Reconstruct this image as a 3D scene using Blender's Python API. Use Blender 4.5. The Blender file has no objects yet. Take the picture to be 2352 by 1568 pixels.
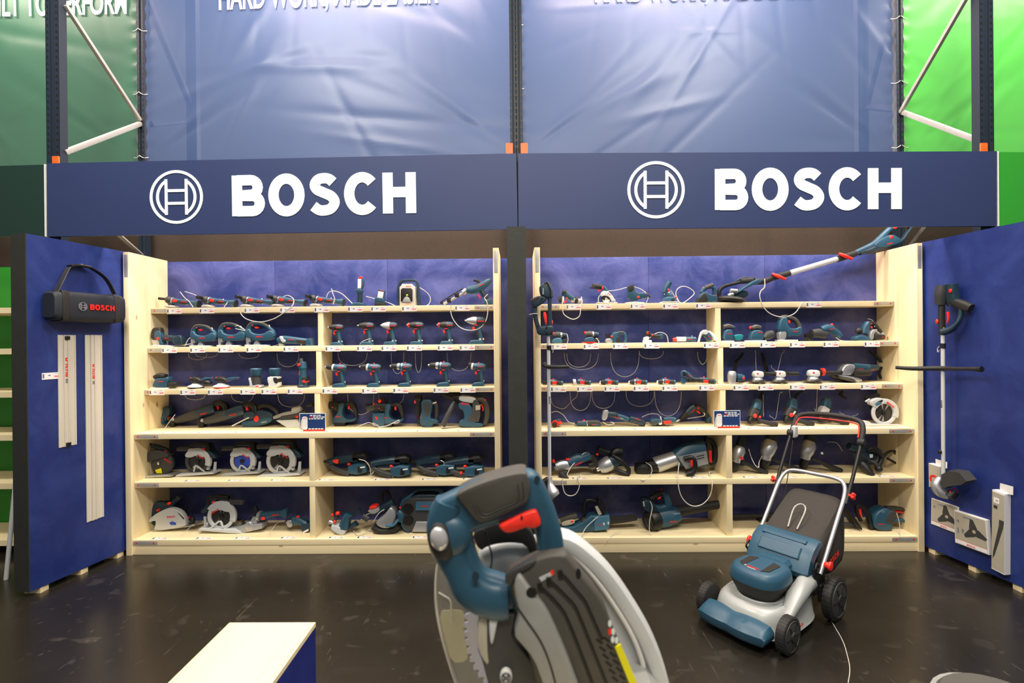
import bpy, bmesh, math, random
from math import pi, sin, cos, radians, sqrt, atan2
from mathutils import Vector, Matrix
random.seed(7)
S = bpy.context.scene
COL = S.collection
# ------------------------------------------------------------------ camera
FPX = 1130.0
CAMZ = 1.7
cam = bpy.data.cameras.new('camera'); camo = bpy.data.objects.new('camera', cam); COL.objects.link(camo)
cam.sensor_width = 36.0; cam.lens = FPX / 2352 * 36.0; cam.clip_start = 0.05; cam.clip_end = 60
CR = Matrix.Rotation(atan2(12, FPX), 3, 'Z') @ Matrix.Rotation(pi / 2 - 2 / FPX, 3, 'X') @ Matrix.Rotation(-0.0093, 3, 'Z')
camo.matrix_world = Matrix.Translation((0, 0, CAMZ)) @ CR.to_4x4()
S.camera = camo
cam.dof.use_dof = True; cam.dof.focus_distance = 4.1; cam.dof.aperture_fstop = 4.0
# ------------------------------------------------------------------ world, lights, exposure
S.view_settings.view_transform = 'Standard'; S.view_settings.look = 'None'; S.view_settings.gamma = 1
S.view_settings.use_curve_mapping = False; S.view_settings.exposure = -0.08
wd = bpy.data.worlds.new('world'); S.world = wd; wd.use_nodes = True
bg = wd.node_tree.nodes['Background']; bg.inputs[0].default_value = (1.0, 0.97, 0.92, 1); bg.inputs[1].default_value = 0.24
def area(name, loc, target, sx, sy, power, col=(1, 1, 1)):
    l = bpy.data.lights.new(name, 'AREA'); l.shape = 'RECTANGLE'; l.size = sx; l.size_y = sy; l.energy = power; l.color = col
    o = bpy.data.objects.new(name, l); COL.objects.link(o); o.location = loc
    o.rotation_euler = (Vector(target) - Vector(loc)).to_track_quat('-Z', 'Y').to_euler(); return o
WARM = (1.0, 0.93, 0.82)
area('hall_lamp_front_left', (-2.4, 2.0, 5.8), (-1.9, 4.0, 0.8), 1.6, 0.5, 230, WARM)
area('hall_lamp_front_right', (2.4, 2.0, 5.8), (1.9, 4.0, 0.8), 1.6, 0.5, 230, WARM)
area('hall_lamp_near', (0.0, -0.8, 5.0), (0, 3.9, 1.2), 3.0, 0.5, 200, WARM)
area('rack_lamp_left', (-1.45, 4.1, 5.45), (-1.45, 4.66, 4.2), 2.2, 0.3, 125, (1.0, 0.76, 0.66))
area('rack_lamp_right', (1.45, 4.1, 5.45), (1.45, 4.66, 4.2), 2.2, 0.3, 125, (1.0, 0.76, 0.66))
area('rack_lamp_far_left', (-4.9, 4.1, 5.45), (-4.9, 4.66, 4.2), 1.6, 0.3, 75, (1.0, 0.82, 0.70))
area('rack_lamp_far_right', (4.9, 4.1, 5.45), (4.9, 4.66, 4.2), 1.6, 0.3, 75, (1.0, 0.92, 0.85))
area('strip_lamp_left', (-1.70, 3.87, 2.86), (-1.70, 4.36, 2.15), 3.2, 0.05, 30, (1.0, 0.88, 0.80))
area('strip_lamp_right', (1.75, 3.87, 2.86), (1.75, 4.36, 2.15), 3.2, 0.05, 30, (1.0, 0.88, 0.80))
area('rear_hall_lamp_left', (-2.2, 9.0, 5.2), (-2.2, 4.6, 4.2), 1.0, 0.8, 230, (1.0, 0.93, 0.92))
area('rear_hall_lamp_right', (2.2, 9.0, 5.2), (2.2, 4.6, 4.2), 1.0, 0.8, 230, (1.0, 0.93, 0.92))
area('banner_glow_fill', (0, 6.6, 6.4), (0, 4.65, 4.9), 11.0, 0.5, 420, (1.0, 0.80, 0.76))  # added pink light, no real fixture: makes the glow at the banner tops

# ------------------------------------------------------------------ pixel helpers (2352 x 1568 frame)
def ray(px, py):
    return CR @ Vector(((px - 1176) / FPX, -(py - 784) / FPX, -1.0))
def W(px, py, Y):
    d = ray(px, py); return Vector((0, 0, CAMZ)) + d * (Y / d.y)
def WZ(px, py, z):
    d = ray(px, py); return Vector((0, 0, CAMZ)) + d * ((z - CAMZ) / d.z)
def WX(px, py, p0, p1):                      # on the vertical plane through p0,p1 (x,y)
    d = ray(px, py); n = Vector((p1[1] - p0[1], -(p1[0] - p0[0]), 0)); t = n.dot(Vector((p0[0], p0[1], 0))) / n.dot(d)
    return Vector((0, 0, CAMZ)) + d * t

# ------------------------------------------------------------------ materials
MATS = {}
def srgb(c):
    return tuple(((v / 255) / 12.92 if v / 255 <= 0.04045 else ((v / 255 + 0.055) / 1.055) ** 2.4) for v in c) + (1,)
def mat(name, col, rough=0.5, metal=0.0, var=0.08, vscale=30, bump=0.0, bscale=200, spec=0.5, trans=0.0, alpha=1.0, emit=None, coat=0.0):
    m = bpy.data.materials.new(name); m.use_nodes = True; nt = m.node_tree; b = nt.nodes['Principled BSDF']
    tc = nt.nodes.new('ShaderNodeTexCoord'); nz = nt.nodes.new('ShaderNodeTexNoise'); nz.inputs['Scale'].default_value = vscale
    nz.inputs['Detail'].default_value = 3; nt.links.new(tc.outputs['Object'], nz.inputs['Vector'])
    mx = nt.nodes.new('ShaderNodeMix'); mx.data_type = 'RGBA'
    c = srgb(col); mx.inputs[6].default_value = tuple(max(0, v * (1 - var)) for v in c[:3]) + (1,)
    mx.inputs[7].default_value = tuple(min(1, v * (1 + var)) for v in c[:3]) + (1,)
    nt.links.new(nz.outputs['Fac'], mx.inputs[0]); nt.links.new(mx.outputs[2], b.inputs['Base Color'])
    b.inputs['Roughness'].default_value = rough; b.inputs['Metallic'].default_value = metal
    b.inputs['Specular IOR Level'].default_value = spec
    if trans: b.inputs['Transmission Weight'].default_value = trans
    if alpha < 1: b.inputs['Alpha'].default_value = alpha
    if coat: b.inputs['Coat Weight'].default_value = coat
    if emit: b.inputs['Emission Color'].default_value = srgb(emit[0]); b.inputs['Emission Strength'].default_value = emit[1]
    if bump:
        n2 = nt.nodes.new('ShaderNodeTexNoise'); n2.inputs['Scale'].default_value = bscale; nt.links.new(tc.outputs['Object'], n2.inputs['Vector'])
        bp = nt.nodes.new('ShaderNodeBump'); bp.inputs['Strength'].default_value = bump; bp.inputs['Distance'].default_value = 0.002
        nt.links.new(n2.outputs['Fac'], bp.inputs['Height']); nt.links.new(bp.outputs['Normal'], b.inputs['Normal'])
    MATS[name] = m; return m
mat('teal', (40, 80, 102), 0.42, var=0.06)
mat('teal_light', (66, 112, 138), 0.42, var=0.05)
mat('teal_dark', (28, 52, 66), 0.45, var=0.06)
mat('green_teal', (20, 120, 130), 0.45)
mat('rubber', (34, 33, 32), 0.62, var=0.1, bump=0.15)
mat('grey_rubber', (74, 71, 65), 0.6, var=0.06, bump=0.1)
mat('dark_grey', (58, 58, 58), 0.55)
mat('black', (14, 14, 15), 0.5)
mat('red', (228, 38, 28), 0.4, var=0.04)
mat('signal_red', (250, 52, 36), 0.38, var=0.03)
mat('silver', (196, 198, 202), 0.38, 0.75, var=0.05)
mat('alloy', (176, 178, 180), 0.42, 0.55, var=0.05)
mat('chrome', (232, 232, 228), 0.25, 0.7, var=0.02)
mat('white_plastic', (226, 224, 218), 0.45, var=0.03)
mat('light_grey', (198, 200, 200), 0.42, var=0.03)
mat('deck_grey', (168, 172, 170), 0.4, 0.15, var=0.03)
mat('mid_grey', (150, 150, 146), 0.45, var=0.04)
mat('paper', (236, 234, 232), 0.6, var=0.02)
mat('ink', (40, 44, 60), 0.6)
mat('faded_ink', (110, 120, 150), 0.6)
mat('red_ink', (232, 96, 96), 0.6, var=0.02)
mat('cable', (200, 196, 188), 0.35, var=0.04)
mat('dark_steel', (70, 68, 66), 0.35, 0.6)
mat('yellow', (240, 230, 10), 0.5, var=0.02)
mat('orange', (226, 92, 26), 0.45)
mat('sign_blue', (28, 58, 112), 0.45)
mat('card', (206, 200, 186), 0.55, var=0.03)
mat('card_grey', (176, 170, 152), 0.55, var=0.03)
mat('lens', (200, 198, 200), 0.08, 0.3, var=0.2, vscale=60)
mat('lamp_glass', (235, 238, 240), 0.25, var=0.03)
mat('bag_cloth', (26, 32, 42), 0.6, bump=0.4, bscale=60)
mat('mesh_cloth', (58, 54, 50), 0.9, bump=0.3, bscale=300)
mat('header_blue', (44, 56, 94), 0.5, spec=0.3, var=0.04, vscale=2)
mat('header_dark_green', (22, 50, 44), 0.45)
mat('header_green', (44, 150, 44), 0.45, var=0.03)
mat('letter_white', (232, 238, 236), 0.45, var=0.01)
mat('rack_blue', (16, 30, 46), 0.6, var=0.1)
mat('galvanised', (178, 176, 168), 0.45, 0.35, var=0.12)
mat('slab_black', (40, 42, 38), 0.7, var=0.25, vscale=12, bump=0.3, bscale=40)
mat('sky_blue_sticker', (50, 80, 190), 0.5)
m = mat('clear_guard', (225, 225, 215), 0.06, var=0.0, alpha=0.13); mat('clear_tint', (205, 200, 150), 0.2, var=0.0, alpha=0.45); mat('blade_lilac', (176, 176, 204), 0.4, 0.2)
MATS['clear_guard'] = m

def wood(name, axis, base=(244, 226, 182), dark=(222, 190, 134)):
    m = bpy.data.materials.new(name); m.use_nodes = True; nt = m.node_tree; b = nt.nodes['Principled BSDF']; L = nt.links.new
    tc = nt.nodes.new('ShaderNodeTexCoord'); mp = nt.nodes.new('ShaderNodeMapping')
    sc = [9, 9, 9]; sc[axis] = 0.7; mp.inputs['Scale'].default_value = sc; L(tc.outputs['Object'], mp.inputs['Vector'])
    n1 = nt.nodes.new('ShaderNodeTexNoise'); n1.inputs['Scale'].default_value = 1.6; n1.inputs['Detail'].default_value = 6; n1.inputs['Distortion'].default_value = 0.8
    L(mp.outputs[0], n1.inputs['Vector'])
    mr = nt.nodes.new('ShaderNodeMath'); mr.operation = 'MULTIPLY'; mr.inputs[1].default_value = 9; L(n1.outputs['Fac'], mr.inputs[0])
    sn = nt.nodes.new('ShaderNodeMath'); sn.operation = 'SINE'; L(mr.outputs[0], sn.inputs[0])
    r1 = nt.nodes.new('ShaderNodeMapRange'); r1.inputs[1].default_value = -1; r1.inputs[2].default_value = 1; r1.inputs[3].default_value = 0.0; r1.inputs[4].default_value = 0.42
    L(sn.outputs[0], r1.inputs[0])
    mx = nt.nodes.new('ShaderNodeMix'); mx.data_type = 'RGBA'; mx.inputs[6].default_value = srgb(base); mx.inputs[7].default_value = srgb(dark)
    L(r1.outputs[0], mx.inputs[0])
    # knots
    mp2 = nt.nodes.new('ShaderNodeMapping'); s2 = [5, 5, 5]; s2[axis] = 2.2; mp2.inputs['Scale'].default_value = s2; L(tc.outputs['Object'], mp2.inputs['Vector'])
    vo = nt.nodes.new('ShaderNodeTexVoronoi'); vo.inputs['Scale'].default_value = 1.0; vo.inputs['Randomness'].default_value = 1; L(mp2.outputs[0], vo.inputs['Vector'])
    r2 = nt.nodes.new('ShaderNodeMapRange'); r2.inputs[1].default_value = 0.03; r2.inputs[2].default_value = 0.07; r2.inputs[3].default_value = 0.75; r2.inputs[4].default_value = 0.0
    L(vo.outputs['Distance'], r2.inputs[0])
    mk = nt.nodes.new('ShaderNodeMix'); mk.data_type = 'RGBA'; mk.inputs[7].default_value = srgb((138, 92, 50)); L(mx.outputs[2], mk.inputs[6]); L(r2.outputs[0], mk.inputs[0])
    L(mk.outputs[2], b.inputs['Base Color']); b.inputs['Roughness'].default_value = 0.6
    bp = nt.nodes.new('ShaderNodeBump'); bp.inputs['Strength'].default_value = 0.08; L(n1.outputs['Fac'], bp.inputs['Height']); L(bp.outputs[0], b.inputs['Normal'])
    MATS[name] = m
wood('wood_x', 0); wood('wood_y', 1); wood('wood_z', 2)
wood('wood_edge', 0, (232, 196, 130), (208, 160, 92))
wood('ply', 1, (240, 226, 186), (228, 206, 156))

def painted(name, base, scuff, rough=0.45, amt=0.55, sc=3.0):
    m = bpy.data.materials.new(name); m.use_nodes = True; nt = m.node_tree; b = nt.nodes['Principled BSDF']; L = nt.links.new
    tc = nt.nodes.new('ShaderNodeTexCoord')
    n1 = nt.nodes.new('ShaderNodeTexNoise'); n1.inputs['Scale'].default_value = sc; n1.inputs['Detail'].default_value = 7; n1.inputs['Roughness'].default_value = 0.65; n1.inputs['Distortion'].default_value = 0.6
    L(tc.outputs['Object'], n1.inputs['Vector'])
    cr = nt.nodes.new('ShaderNodeMapRange'); cr.inputs[1].default_value = 0.42; cr.inputs[2].default_value = 0.75; cr.inputs[4].default_value = amt; L(n1.outputs['Fac'], cr.inputs[0])
    mx = nt.nodes.new('ShaderNodeMix'); mx.data_type = 'RGBA'; mx.inputs[6].default_value = srgb(base); mx.inputs[7].default_value = srgb(scuff); L(cr.outputs[0], mx.inputs[0])
    L(mx.outputs[2], b.inputs['Base Color']); b.inputs['Roughness'].default_value = rough
    n2 = nt.nodes.new('ShaderNodeTexNoise'); n2.inputs['Scale'].default_value = 35; n2.inputs['Detail'].default_value = 5; L(tc.outputs['Object'], n2.inputs['Vector'])
    bp = nt.nodes.new('ShaderNodeBump'); bp.inputs['Strength'].default_value = 0.25; bp.inputs['Distance'].default_value = 0.004; L(n2.outputs['Fac'], bp.inputs['Height']); L(bp.outputs[0], b.inputs['Normal'])
    MATS[name] = m
painted('blue_board', (34, 50, 116), (104, 108, 172), amt=0.7)
painted('blue_wall', (22, 42, 108), (56, 76, 146))
painted('blue_plinth', (24, 36, 116), (44, 60, 140))

def floor_mat():
    m = bpy.data.materials.new('floor_dark'); m.use_nodes = True; nt = m.node_tree; b = nt.nodes['Principled BSDF']; L = nt.links.new
    tc = nt.nodes.new('ShaderNodeTexCoord')
    n1 = nt.nodes.new('ShaderNodeTexNoise'); n1.inputs['Scale'].default_value = 1.3; n1.inputs['Detail'].default_value = 6; L(tc.outputs['Object'], n1.inputs['Vector'])
    mx = nt.nodes.new('ShaderNodeMix'); mx.data_type = 'RGBA'; mx.inputs[6].default_value = srgb((24, 22, 19)); mx.inputs[7].default_value = srgb((44, 40, 34)); L(n1.outputs['Fac'], mx.inputs[0])
    last = mx.outputs[2]
    def layer(last, rot, scl, thr, amt, col):
        mp = nt.nodes.new('ShaderNodeMapping'); mp.inputs['Rotation'].default_value = (0, 0, rot); mp.inputs['Scale'].default_value = scl; L(tc.outputs['Object'], mp.inputs['Vector'])
        n = nt.nodes.new('ShaderNodeTexNoise'); n.inputs['Scale'].default_value = 1; n.inputs['Detail'].default_value = 2; n.inputs['Distortion'].default_value = 0.4; L(mp.outputs[0], n.inputs['Vector'])
        r = nt.nodes.new('ShaderNodeMapRange'); r.inputs[1].default_value = thr; r.inputs[2].default_value = thr + 0.05; r.inputs[4].default_value = amt; L(n.outputs['Fac'], r.inputs[0])
        nb = nt.nodes.new('ShaderNodeTexNoise'); nb.inputs['Scale'].default_value = 2.2; L(tc.outputs['Object'], nb.inputs['Vector'])
        rb = nt.nodes.new('ShaderNodeMapRange'); rb.inputs[1].default_value = 0.44; rb.inputs[2].default_value = 0.60; L(nb.outputs['Fac'], rb.inputs[0])
        mu = nt.nodes.new('ShaderNodeMath'); mu.operation = 'MULTIPLY'; L(r.outputs[0], mu.inputs[0]); L(rb.outputs[0], mu.inputs[1])
        x = nt.nodes.new('ShaderNodeMix'); x.data_type = 'RGBA'; x.inputs[7].default_value = srgb(col); L(last, x.inputs[6]); L(mu.outputs[0], x.inputs[0]); return x.outputs[2]
    last = layer(last, 0.9, (70, 2.2, 1), 0.72, 0.35, (140, 132, 116))
    last = layer(last, -0.5, (110, 3, 1), 0.74, 0.35, (140, 132, 116))
    last = layer(last, 0.2, (26, 18, 1), 0.66, 0.16, (120, 112, 98))
    last = layer(last, 1.5, (60, 60, 1), 0.77, 0.3, (150, 144, 130))
    last = layer(last, 2.4, (50, 5, 1), 0.70, 0.3, (140, 132, 116))
    last = layer(last, 0.0, (5, 7, 1), 0.60, 0.16, (110, 104, 92))
    L(last, b.inputs['Base Color'])
    rr = nt.nodes.new('ShaderNodeMapRange'); rr.inputs[3].default_value = 0.16; rr.inputs[4].default_value = 0.36; L(n1.outputs['Fac'], rr.inputs[0]); L(rr.outputs[0], b.inputs['Roughness'])
    MATS['floor_dark'] = m
floor_mat()

def banner_mat(name, col, trans=0.4):
    m = bpy.data.materials.new(name); m.use_nodes = True; nt = m.node_tree; b = nt.nodes['Principled BSDF']; L = nt.links.new
    out = nt.nodes['Material Output']; tr = nt.nodes.new('ShaderNodeBsdfTranslucent'); ms = nt.nodes.new('ShaderNodeMixShader')
    ge = nt.nodes.new('ShaderNodeTexCoord'); nz = nt.nodes.new('ShaderNodeTexNoise'); nz.inputs['Scale'].default_value = 1.2; L(ge.outputs['Object'], nz.inputs['Vector'])
    mx = nt.nodes.new('ShaderNodeMix'); mx.data_type = 'RGBA'; c = srgb(col)
    mx.inputs[6].default_value = tuple(v * 0.95 for v in c[:3]) + (1,); mx.inputs[7].default_value = tuple(min(1, v * 1.05) for v in c[:3]) + (1,)
    L(nz.outputs['Fac'], mx.inputs[0]); L(mx.outputs[2], b.inputs['Base Color']); L(mx.outputs[2], tr.inputs['Color'])
    b.inputs['Roughness'].default_value = 0.38; b.inputs['Specular IOR Level'].default_value = 0.55
    ms.inputs[0].default_value = trans; L(b.outputs[0], ms.inputs[1]); L(tr.outputs[0], ms.inputs[2])
    tp = nt.nodes.new('ShaderNodeBsdfTransparent'); m2 = nt.nodes.new('ShaderNodeMixShader'); m2.inputs[0].default_value = 0.22; L(ms.outputs[0], m2.inputs[1]); L(tp.outputs[0], m2.inputs[2]); L(m2.outputs[0], out.inputs['Surface'])
    MATS[name] = m
banner_mat('banner_blue', (66, 86, 126)); banner_mat('banner_dark_green', (50, 104, 78)); banner_mat('banner_green', (84, 200, 70))
mat('drape', (60, 47, 36), 0.85, var=0.2, vscale=40, bump=0.3, bscale=120)

# ------------------------------------------------------------------ mesh builder
def chaikin(p, n=1, closed=True):
    for _ in range(n):
        q = []
        m = len(p)
        rng = range(m) if closed else range(m - 1)
        if not closed: q.append(tuple(p[0]))
        for i in rng:
            a, b = p[i], p[(i + 1) % m]
            q.append(tuple(a[k] * .75 + b[k] * .25 for k in range(len(a)))); q.append(tuple(a[k] * .25 + b[k] * .75 for k in range(len(a))))
        if not closed: q.append(tuple(p[-1]))
        p = q
    return p
def inset(p, d):
    n = len(p); A = sum(p[i][0] * p[(i + 1) % n][1] - p[(i + 1) % n][0] * p[i][1] for i in range(n))
    s = 1 if A > 0 else -1; out = []
    for i in range(n):
        a, b, c = p[i - 1], p[i], p[(i + 1) % n]
        e1 = Vector((b[0] - a[0], b[1] - a[1])); e2 = Vector((c[0] - b[0], c[1] - b[1]))
        if e1.length < 1e-9 or e2.length < 1e-9: out.append(b); continue
        e1.normalize(); e2.normalize(); n1 = Vector((-e1.y, e1.x)); n2 = Vector((-e2.y, e2.x)); m = n1 + n2
        if m.length < 1e-6: m = n1.copy()
        m.normalize(); k = d / max(0.45, m.dot(n1)); out.append((b[0] + s * m.x * k, b[1] + s * m.y * k))
    return out
def simple(p):
    n = len(p)
    for i in range(n):
        a, b = p[i], p[(i + 1) % n]; x0, x1 = min(a[0], b[0]), max(a[0], b[0]); z0, z1 = min(a[1], b[1]), max(a[1], b[1])
        for j in range(i + 2, n):
            if (j + 1) % n == i: continue
            c, d = p[j], p[(j + 1) % n]
            if min(c[0], d[0]) > x1 or max(c[0], d[0]) < x0 or min(c[1], d[1]) > z1 or max(c[1], d[1]) < z0: continue
            o1 = (b[0] - a[0]) * (c[1] - a[1]) - (b[1] - a[1]) * (c[0] - a[0]); o2 = (b[0] - a[0]) * (d[1] - a[1]) - (b[1] - a[1]) * (d[0] - a[0])
            o3 = (d[0] - c[0]) * (a[1] - c[1]) - (d[1] - c[1]) * (a[0] - c[0]); o4 = (d[0] - c[0]) * (b[1] - c[1]) - (d[1] - c[1]) * (b[0] - c[0])
            if o1 * o2 < 0 and o3 * o4 < 0: return False
    return True
def crom(p, n=5, closed=False):
    out = []; m = len(p); P = [Vector(q) for q in p]
    for i in range(m if closed else m - 1):
        p0 = P[i - 1] if (closed or i > 0) else P[0]; p1 = P[i]; p2 = P[(i + 1) % m]; p3 = P[(i + 2) % m] if (closed or i + 2 < m) else P[-1]
        for k in range(n):
            t = k / n; out.append(0.5 * ((2 * p1) + (p2 - p0) * t + (2 * p0 - 5 * p1 + 4 * p2 - p3) * t * t + (3 * p1 - p0 - 3 * p2 + p3) * t ** 3))
    if not closed: out.append(P[-1])
    return out
class MB:
    def __init__(s, M=None): s.v = []; s.f = []; s.M = M
    def add(s, vs, fs):
        o = len(s.v)
        s.v += [(s.M @ Vector(q)) if s.M else Vector(q) for q in vs]; s.f += [tuple(i + o for i in f) for f in fs]; return s
    def box(s, c, d, R=None, bev=0.0):
        x, y, z = d[0] / 2, d[1] / 2, d[2] / 2; c = Vector(c)
        if bev <= 0:
            vs = [Vector((a * x, b * y, e * z)) for a in (-1, 1) for b in (-1, 1) for e in (-1, 1)]
            fs = [(0, 1, 3, 2), (4, 6, 7, 5), (0, 4, 5, 1), (2, 3, 7, 6), (0, 2, 6, 4), (1, 5, 7, 3)]
        else:
            vs = []; fs = []; b_ = min(bev, x * .95, y * .95, z * .95)
            pr = [(-x, -z), (x, -z), (x, z), (-x, z)]
            m2 = MB(); m2.prism(pr, -y, y, b_, 0, corner=b_); vs, fs = m2.v, m2.f
        vs = [((R @ Vector(q)) if R is not None else Vector(q)) + c for q in vs]
        return s.add(vs, fs)
    def prism(s, pts, y0, y1, bev=0.0, n=1, corner=0):
        p = list(pts)
        if corner:
            q = []
            for i in range(len(p)):
                a, b, c = Vector(p[i - 1]), Vector(p[i]), Vector(p[(i + 1) % len(p)])
                for t in ((a - b), (c - b)):
                    l = t.length; q.append(tuple(b + t.normalized() * min(corner, l * .45)))
            p = q
        p = chaikin(p, n)
        b = min(bev, (y1 - y0) * .49)
        if b > 0:
            di = b
            for _ in range(8):
                q = inset(p, di)
                if simple(q): break
                di *= .65
            else: di = 0
            kd = di / b
        else: kd = 1
        lay = [(y0, 0), (y1, 0)] if b <= 0 else [(y0, b), (y0 + .13 * b, .5 * b), (y0 + .5 * b, .13 * b), (y0 + b, 0), (y1 - b, 0), (y1 - .5 * b, .13 * b), (y1 - .13 * b, .5 * b), (y1, b)]
        vs = []; m = len(p)
        for y, d in lay:
            q = inset(p, d * kd) if d * kd else p
            vs += [(a[0], y, a[1]) for a in q]
        fs = [tuple(range(m)), tuple(reversed(range((len(lay) - 1) * m, len(lay) * m)))]
        for k in range(len(lay) - 1):
            for i in range(m):
                j = (i + 1) % m; fs.append((k * m + i, (k + 1) * m + i, (k + 1) * m + j, k * m + j))
        return s.add(vs, fs)
    def rings(s, R, cap=True, closed=False):
        m = len(R[0]); vs = [q for r in R for q in r]; fs = []
        n = len(R)
        for k in range(n if closed else n - 1):
            k2 = (k + 1) % n
            for i in range(m):
                j = (i + 1) % m; fs.append((k * m + i, k * m + j, k2 * m + j, k2 * m + i))
        if cap and not closed: fs.append(tuple(reversed(range(m)))); fs.append(tuple(range((n - 1) * m, n * m)))
        return s.add(vs, fs)
    def lathe(s, p0, p1, prof, seg=16, cap=True):
        p0 = Vector(p0); p1 = Vector(p1); d = p1 - p0; a = d.normalized(); u = a.orthogonal().normalized(); w = a.cross(u)
        return s.rings([[p0 + d * t + (u * cos(2 * pi * i / seg) + w * sin(2 * pi * i / seg)) * r for i in range(seg)] for t, r in prof], cap)
    def cyl(s, p0, p1, r0, r1=None, seg=16, bev=0.0):
        r1 = r0 if r1 is None else r1
        if bev:
            L = (Vector(p1) - Vector(p0)).length; t = min(.4, bev / L)
            return s.lathe(p0, p1, [(0, r0 - bev), (t * .3, r0 - bev * .3), (t, r0), (1 - t, r1), (1 - t * .3, r1 - bev * .3), (1, r1 - bev)], seg)
        return s.lathe(p0, p1, [(0, r0), (1, r1)], seg)
    def sweep(s, pts, rad, seg=12, closed=False, sq=2.0, smooth=4, yaxis=(0, 1, 0)):
        n = len(pts); Rr = rad if isinstance(rad, list) else [rad] * n
        Rr = [(r, r) if not isinstance(r, (tuple, list)) else r for r in Rr]
        P = [tuple(p) + tuple(r) for p, r in zip(pts, Rr)]
        if smooth and n > 2: P = crom(P, smooth, closed)
        P = [tuple(q) for q in P]; m = len(P); Y = Vector(yaxis); R = []
        pb = None
        for i, q in enumerate(P):
            c = Vector(q[:3]); a = Vector(P[(i - 1) % m][:3]) if (closed or i) else c; b = Vector(P[(i + 1) % m][:3]) if (closed or i < m - 1) else c
            t = (b - a).normalized(); u = Y.cross(t)
            if u.length < 0.05: u = pb.copy() if pb else t.orthogonal()
            u.normalize(); pb = u; w = t.cross(u); ring = []
            for k in range(seg):
                an = 2 * pi * k / seg; ca, sa = cos(an), sin(an)
                ca = math.copysign(abs(ca) ** (2 / sq), ca); sa = math.copysign(abs(sa) ** (2 / sq), sa)
                ring.append(c + u * ca * q[3] + w * sa * q[4])
            R.append(ring)
        return s.rings(R, True, closed)
    def tube(s, pts, r, seg=8, smooth=5, closed=False):
        P = [Vector(p) for p in pts]
        if smooth and len(P) > 2: P = crom(P, smooth, closed)
        m = len(P); R = []; u = None
        for i, c in enumerate(P):
            a = P[(i - 1) % m] if (closed or i) else c; b = P[(i + 1) % m] if (closed or i < m - 1) else c
            t = (b - a).normalized()
            if u is None: u = t.orthogonal().normalized()
            u = (u - t * u.dot(t)); u = u.normalized() if u.length > 1e-6 else t.orthogonal().normalized(); w = t.cross(u)
            R.append([c + (u * cos(2 * pi * k / seg) + w * sin(2 * pi * k / seg)) * r for k in range(seg)])
        return s.rings(R, True, closed)
    def ball(s, c, r, seg=14, lat=9, R=None):
        r = (r, r, r) if not isinstance(r, (tuple, list)) else r; c = Vector(c); Q = []
        for j in range(lat + 1):
            th = pi * (0.02 + 0.96 * j / lat)
            Q.append([c + ((R @ Vector((r[0] * sin(th) * cos(2 * pi * i / seg), r[1] * sin(th) * sin(2 * pi * i / seg), r[2] * cos(th)))) if R is not None else Vector((r[0] * sin(th) * cos(2 * pi * i / seg), r[1] * sin(th) * sin(2 * pi * i / seg), r[2] * cos(th)))) for i in range(seg)])
        return s.rings(Q)
    def torus(s, c, ax, R, r, seg=28, ss=8, sx=1.0):
        a = Vector(ax).normalized(); u = a.orthogonal().normalized(); w = a.cross(u); c = Vector(c)
        return s.rings([[c + (u * cos(2 * pi * i / seg) + w * sin(2 * pi * i / seg)) * (R + r * cos(2 * pi * k / ss)) + a * r * sx * sin(2 * pi * k / ss) for k in range(ss)] for i in range(seg)], False, True)
    def loft(s, polys, cap=True): return s.rings(polys, cap)
    def build(s, name, m, parent=None, smooth=True, ang=38):
        me = bpy.data.meshes.new(name); me.from_pydata([tuple(q) for q in s.v], [], s.f); me.validate()
        bm = bmesh.new(); bm.from_mesh(me); bmesh.ops.recalc_face_normals(bm, faces=bm.faces); bm.to_mesh(me); bm.free()
        if smooth:
            me.polygons.foreach_set('use_smooth', [len(p_.vertices) < 9 for p_ in me.polygons]); me.set_sharp_from_angle(angle=radians(ang))
        me.materials.append(MATS[m] if isinstance(m, str) else m)
        o = bpy.data.objects.new(name, me); COL.objects.link(o)
        if parent: o.parent = parent
        return o
def build_multi(lst, name, parent=None, ang=38):
    me = bpy.data.meshes.new(name); v = []; f = []; mi = []
    for k, (mb, m) in enumerate(lst):
        o = len(v); v += [tuple(q) for q in mb.v]; f += [tuple(i + o for i in a) for a in mb.f]; mi += [k] * len(mb.f); me.materials.append(MATS[m])
    me.from_pydata(v, [], f); me.polygons.foreach_set('material_index', mi)
    o = bpy.data.objects.new(name, me); COL.objects.link(o)
    if parent: o.parent = parent
    return o
def tag(o, label, cat=None, group=None, kind=None):
    if label: o['label'] = label
    if cat: o['category'] = cat
    if group: o['group'] = group
    if kind: o['kind'] = kind
    return o
def thing(name, label, cat, loc=(0, 0, 0), group=None, rotz=0):
    o = bpy.data.objects.new(name, None); o.empty_display_size = 0.05; COL.objects.link(o); o.location = loc; o.rotation_euler = (0, 0, rotz)
    return tag(o, label, cat, group)
def struct(o): o['kind'] = 'structure'; return o

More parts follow.
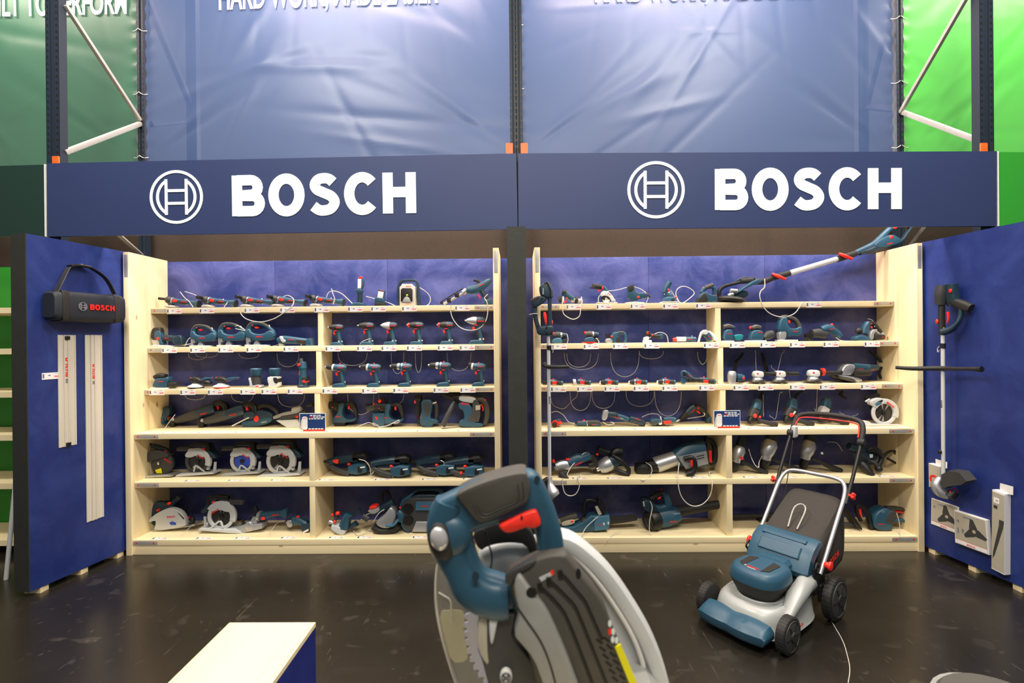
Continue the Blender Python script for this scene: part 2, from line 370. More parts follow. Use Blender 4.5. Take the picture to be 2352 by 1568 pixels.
# ------------------------------------------------------------------ lettering (strokes, unit cap height)
def arc(cx, cy, rx, ry, a0, a1, n=18): return [(cx + rx * cos(radians(a0 + (a1 - a0) * i / n)), cy + ry * sin(radians(a0 + (a1 - a0) * i / n))) for i in range(n + 1)]
SW = 0.255
h_ = SW / 2
def s_path():
    return [tuple(q) for q in crom([(.605, .79), (.51, .87), (.38, .893), (.24, .86), (.158, .74), (.21, .62), (.38, .535), (.56, .445), (.638, .30), (.55, .155), (.39, .105), (.25, .12), (.115, .215)], 5)]
LET = {'B': (.80, [([(h_, 0), (h_, 1)], 0), ([(h_, 1 - h_ * .95)] + arc(.47, .70, .17, .18, 90, -90, 10) + [(h_, .50)], 0), ([(h_, .50)] + arc(.51, .305, .175, .185, 90, -90, 10) + [(h_, h_ * .95)], 0)]),
       'O': (.90, [(arc(.45, .5, .32, .40, 0, 360, 36)[:-1], 1)]),
       'S': (.78, [(s_path(), 0)]),
       'C': (.85, [(arc(.445, .5, .32, .40, 42, 318, 30), 0)]),
       'H': (.82, [([(h_, 0), (h_, 1)], 0), ([(.82 - h_, 0), (.82 - h_, 1)], 0), ([(h_, .52), (.82 - h_, .52)], 0)])}
def stroke_quads(path, w, closed):
    n = len(path); L = []; R = []
    for i, p in enumerate(path):
        a = path[i - 1] if (closed or i) else p; b = path[(i + 1) % n] if (closed or i < n - 1) else p
        t = Vector((b[0] - a[0], b[1] - a[1])).normalized(); nn = Vector((-t.y, t.x)) * w / 2
        L.append((p[0] + nn.x, p[1] + nn.y)); R.append((p[0] - nn.x, p[1] - nn.y))
    return L, R
def strokes(mb, paths, w, put, th):          # put(u,v,depth) -> Vector ; th = thickness
    for kk, (path, closed) in enumerate(paths):
        t_ = th * (1 + .06 * kk)
        L, R = stroke_quads(path, w, closed); n = len(L)
        vs = [put(*a, t_) for a in L] + [put(*a, t_) for a in R] + [put(*a, 0) for a in L] + [put(*a, 0) for a in R]; fs = []
        for i in range(n if closed else n - 1):
            j = (i + 1) % n
            fs += [(i, j, n + j, n + i), (i, 2 * n + i, 2 * n + j, j), (n + i, n + j, 3 * n + j, 3 * n + i)]
        if not closed: fs += [(0, n, 3 * n, 2 * n), (n - 1, 3 * n - 1, 4 * n - 1, 2 * n - 1)]
        mb.add(vs, fs)
def word(mb, h, put, th, word_='BOSCH', gap=.10):
    x = 0
    for ch in word_:
        wd_, ps = LET[ch]
        strokes(mb, [([(a[0] + x, a[1]) for a in p], c) for p, c in ps], SW, lambda u, v, d: put(u * h, v * h, d), th); x += wd_ + gap
    return (x - gap) * h
def emblem(mb, r, put, th):                  # ring with the armature inside
    P = [(arc(0, 0, .94, .94, 0, 360, 44)[:-1], 1), (arc(0, 0, .70, .70, 57, -57, 16), 0), (arc(0, 0, .70, .70, 123, 237, 16), 0)]
    for s_ in (-1, 1): P += [([(s_ * .375, -.66), (s_ * .375, .66)], 0)]
    P += [([(-.375, .235), (.375, .235)], 0), ([(-.375, -.235), (.375, -.235)], 0)]
    strokes(mb, P, .105, lambda u, v, d: put(u * r, v * r, d), th)
def font_mesh(text, h, condense=0.62, bold=0.012):
    cu = bpy.data.curves.new('lettering', 'FONT'); cu.body = text; cu.size = 1.0; cu.extrude = 0.004; cu.offset = bold; cu.align_x = 'CENTER'
    ob = bpy.data.objects.new('lettering', cu); COL.objects.link(ob); dg = bpy.context.evaluated_depsgraph_get()
    me = bpy.data.meshes.new_from_object(ob.evaluated_get(dg)); bpy.data.objects.remove(ob)
    cap = 0.73
    for v in me.vertices: v.co = Vector((v.co.x * h / cap * condense, v.co.z * 0.3, v.co.y * h / cap))
    return me
# ================================================================== setting
struct(MB().box((0, 4.5, -0.05), (24, 15, 0.1)).build('floor', 'floor_dark'))
# brown drape at the back, under and behind the banners
mb = MB(); pts = []
N = 240
for i in range(N + 1):
    x = -7.5 + 15 * i / N; pts.append((x, 4.80 + 0.012 * sin(x * 5.3) + 0.008 * sin(x * 13.1 + 1) - (0.02 if abs((x * 1.05) % 1 - .5) < .02 else 0)))
vs = [(x, y, z) for x, y in pts for z in (0, 3.3)] + [(x, y + .006, z) for x, y in pts for z in (0, 3.3)]
fs = []
for i in range(N):
    a = 2 * i; fs.append((a, a + 2, a + 3, a + 1)); b = 2 * (N + 1) + a; fs.append((b, b + 1, b + 3, b + 2))
    fs.append((a + 1, a + 3, b + 3, b + 1))
mb.add(vs, fs); dr = mb.build('wall_back', 'drape'); struct(dr); dr['label'] = 'dark brown fabric drape behind the shelving'

# partition slabs (black fronts, blue faces)
SLZ0, SLZ1 = 0.04, 2.45
def slab(name, x0, y0, x1, y1, outer, label, sgn, face):
    """inner line (x0,y0)->(x1,y1), thickness towards outer sign"""
    d = Vector((x1 - x0, y1 - y0)); n = Vector((d.y, -d.x)).normalized() * sgn; t = outer
    q = [(x0, y0), (x1, y1), (x1 + n.x * t, y1 + n.y * t), (x0 + n.x * t, y0 + n.y * t)]
    o = thing(name, label, 'partition wall', ((x0 + x1) / 2, (y0 + y1) / 2, 0)); o['kind'] = 'structure'
    cx, cy = o.location.x, o.location.y
    a = MB().add([(x - cx, y - cy, z) for z in (SLZ0, SLZ1) for x, y in q], [(0, 1, 2, 3), (4, 7, 6, 5), (0, 4, 5, 1), (1, 5, 6, 2), (2, 6, 7, 3), (3, 7, 4, 0)]).build('panel', face, o, smooth=False)
    u = d.normalized() * 0.006
    e = [(x0 - u.x, y0 - u.y), (x0 - u.x + n.x * t, y0 - u.y + n.y * t)]
    f = [(e[0][0], e[0][1]), (x0, y0), (x0 + n.x * t, y0 + n.y * t), e[1]]
    MB().add([(x - cx, y - cy, z) for z in (SLZ0, SLZ1) for x, y in f], [(0, 1, 2, 3), (4, 7, 6, 5), (0, 4, 5, 1), (1, 5, 6, 2), (2, 6, 7, 3), (3, 7, 4, 0)]).build('end_board', 'slab_black', o, smooth=False)
    for k in (0.12, 0.5, 0.9):
        c = Vector((x0, y0)) + d * k + n * t / 2
        MB().box((c.x - cx, c.y - cy, SLZ0 / 2), (0.11, 0.06, SLZ0)).build('foot_block', 'wood_x', o)
    return o
LW0, LW1 = (-3.290, 3.27), (-3.172, 3.96)
RW0, RW1 = (3.330, 3.22), (3.222, 3.96)
slab('wall_left', *LW0, *LW1, 0.125, 'blue partition wall on the left with a black front edge', -1, 'blue_wall')
slab('wall_right', *RW0, *RW1, 0.125, 'blue partition wall on the right holding boxed accessories', 1, 'blue_wall')
slab('wall_middle', -0.062, 3.24, -0.062, 3.72, 0.124, 'black fronted partition post between the two shelving units', 1, 'blue_wall')

# ================================================================== shelving
ZS = [2.005, 1.672, 1.322, 0.973, 0.581, 0.120]
YS = [4.155, 4.11, 4.07, 3.955, 3.955, 3.932]
YF, YB, TH = 3.92, 4.36, 0.045
def shelving(label, xl, xr, xd):
    o = thing('shelving_unit', label, 'shelving unit', ((xl + xr) / 2, 4.14, 0)); cx, cy = o.location.x, 4.14
    def bx(name, m, x0, x1, y0, y1, z0, z1):
        return MB().box(((x0 + x1) / 2 - cx, (y0 + y1) / 2 - cy, (z0 + z1) / 2), (x1 - x0, y1 - y0, z1 - z0), bev=0.0015).build(name, m, o)
    for x in (xl, xr - TH):
        for a, b in ((YF, 4.13), (4.131, YB)): bx('side_board', 'wood_z', x, x + TH, a, b, 0, 2.44)
    edges = [xl + TH, xd, xd + TH, xr - TH]
    for k, (z, y) in enumerate(zip(ZS, YS)):
        bx('shelf', 'wood_x', xl + TH + .001, xr - TH - .001, y, YB - .001, z - TH, z)
        for sx, x in ((1, xl + TH + .001), (-1, xr - TH - .001)):
            w = .17 if k < 3 else .2
            pl = bx('corner_plate', 'galvanised', min(x, x + sx * w), max(x, x + sx * w), y - .002, y, z - .038, z - .008)
            c = pl.location
            for q in (.03, w - .03):
                MB().cyl((x + sx * q - cx, y - .004 - cy, z - .023), (x + sx * q - cx, y - .0015 - cy, z - .023), .006, seg=8).build('screw', 'red', pl)
    for k in range(5): bx('divider', 'wood_z', xd, xd + TH, max(YS[k], YS[k + 1]) + .002, YB - .001, ZS[k + 1] + .0005, ZS[k] - TH - .0005)
    bx('base_board', 'wood_x', xl + TH + .001, xr - TH - .001, 3.936, 3.97, 0, ZS[5] - TH - .0005)
    # back boards side by side
    n = 3; ww = (xr - xl) / n
    for i in range(n): bx('back_board', 'blue_board', xl + i * ww + .001, xl + (i + 1) * ww - .001, YB, YB + .018, 0.02, 2.43)
    for x in (xl + .008, xr - TH + .008):
        bx('corner_plate', 'galvanised', x, x + .03, YF - .002, YF, 2.24, 2.42)
    return o
UL = shelving('pale timber shelving unit left of the black middle post, filled with power tools', -3.160, -0.142, -1.690)
UR = shelving('pale timber shelving unit right of the black middle post, behind the lawn mower', 0.142, 3.205, 1.668)
# blue strip seen between the two units
struct(MB().box((0, 4.37, 1.22), (0.282, 0.018, 2.42)).build('wall_gap', 'blue_board'))

# ================================================================== header boards
def panel(name, label, px, Y, th, m, cat='sign board', **kw):
    P = [W(x, y, Y) for x, y in px]; c = sum(P, Vector()) / 4; o = thing(name, label, cat, c)
    mb = MB(); fr = [p - c for p in P]; bk = [p - c + Vector((0, th, 0)) for p in P]
    mb.add(fr + bk, [(0, 1, 2, 3), (7, 6, 5, 4), (0, 4, 5, 1), (1, 5, 6, 2), (2, 6, 7, 3), (3, 7, 4, 0)])
    mb.build('board', m, o, smooth=False); return o, c
YH = 3.78
def header(label, corners, ring, rr, text, th_):
    o, c = panel('fascia_sign', label, corners, YH, .02, 'header_blue')
    P = [W(x, y, YH) for x, y in corners]; ux = (P[1] - P[0] + P[2] - P[3]).normalized(); uz = Vector((0, -1, 0)).cross(ux).normalized(); uz = -uz if uz.z < 0 else uz
    def putter(p0): return lambda u, v, d: p0 - c + ux * u + uz * v + Vector((0, -.001 - d, 0))
    mb = MB(); emblem(mb, rr / (FPX / YH), putter(W(*ring, YH)), .003); e = mb.build('emblem', 'letter_white', o, smooth=False)
    mb = MB(); word(mb, th_ / (FPX / YH), putter(W(*text, YH)), .003, gap=.095); mb.build('lettering', 'letter_white', o, smooth=False)
    return o
header('dark blue fascia sign, the left of the two, with white emblem and lettering', [(107, 375), (1186, 352), (1189, 526), (108, 543)], (405.5, 452.5), 62.5, (534, 497), 94)
header('dark blue fascia sign, the right of the two, above the mower side shelving', [(1190, 352), (2290, 347), (2290, 519), (1191, 526)], (1506.5, 436), 66, (1641.5, 482.5), 93.5)
o, c = panel('fascia_sign', 'dark green fascia board at the left edge beside the blue sign', [(-260, 388), (100, 378), (102, 541), (-260, 548)], YH, .02, 'header_dark_green')
o, c = panel('fascia_sign', 'bright green fascia board at the right edge', [(2296, 349), (2640, 352), (2640, 514), (2296, 519)], YH, .02, 'header_green')
for x, lb in ((103.5, 'thin white edging strip at the left end of the blue fascia'), (2293, 'thin white edging strip at the right end of the blue fascia')):
    a = W(x, 377 if x < 1000 else 347, YH); b = W(x, 543 if x < 1000 else 519, YH)
    tag(MB().box((0, 0, 0), (.008, .024, (a - b).length)).build('edge_strip', 'white_plastic'), lb, 'edging').location = (a + b) / 2 + Vector((0, .01, 0))

# ================================================================== pallet racking
def upright(px, Y, w, label, d=.07, zt=5.6, holes=True, parent=None):
    x = W(px, 400, Y).x; o = thing('rack_upright', label, 'rack upright', (x, Y + d / 2, 0), 'steel rack uprights')
    mb = MB()                                       # folded steel section: two ribs, recess between, flanges
    for s_ in (-1, 1):
        mb.box((s_ * w * .34, -d / 2 + .002, zt / 2), (w * .30, .004, zt))
        mb.box((s_ * w * .49, 0, zt / 2), (.004, d, zt)); mb.box((s_ * w * .2, -d / 2 + .008, zt / 2), (.004, .014, zt))
    mb.box((0, -d / 2 + .014, zt / 2), (w * .4, .004, zt))
    hb = MB(); hl = MB(); z = 3.2
    if holes:
        while z < zt:
            for s_ in (-1, 1):
                hb.add([(s_ * w * .34 - .008, -d / 2 - .0008, z), (s_ * w * .34 + .008, -d / 2 - .0008, z), (s_ * w * .34 + .008 * s_ * .4, -d / 2 - .0008, z + .022), (s_ * w * .34 - .008, -d / 2 - .0008, z + .018)], [(0, 1, 2, 3)])
                hl.add([(s_ * w * .49 - s_ * .003, -.012, z + .01), (s_ * w * .49 - s_ * .003, .004, z + .01), (s_ * w * .49 - s_ * .003, .002, z + .03), (s_ * w * .49 - s_ * .003, -.010, z + .03)], [(0, 1, 2, 3)])  # pale flange slots: small highlights put into the colour
            z += .05
    build_multi([(mb, 'rack_blue'), (hb, 'black'), (hl, 'galvanised')], 'post', o)
    return o
YFU, YBU = 3.83, 4.62
upright(123, YFU, .105, 'dark blue slotted rack upright at the left, in front')
upright(2268, YFU, .105, 'dark blue slotted rack upright at the right, in front')
upright(1180, YFU, .046, 'narrow dark blue rack upright above the middle post, its left half')
upright(1194, YFU, .046, 'narrow dark blue rack upright above the middle post, its right half')
upright(325, YBU, .06, 'dark blue rear rack upright between the dark green and blue banners')
upright(2069, YBU, .06, 'dark blue rear rack upright between the blue and bright green banners')
upright(1192, YBU, .06, 'dark blue rear rack upright hidden behind the middle upright')
upright(441, 5.4, .11, 'rack upright showing through the left blue banner', holes=False)
upright(1985, 5.4, .11, 'rack upright showing through the right blue banner', holes=False)
def brace(a, Ya, b, Yb, label, r=.016, m='galvanised'):
    A, B = W(*a, Ya), W(*b, Yb); o = MB().sweep([A - A, B - A], r, seg=8, sq=5, smooth=0).build('rack_brace', m); o.location = A
    return tag(o, label, 'rack brace', 'galvanised rack braces')
brace((150, 12), YFU + .05, (322, 276), YBU, 'upper diagonal steel brace of the left rack frame')
brace((148, 350), YFU + .05, (322, 284), YBU, 'lower steel brace of the left rack frame', .02)
brace((2222, -10), YFU + .05, (2068, 258), YBU, 'upper diagonal steel brace of the right rack frame')
brace((2250, 324), YFU + .05, (2072, 257), YBU, 'lower steel brace of the right rack frame', .02)
brace((262, 530), YFU + .25, (325, 585), YBU, 'low brace seen under the left fascia end')
brace((2140, 500), YFU + .25, (2075, 585), YBU, 'low brace seen under the right fascia end')
brace((338, 0), YBU + .1, (436, 235), 5.38, 'diagonal brace showing through the left blue banner', .03, 'rack_blue')
brace((345, 285), YBU + .1, (432, 276), 5.38, 'level brace showing through the left blue banner', .03, 'rack_blue')
brace((2030, 90), YBU + .1, (1990, 250), 5.38, 'diagonal brace showing through the right blue banner', .02, 'rack_blue')
brace((2062, 252), YBU + .04, (1992, 244), 5.38, 'level brace showing through the right blue banner', .03, 'rack_blue')
def beam(x0, x1, y0, y1, label):
    a, b = W(x0, y0, YFU), W(x1, y1, YFU); c = (a + b) / 2; o = thing('rack_beam', label, 'rack beam', c, 'orange rack beams')
    MB().box((0, -.006, -.10), (abs(b.x - a.x) - .12, .03, .10)).build('beam', 'orange', o)
    for s_, p in ((1, a), (-1, b)):
        MB().box((p.x - c.x + s_ * .02, -.012, -.07 + p.z - c.z + .02), (.055, .012, .2), bev=.003).build('end_connector', 'orange', o)
beam(126, 1176, 375, 345, 'orange rack beam behind the left blue fascia, ends showing above it')
beam(1198, 2262, 345, 345, 'orange rack beam behind the right blue fascia, ends showing above it')

# ================================================================== banners
def banner(name, label, x0, x1, m, text=None, z0=3.05, z1=5.5, Y=YBU + .03, seed=1, tx=None):
    w = x1 - x0; cx = (x0 + x1) / 2; o = thing('banner', label, 'banner', (cx, Y, z0))
    nx, nz = int(w * 38), 84; mb = MB(); vs = []; fs = []
    random.seed(seed); rp = [(random.uniform(-.5, .5) * w, random.uniform(3.1, 5.2), random.uniform(-.6, .6), random.uniform(.3, 1.0), random.uniform(.025, .07), random.uniform(-.011, .011)) for _ in range(26)]
    def surf(x, z):
        v = 0
        for (cx_, cz, a, L, s_, am) in rp:
            a2 = a + (.55 if cx_ < 0 else -.55); dx, dz = x - cx_, z - cz; u = dx * cos(a2) + dz * sin(a2); t = -dx * sin(a2) + dz * cos(a2)
            if abs(t) < 3 * s_ and abs(u) < 3 * L: v += am * math.exp(-(u / L) ** 2 - (t / s_) ** 2)
        for sx in (-1, 1):
            px_, pz_ = sx * w * .5, 3.45; an = atan2(z - pz_, abs(px_ - x) + 1e-6); r = sqrt((x - px_) ** 2 + (z - pz_) ** 2)
            v += .014 * math.exp(-((an - .58) / .05) ** 2) * min(1, r * 1.5) * math.exp(-r / 1.5) - .011 * math.exp(-((an - .70) / .05) ** 2) * min(1, r * 1.5) * math.exp(-r / 1.3)
        for k in range(9):
            v += .004 * math.exp(-((x - (-.36 + k * .09) * w - (5.2 - z) * (k - 4) * .06) / .03) ** 2) * max(0, min(1, (z - 4.1)))
        ed = min(x + w / 2, w / 2 - x)
        return v + .010 * sin(z * 46) * math.exp(-ed / .03)
    for j in range(nz + 1):
        z = z0 + (z1 - z0) * j / nz
        for i in range(nx + 1):
            x = -w / 2 + w * i / nx; vs.append((x, surf(x, z), z - z0))
    K = len(vs)
    for j in range(nz):
        for i in range(nx):
            a = j * (nx + 1) + i; fs.append((a, a + 1, a + nx + 2, a + nx + 1))
    mb.add(vs, fs); mb.build('sheet', m, o, ang=180)
    if text:
        s_, px, py, hh, wd = text; me = font_mesh(s_, 1.0, 1.0, .016)
        xs = [v.co.x for v in me.vertices]; W0 = max(xs) - min(xs); p = W(px, py, Y)
        an = .018 if -3 < cx < 0 else .004; pl = p - o.location
        for v in me.vertices:
            x_ = (v.co.x - (max(xs) + min(xs)) / 2) * wd / W0; z_ = v.co.z * hh + x_ * an; front = v.co.y < 0
            v.co = Vector((x_ + pl.x, surf(x_ + pl.x, z_ + pl.z + z0) - (.014 if front else .010), z_ + pl.z))
        me.materials.append(MATS['letter_white']); t = bpy.data.objects.new('lettering', me); COL.objects.link(t); t.parent = o
    # ties along the two edges
    for k in range(4):
        for sx in (-1, 1):
            zz = .42 + k * .60
            MB().tube([(sx * (w / 2 - .025), -.012, zz), (sx * (w / 2 + .01), -.03, zz - .01), (sx * (w / 2 + .045), -.035, zz + .012)], .004, 6).build('tie', 'cable', o)
    return o
xa = W(333, 200, YBU).x; xb = W(1187, 200, YBU).x; xc = W(1197, 200, YBU).x; xd_ = W(2056, 200, YBU).x
banner('banner', 'tall wrinkled blue banner above the left fascia, lettering cut off at the top', xa - .012, xb, 'banner_blue', ('HARD WORK, MADE EASIER', 755, 15, .25, 2.08), seed=3)
banner('banner', 'tall wrinkled blue banner above the right fascia', xc, xd_, 'banner_blue', ('HARD WORK, MADE EASIER', 1626, 1, .25, 2.12), seed=8)
banner('banner', 'dark green banner at the upper left with white lettering', -6.6, W(309, 200, YBU).x, 'banner_dark_green', ('BUILT TO PERFORM', 121, 36, .23, 1.44), seed=5)
banner('banner', 'bright green banner at the upper right', W(2082, 200, YBU).x, 6.8, 'banner_green', None, seed=11)

# neighbouring green stand, a sliver of it seen past the left partition
o = thing('shelving_unit', 'timber shelving with a green back board beyond the left partition', 'shelving unit', (-4.9, 4.14, 0))
MB().box((0, .23, 1.2), (2.9, .018, 2.4)).build('back_board', 'header_green', o)
for z in ZS: MB().box((0, 0, z - TH / 2), (2.9, .40, TH)).build('shelf', 'wood_x', o)
for s_ in (-1, 1): MB().box((s_ * 1.42, 0, 1.2), (.045, .44, 2.4)).build('side_board', 'wood_z', o)
o = MB().cyl((0, 0, 0), (.10, .02, 1.1), .014, seg=12).build('leaning_pole', 'light_grey'); o.location = WZ(14, 1330, 0); tag(o, 'pale pole standing at the far left edge of the photo beside the black partition end', 'pole')
# ================================================================== tool kit
CROP = {'A': (320, 600, .18707), 'B': (720, 600, .18707), 'C': (320, 800, .18707), 'D': (720, 800, .18707), 'E': (320, 990, .18707), 'F': (720, 990, .18707),
        'G': (1210, 600, .19133), 'H': (1600, 500, .23384), 'I': (1210, 800, .19133), 'J': (1630, 800, .19133), 'K': (1210, 990, .19133), 'L': (1630, 990, .20833), 'P': (0, 0, 1.0)}
TD = 0.045
class Tool:
    def __init__(s, crop, shelf, base, name, label, cat, group=None, Y=None, half=TD, org=None):
        s.ox, s.oy, s.k = CROP[crop]; s.parts = {}; s.order = []; s.org = org or (0, 0)
        bx, by = s.pix(*base); z = ZS[shelf] if isinstance(shelf, int) else shelf
        if Y is None:
            if isinstance(shelf, int) and shelf < 3: Y = YS[shelf] + half + .012
            else: Y = min(max(WZ(bx, by, z).y + half * .6, YS[shelf] + half * .3), YB - half - .004)
        s.Y = Y; s.b = W(bx, by, Y); s.mpp = s.k * Y / FPX
        s.root = thing(name, label, cat, (s.b.x, Y, z + .0006), group)
    def pix(s, x, y): return s.ox + (x + s.org[0]) * s.k, s.oy + (y + s.org[1]) * s.k
    def p(s, x, y, dy=0.0):
        q = W(*s.pix(x, y), s.Y) - s.b; return Vector((q.x, dy, q.z))
    def mb(s, part, m):
        key = (part, m)
        if key not in s.parts: s.parts[key] = MB(); s.order.append(key)
        return s.parts[key]
    def pr(s, part, m, pts, h, bev=.006, n=1, dy=0.0):
        P = [s.p(*q) for q in pts]; s.mb(part, m).prism([(q.x, q.z) for q in P], dy - h, dy + h, bev, n); return s
    def sw(s, part, m, pts, r, h=None, sq=2.6, closed=False, seg=10, smooth=4):
        R = r if isinstance(r, list) else [r] * len(pts)
        s.mb(part, m).sweep([s.p(*q) for q in pts], [(a * s.mpp, h if h else a * s.mpp * 1.05) for a in R], seg, closed, sq, smooth); return s
    def lt(s, part, m, a, b, prof, seg=14):
        s.mb(part, m).lathe(s.p(*a), s.p(*b), [(t, r * s.mpp) for t, r in prof], seg); return s
    def cy(s, part, m, a, b, r0, r1=None, seg=14):
        r1 = r0 if r1 is None else r1
        L = (s.p(*a) - s.p(*b)).length; e = min(.12, .004 / max(L, 1e-4))
        return s.lt(part, m, a, b, [(0, r0 * .82), (e, r0), (1 - e, r1), (1, r1 * .82)], seg)
    def ba(s, part, m, c, rx, rz, ry=None):
        s.mb(part, m).ball(s.p(*c), (rx * s.mpp, ry or rx * s.mpp, rz * s.mpp)); return s
    def bx(s, part, m, x0, y0, x1, y1, h, bev=.004, dy=0.0):
        return s.pr(part, m, [(x0, y0), (x1, y0), (x1, y1), (x0, y1)], h, bev, 0, dy) if bev < .003 else s.pr(part, m, [(x0 + 6, y0), (x1 - 6, y0), (x1, y0 + 6), (x1, y1 - 6), (x0 + 6 - 6, y1 - 6), (x0, y0 + 6)][:4] + [(x1 - 6, y1), (x0 + 6, y1), (x0, y1 - 6), (x0, y0 + 6)], h, bev, 0, dy)
    def logo(s, x, y, w, dy, ang=0, m='red', part='logo'):
        q = s.p(x, y, -dy - .0004); h = w * s.mpp / 4.4; a = radians(ang); ux = Vector((cos(a), 0, sin(a))); uz = Vector((-sin(a), 0, cos(a)))
        word(s.mb(part, m), h, lambda u, v, d: q + ux * (u - w * s.mpp / 2) + uz * (v - h / 2) + Vector((0, -d, 0)), .0006); return s
    def loop(s, part, m, pts, r):
        s.mb(part, m).tube([s.p(*q) for q in pts], r * s.mpp, 6, 5); return s
    def done(s, rest=True):
        zs = [v.z for b in s.parts.values() for v in b.v]; ys = [v.y for b in s.parts.values() for v in b.v]
        if rest: s.root.location.z -= max(-.012, min(.04, min(zs)))
        over = s.root.location.y + max(ys) - (YB - .002)
        if over > 0: s.root.location.y -= over
        for key in s.order:
            part, m = key; s.parts[key].build(part.split('#')[0], m, s.root)
        return s.root
def shift(P, dx, dy): return [(q[0] + dx, q[1] + dy) + tuple(q[2:]) for q in P]

# ---- templates ----------------------------------------------------
def grinder(crop, hx, hy, label, end_on=True, bulk=1.0, shelf=0):
    t = Tool(crop, shelf, (35, 93), 'angle_grinder', label, 'angle grinder', 'cordless angle grinders on the top left shelf', half=.05, org=(hx, hy))
    t.lt('disc_guard', 'light_grey', (35, 95), (35, 68), [(0, 58), (.1, 74), (.6, 78), (1, 55)], 22)
    t.ba('gear_head', 'dark_grey', (0, 2), 46, 46); t.cy('gear_head', 'dark_grey', (10, 20), (34, 70), 30, 34)
    if end_on: t.cy('side_handle', 'black', (-40, -22, -.075), (-15, -8, 0), 24, 20)
    else: t.cy('side_handle', 'black', (-120, -16, -.01), (-25, -8), 17, 15)
    t.cy('collar', 'silver', (44, 10), (60, 12), 42)
    t.sw('body', 'teal', [(58, 14), (110, 20), (190, 28), (270, 34), (320, 44), (372, 52)], [40 * bulk, 38 * bulk, 32 * bulk, 27, 38, 50], sq=2.8)
    t.cy('battery', 'rubber', (352, 50), (384, 54), 46)
    t.pr('switch', 'signal_red', [(78, -2), (128, 2), (126, 34), (76, 30)], .008, .002, dy=-.034 * bulk)
    t.pr('grip', 'rubber', [(150, 20), (235, 30), (235, 60), (150, 56)], .006, .002, dy=-.028)
    t.cy('cable_clamp', 'chrome', (215, -8, 0), (222, 66, 0), 8)
    t.logo(215, 28, 66, .036, -6, 'red')
    return t.done()
def impact(crop, x, y, label, nose='rubber', ring=False, big=1.0, shelf=1, group='cordless impact drivers on the second left shelf'):
    t = Tool(crop, shelf, (0, 0), 'impact_driver', label, 'impact driver', group, half=.035, org=(x, y)); b = big
    def q(P): return [(a[0] * b, a[1] * b) + tuple(a[2:]) for a in P]
    t.cy('chuck', 'chrome', q([(-118, -242)])[0], q([(-95, -241)])[0], 9 * b)
    if ring: t.cy('release_ring', 'signal_red', q([(-105, -242)])[0], q([(-70, -240)])[0], 28 * b)
    t.lt('nose', nose, q([(-98, -241)])[0], q([(10, -236)])[0], [(0, 20 * b), (.25, 32 * b), (.6, 44 * b), (1, 46 * b)])
    t.lt('body', 'teal_dark', q([(0, -237)])[0], q([(88, -232)])[0], [(0, 45 * b), (.2, 48 * b), (.7, 46 * b), (.95, 36 * b), (1, 26 * b)])
    t.cy('rear_cap', 'rubber', q([(70, -232)])[0], q([(94, -231)])[0], 40 * b, 30 * b)
    t.sw('handle', 'teal', q([(20, -205), (22, -150), (34, -90), (48, -35)]), [36 * b, 30 * b, 27 * b, 26 * b], .019)
    t.sw('grip', 'rubber', q([(8, -150), (14, -110), (24, -70)]), [20 * b, 20 * b, 17 * b], .0205)
    t.pr('trigger', 'signal_red', q([(-42, -180), (-14, -176), (-10, -134), (-38, -140)]), .011, .003)
    t.pr('mode_switch', 'red', q([(-20, -196), (20, -198), (20, -188), (-20, -186)]), .030, .002)
    t.cy('cable_clamp', 'chrome', q([(20, -48)])[0], q([(78, -52)])[0], 10 * b); t.cy('cable_clamp', 'chrome', q([(38, -58, -.02)])[0], q([(42, -36, -.02)])[0], 12 * b)
    t.pr('battery', 'teal', q([(-72, -12), (-55, -38), (10, -44), (62, -44), (76, -14), (70, 0), (-70, 0)]), .034, .008, 0)
    t.logo(45 * b, -233 * b, 62 * b, .0365 * b, 0, 'red')
    return t.done()
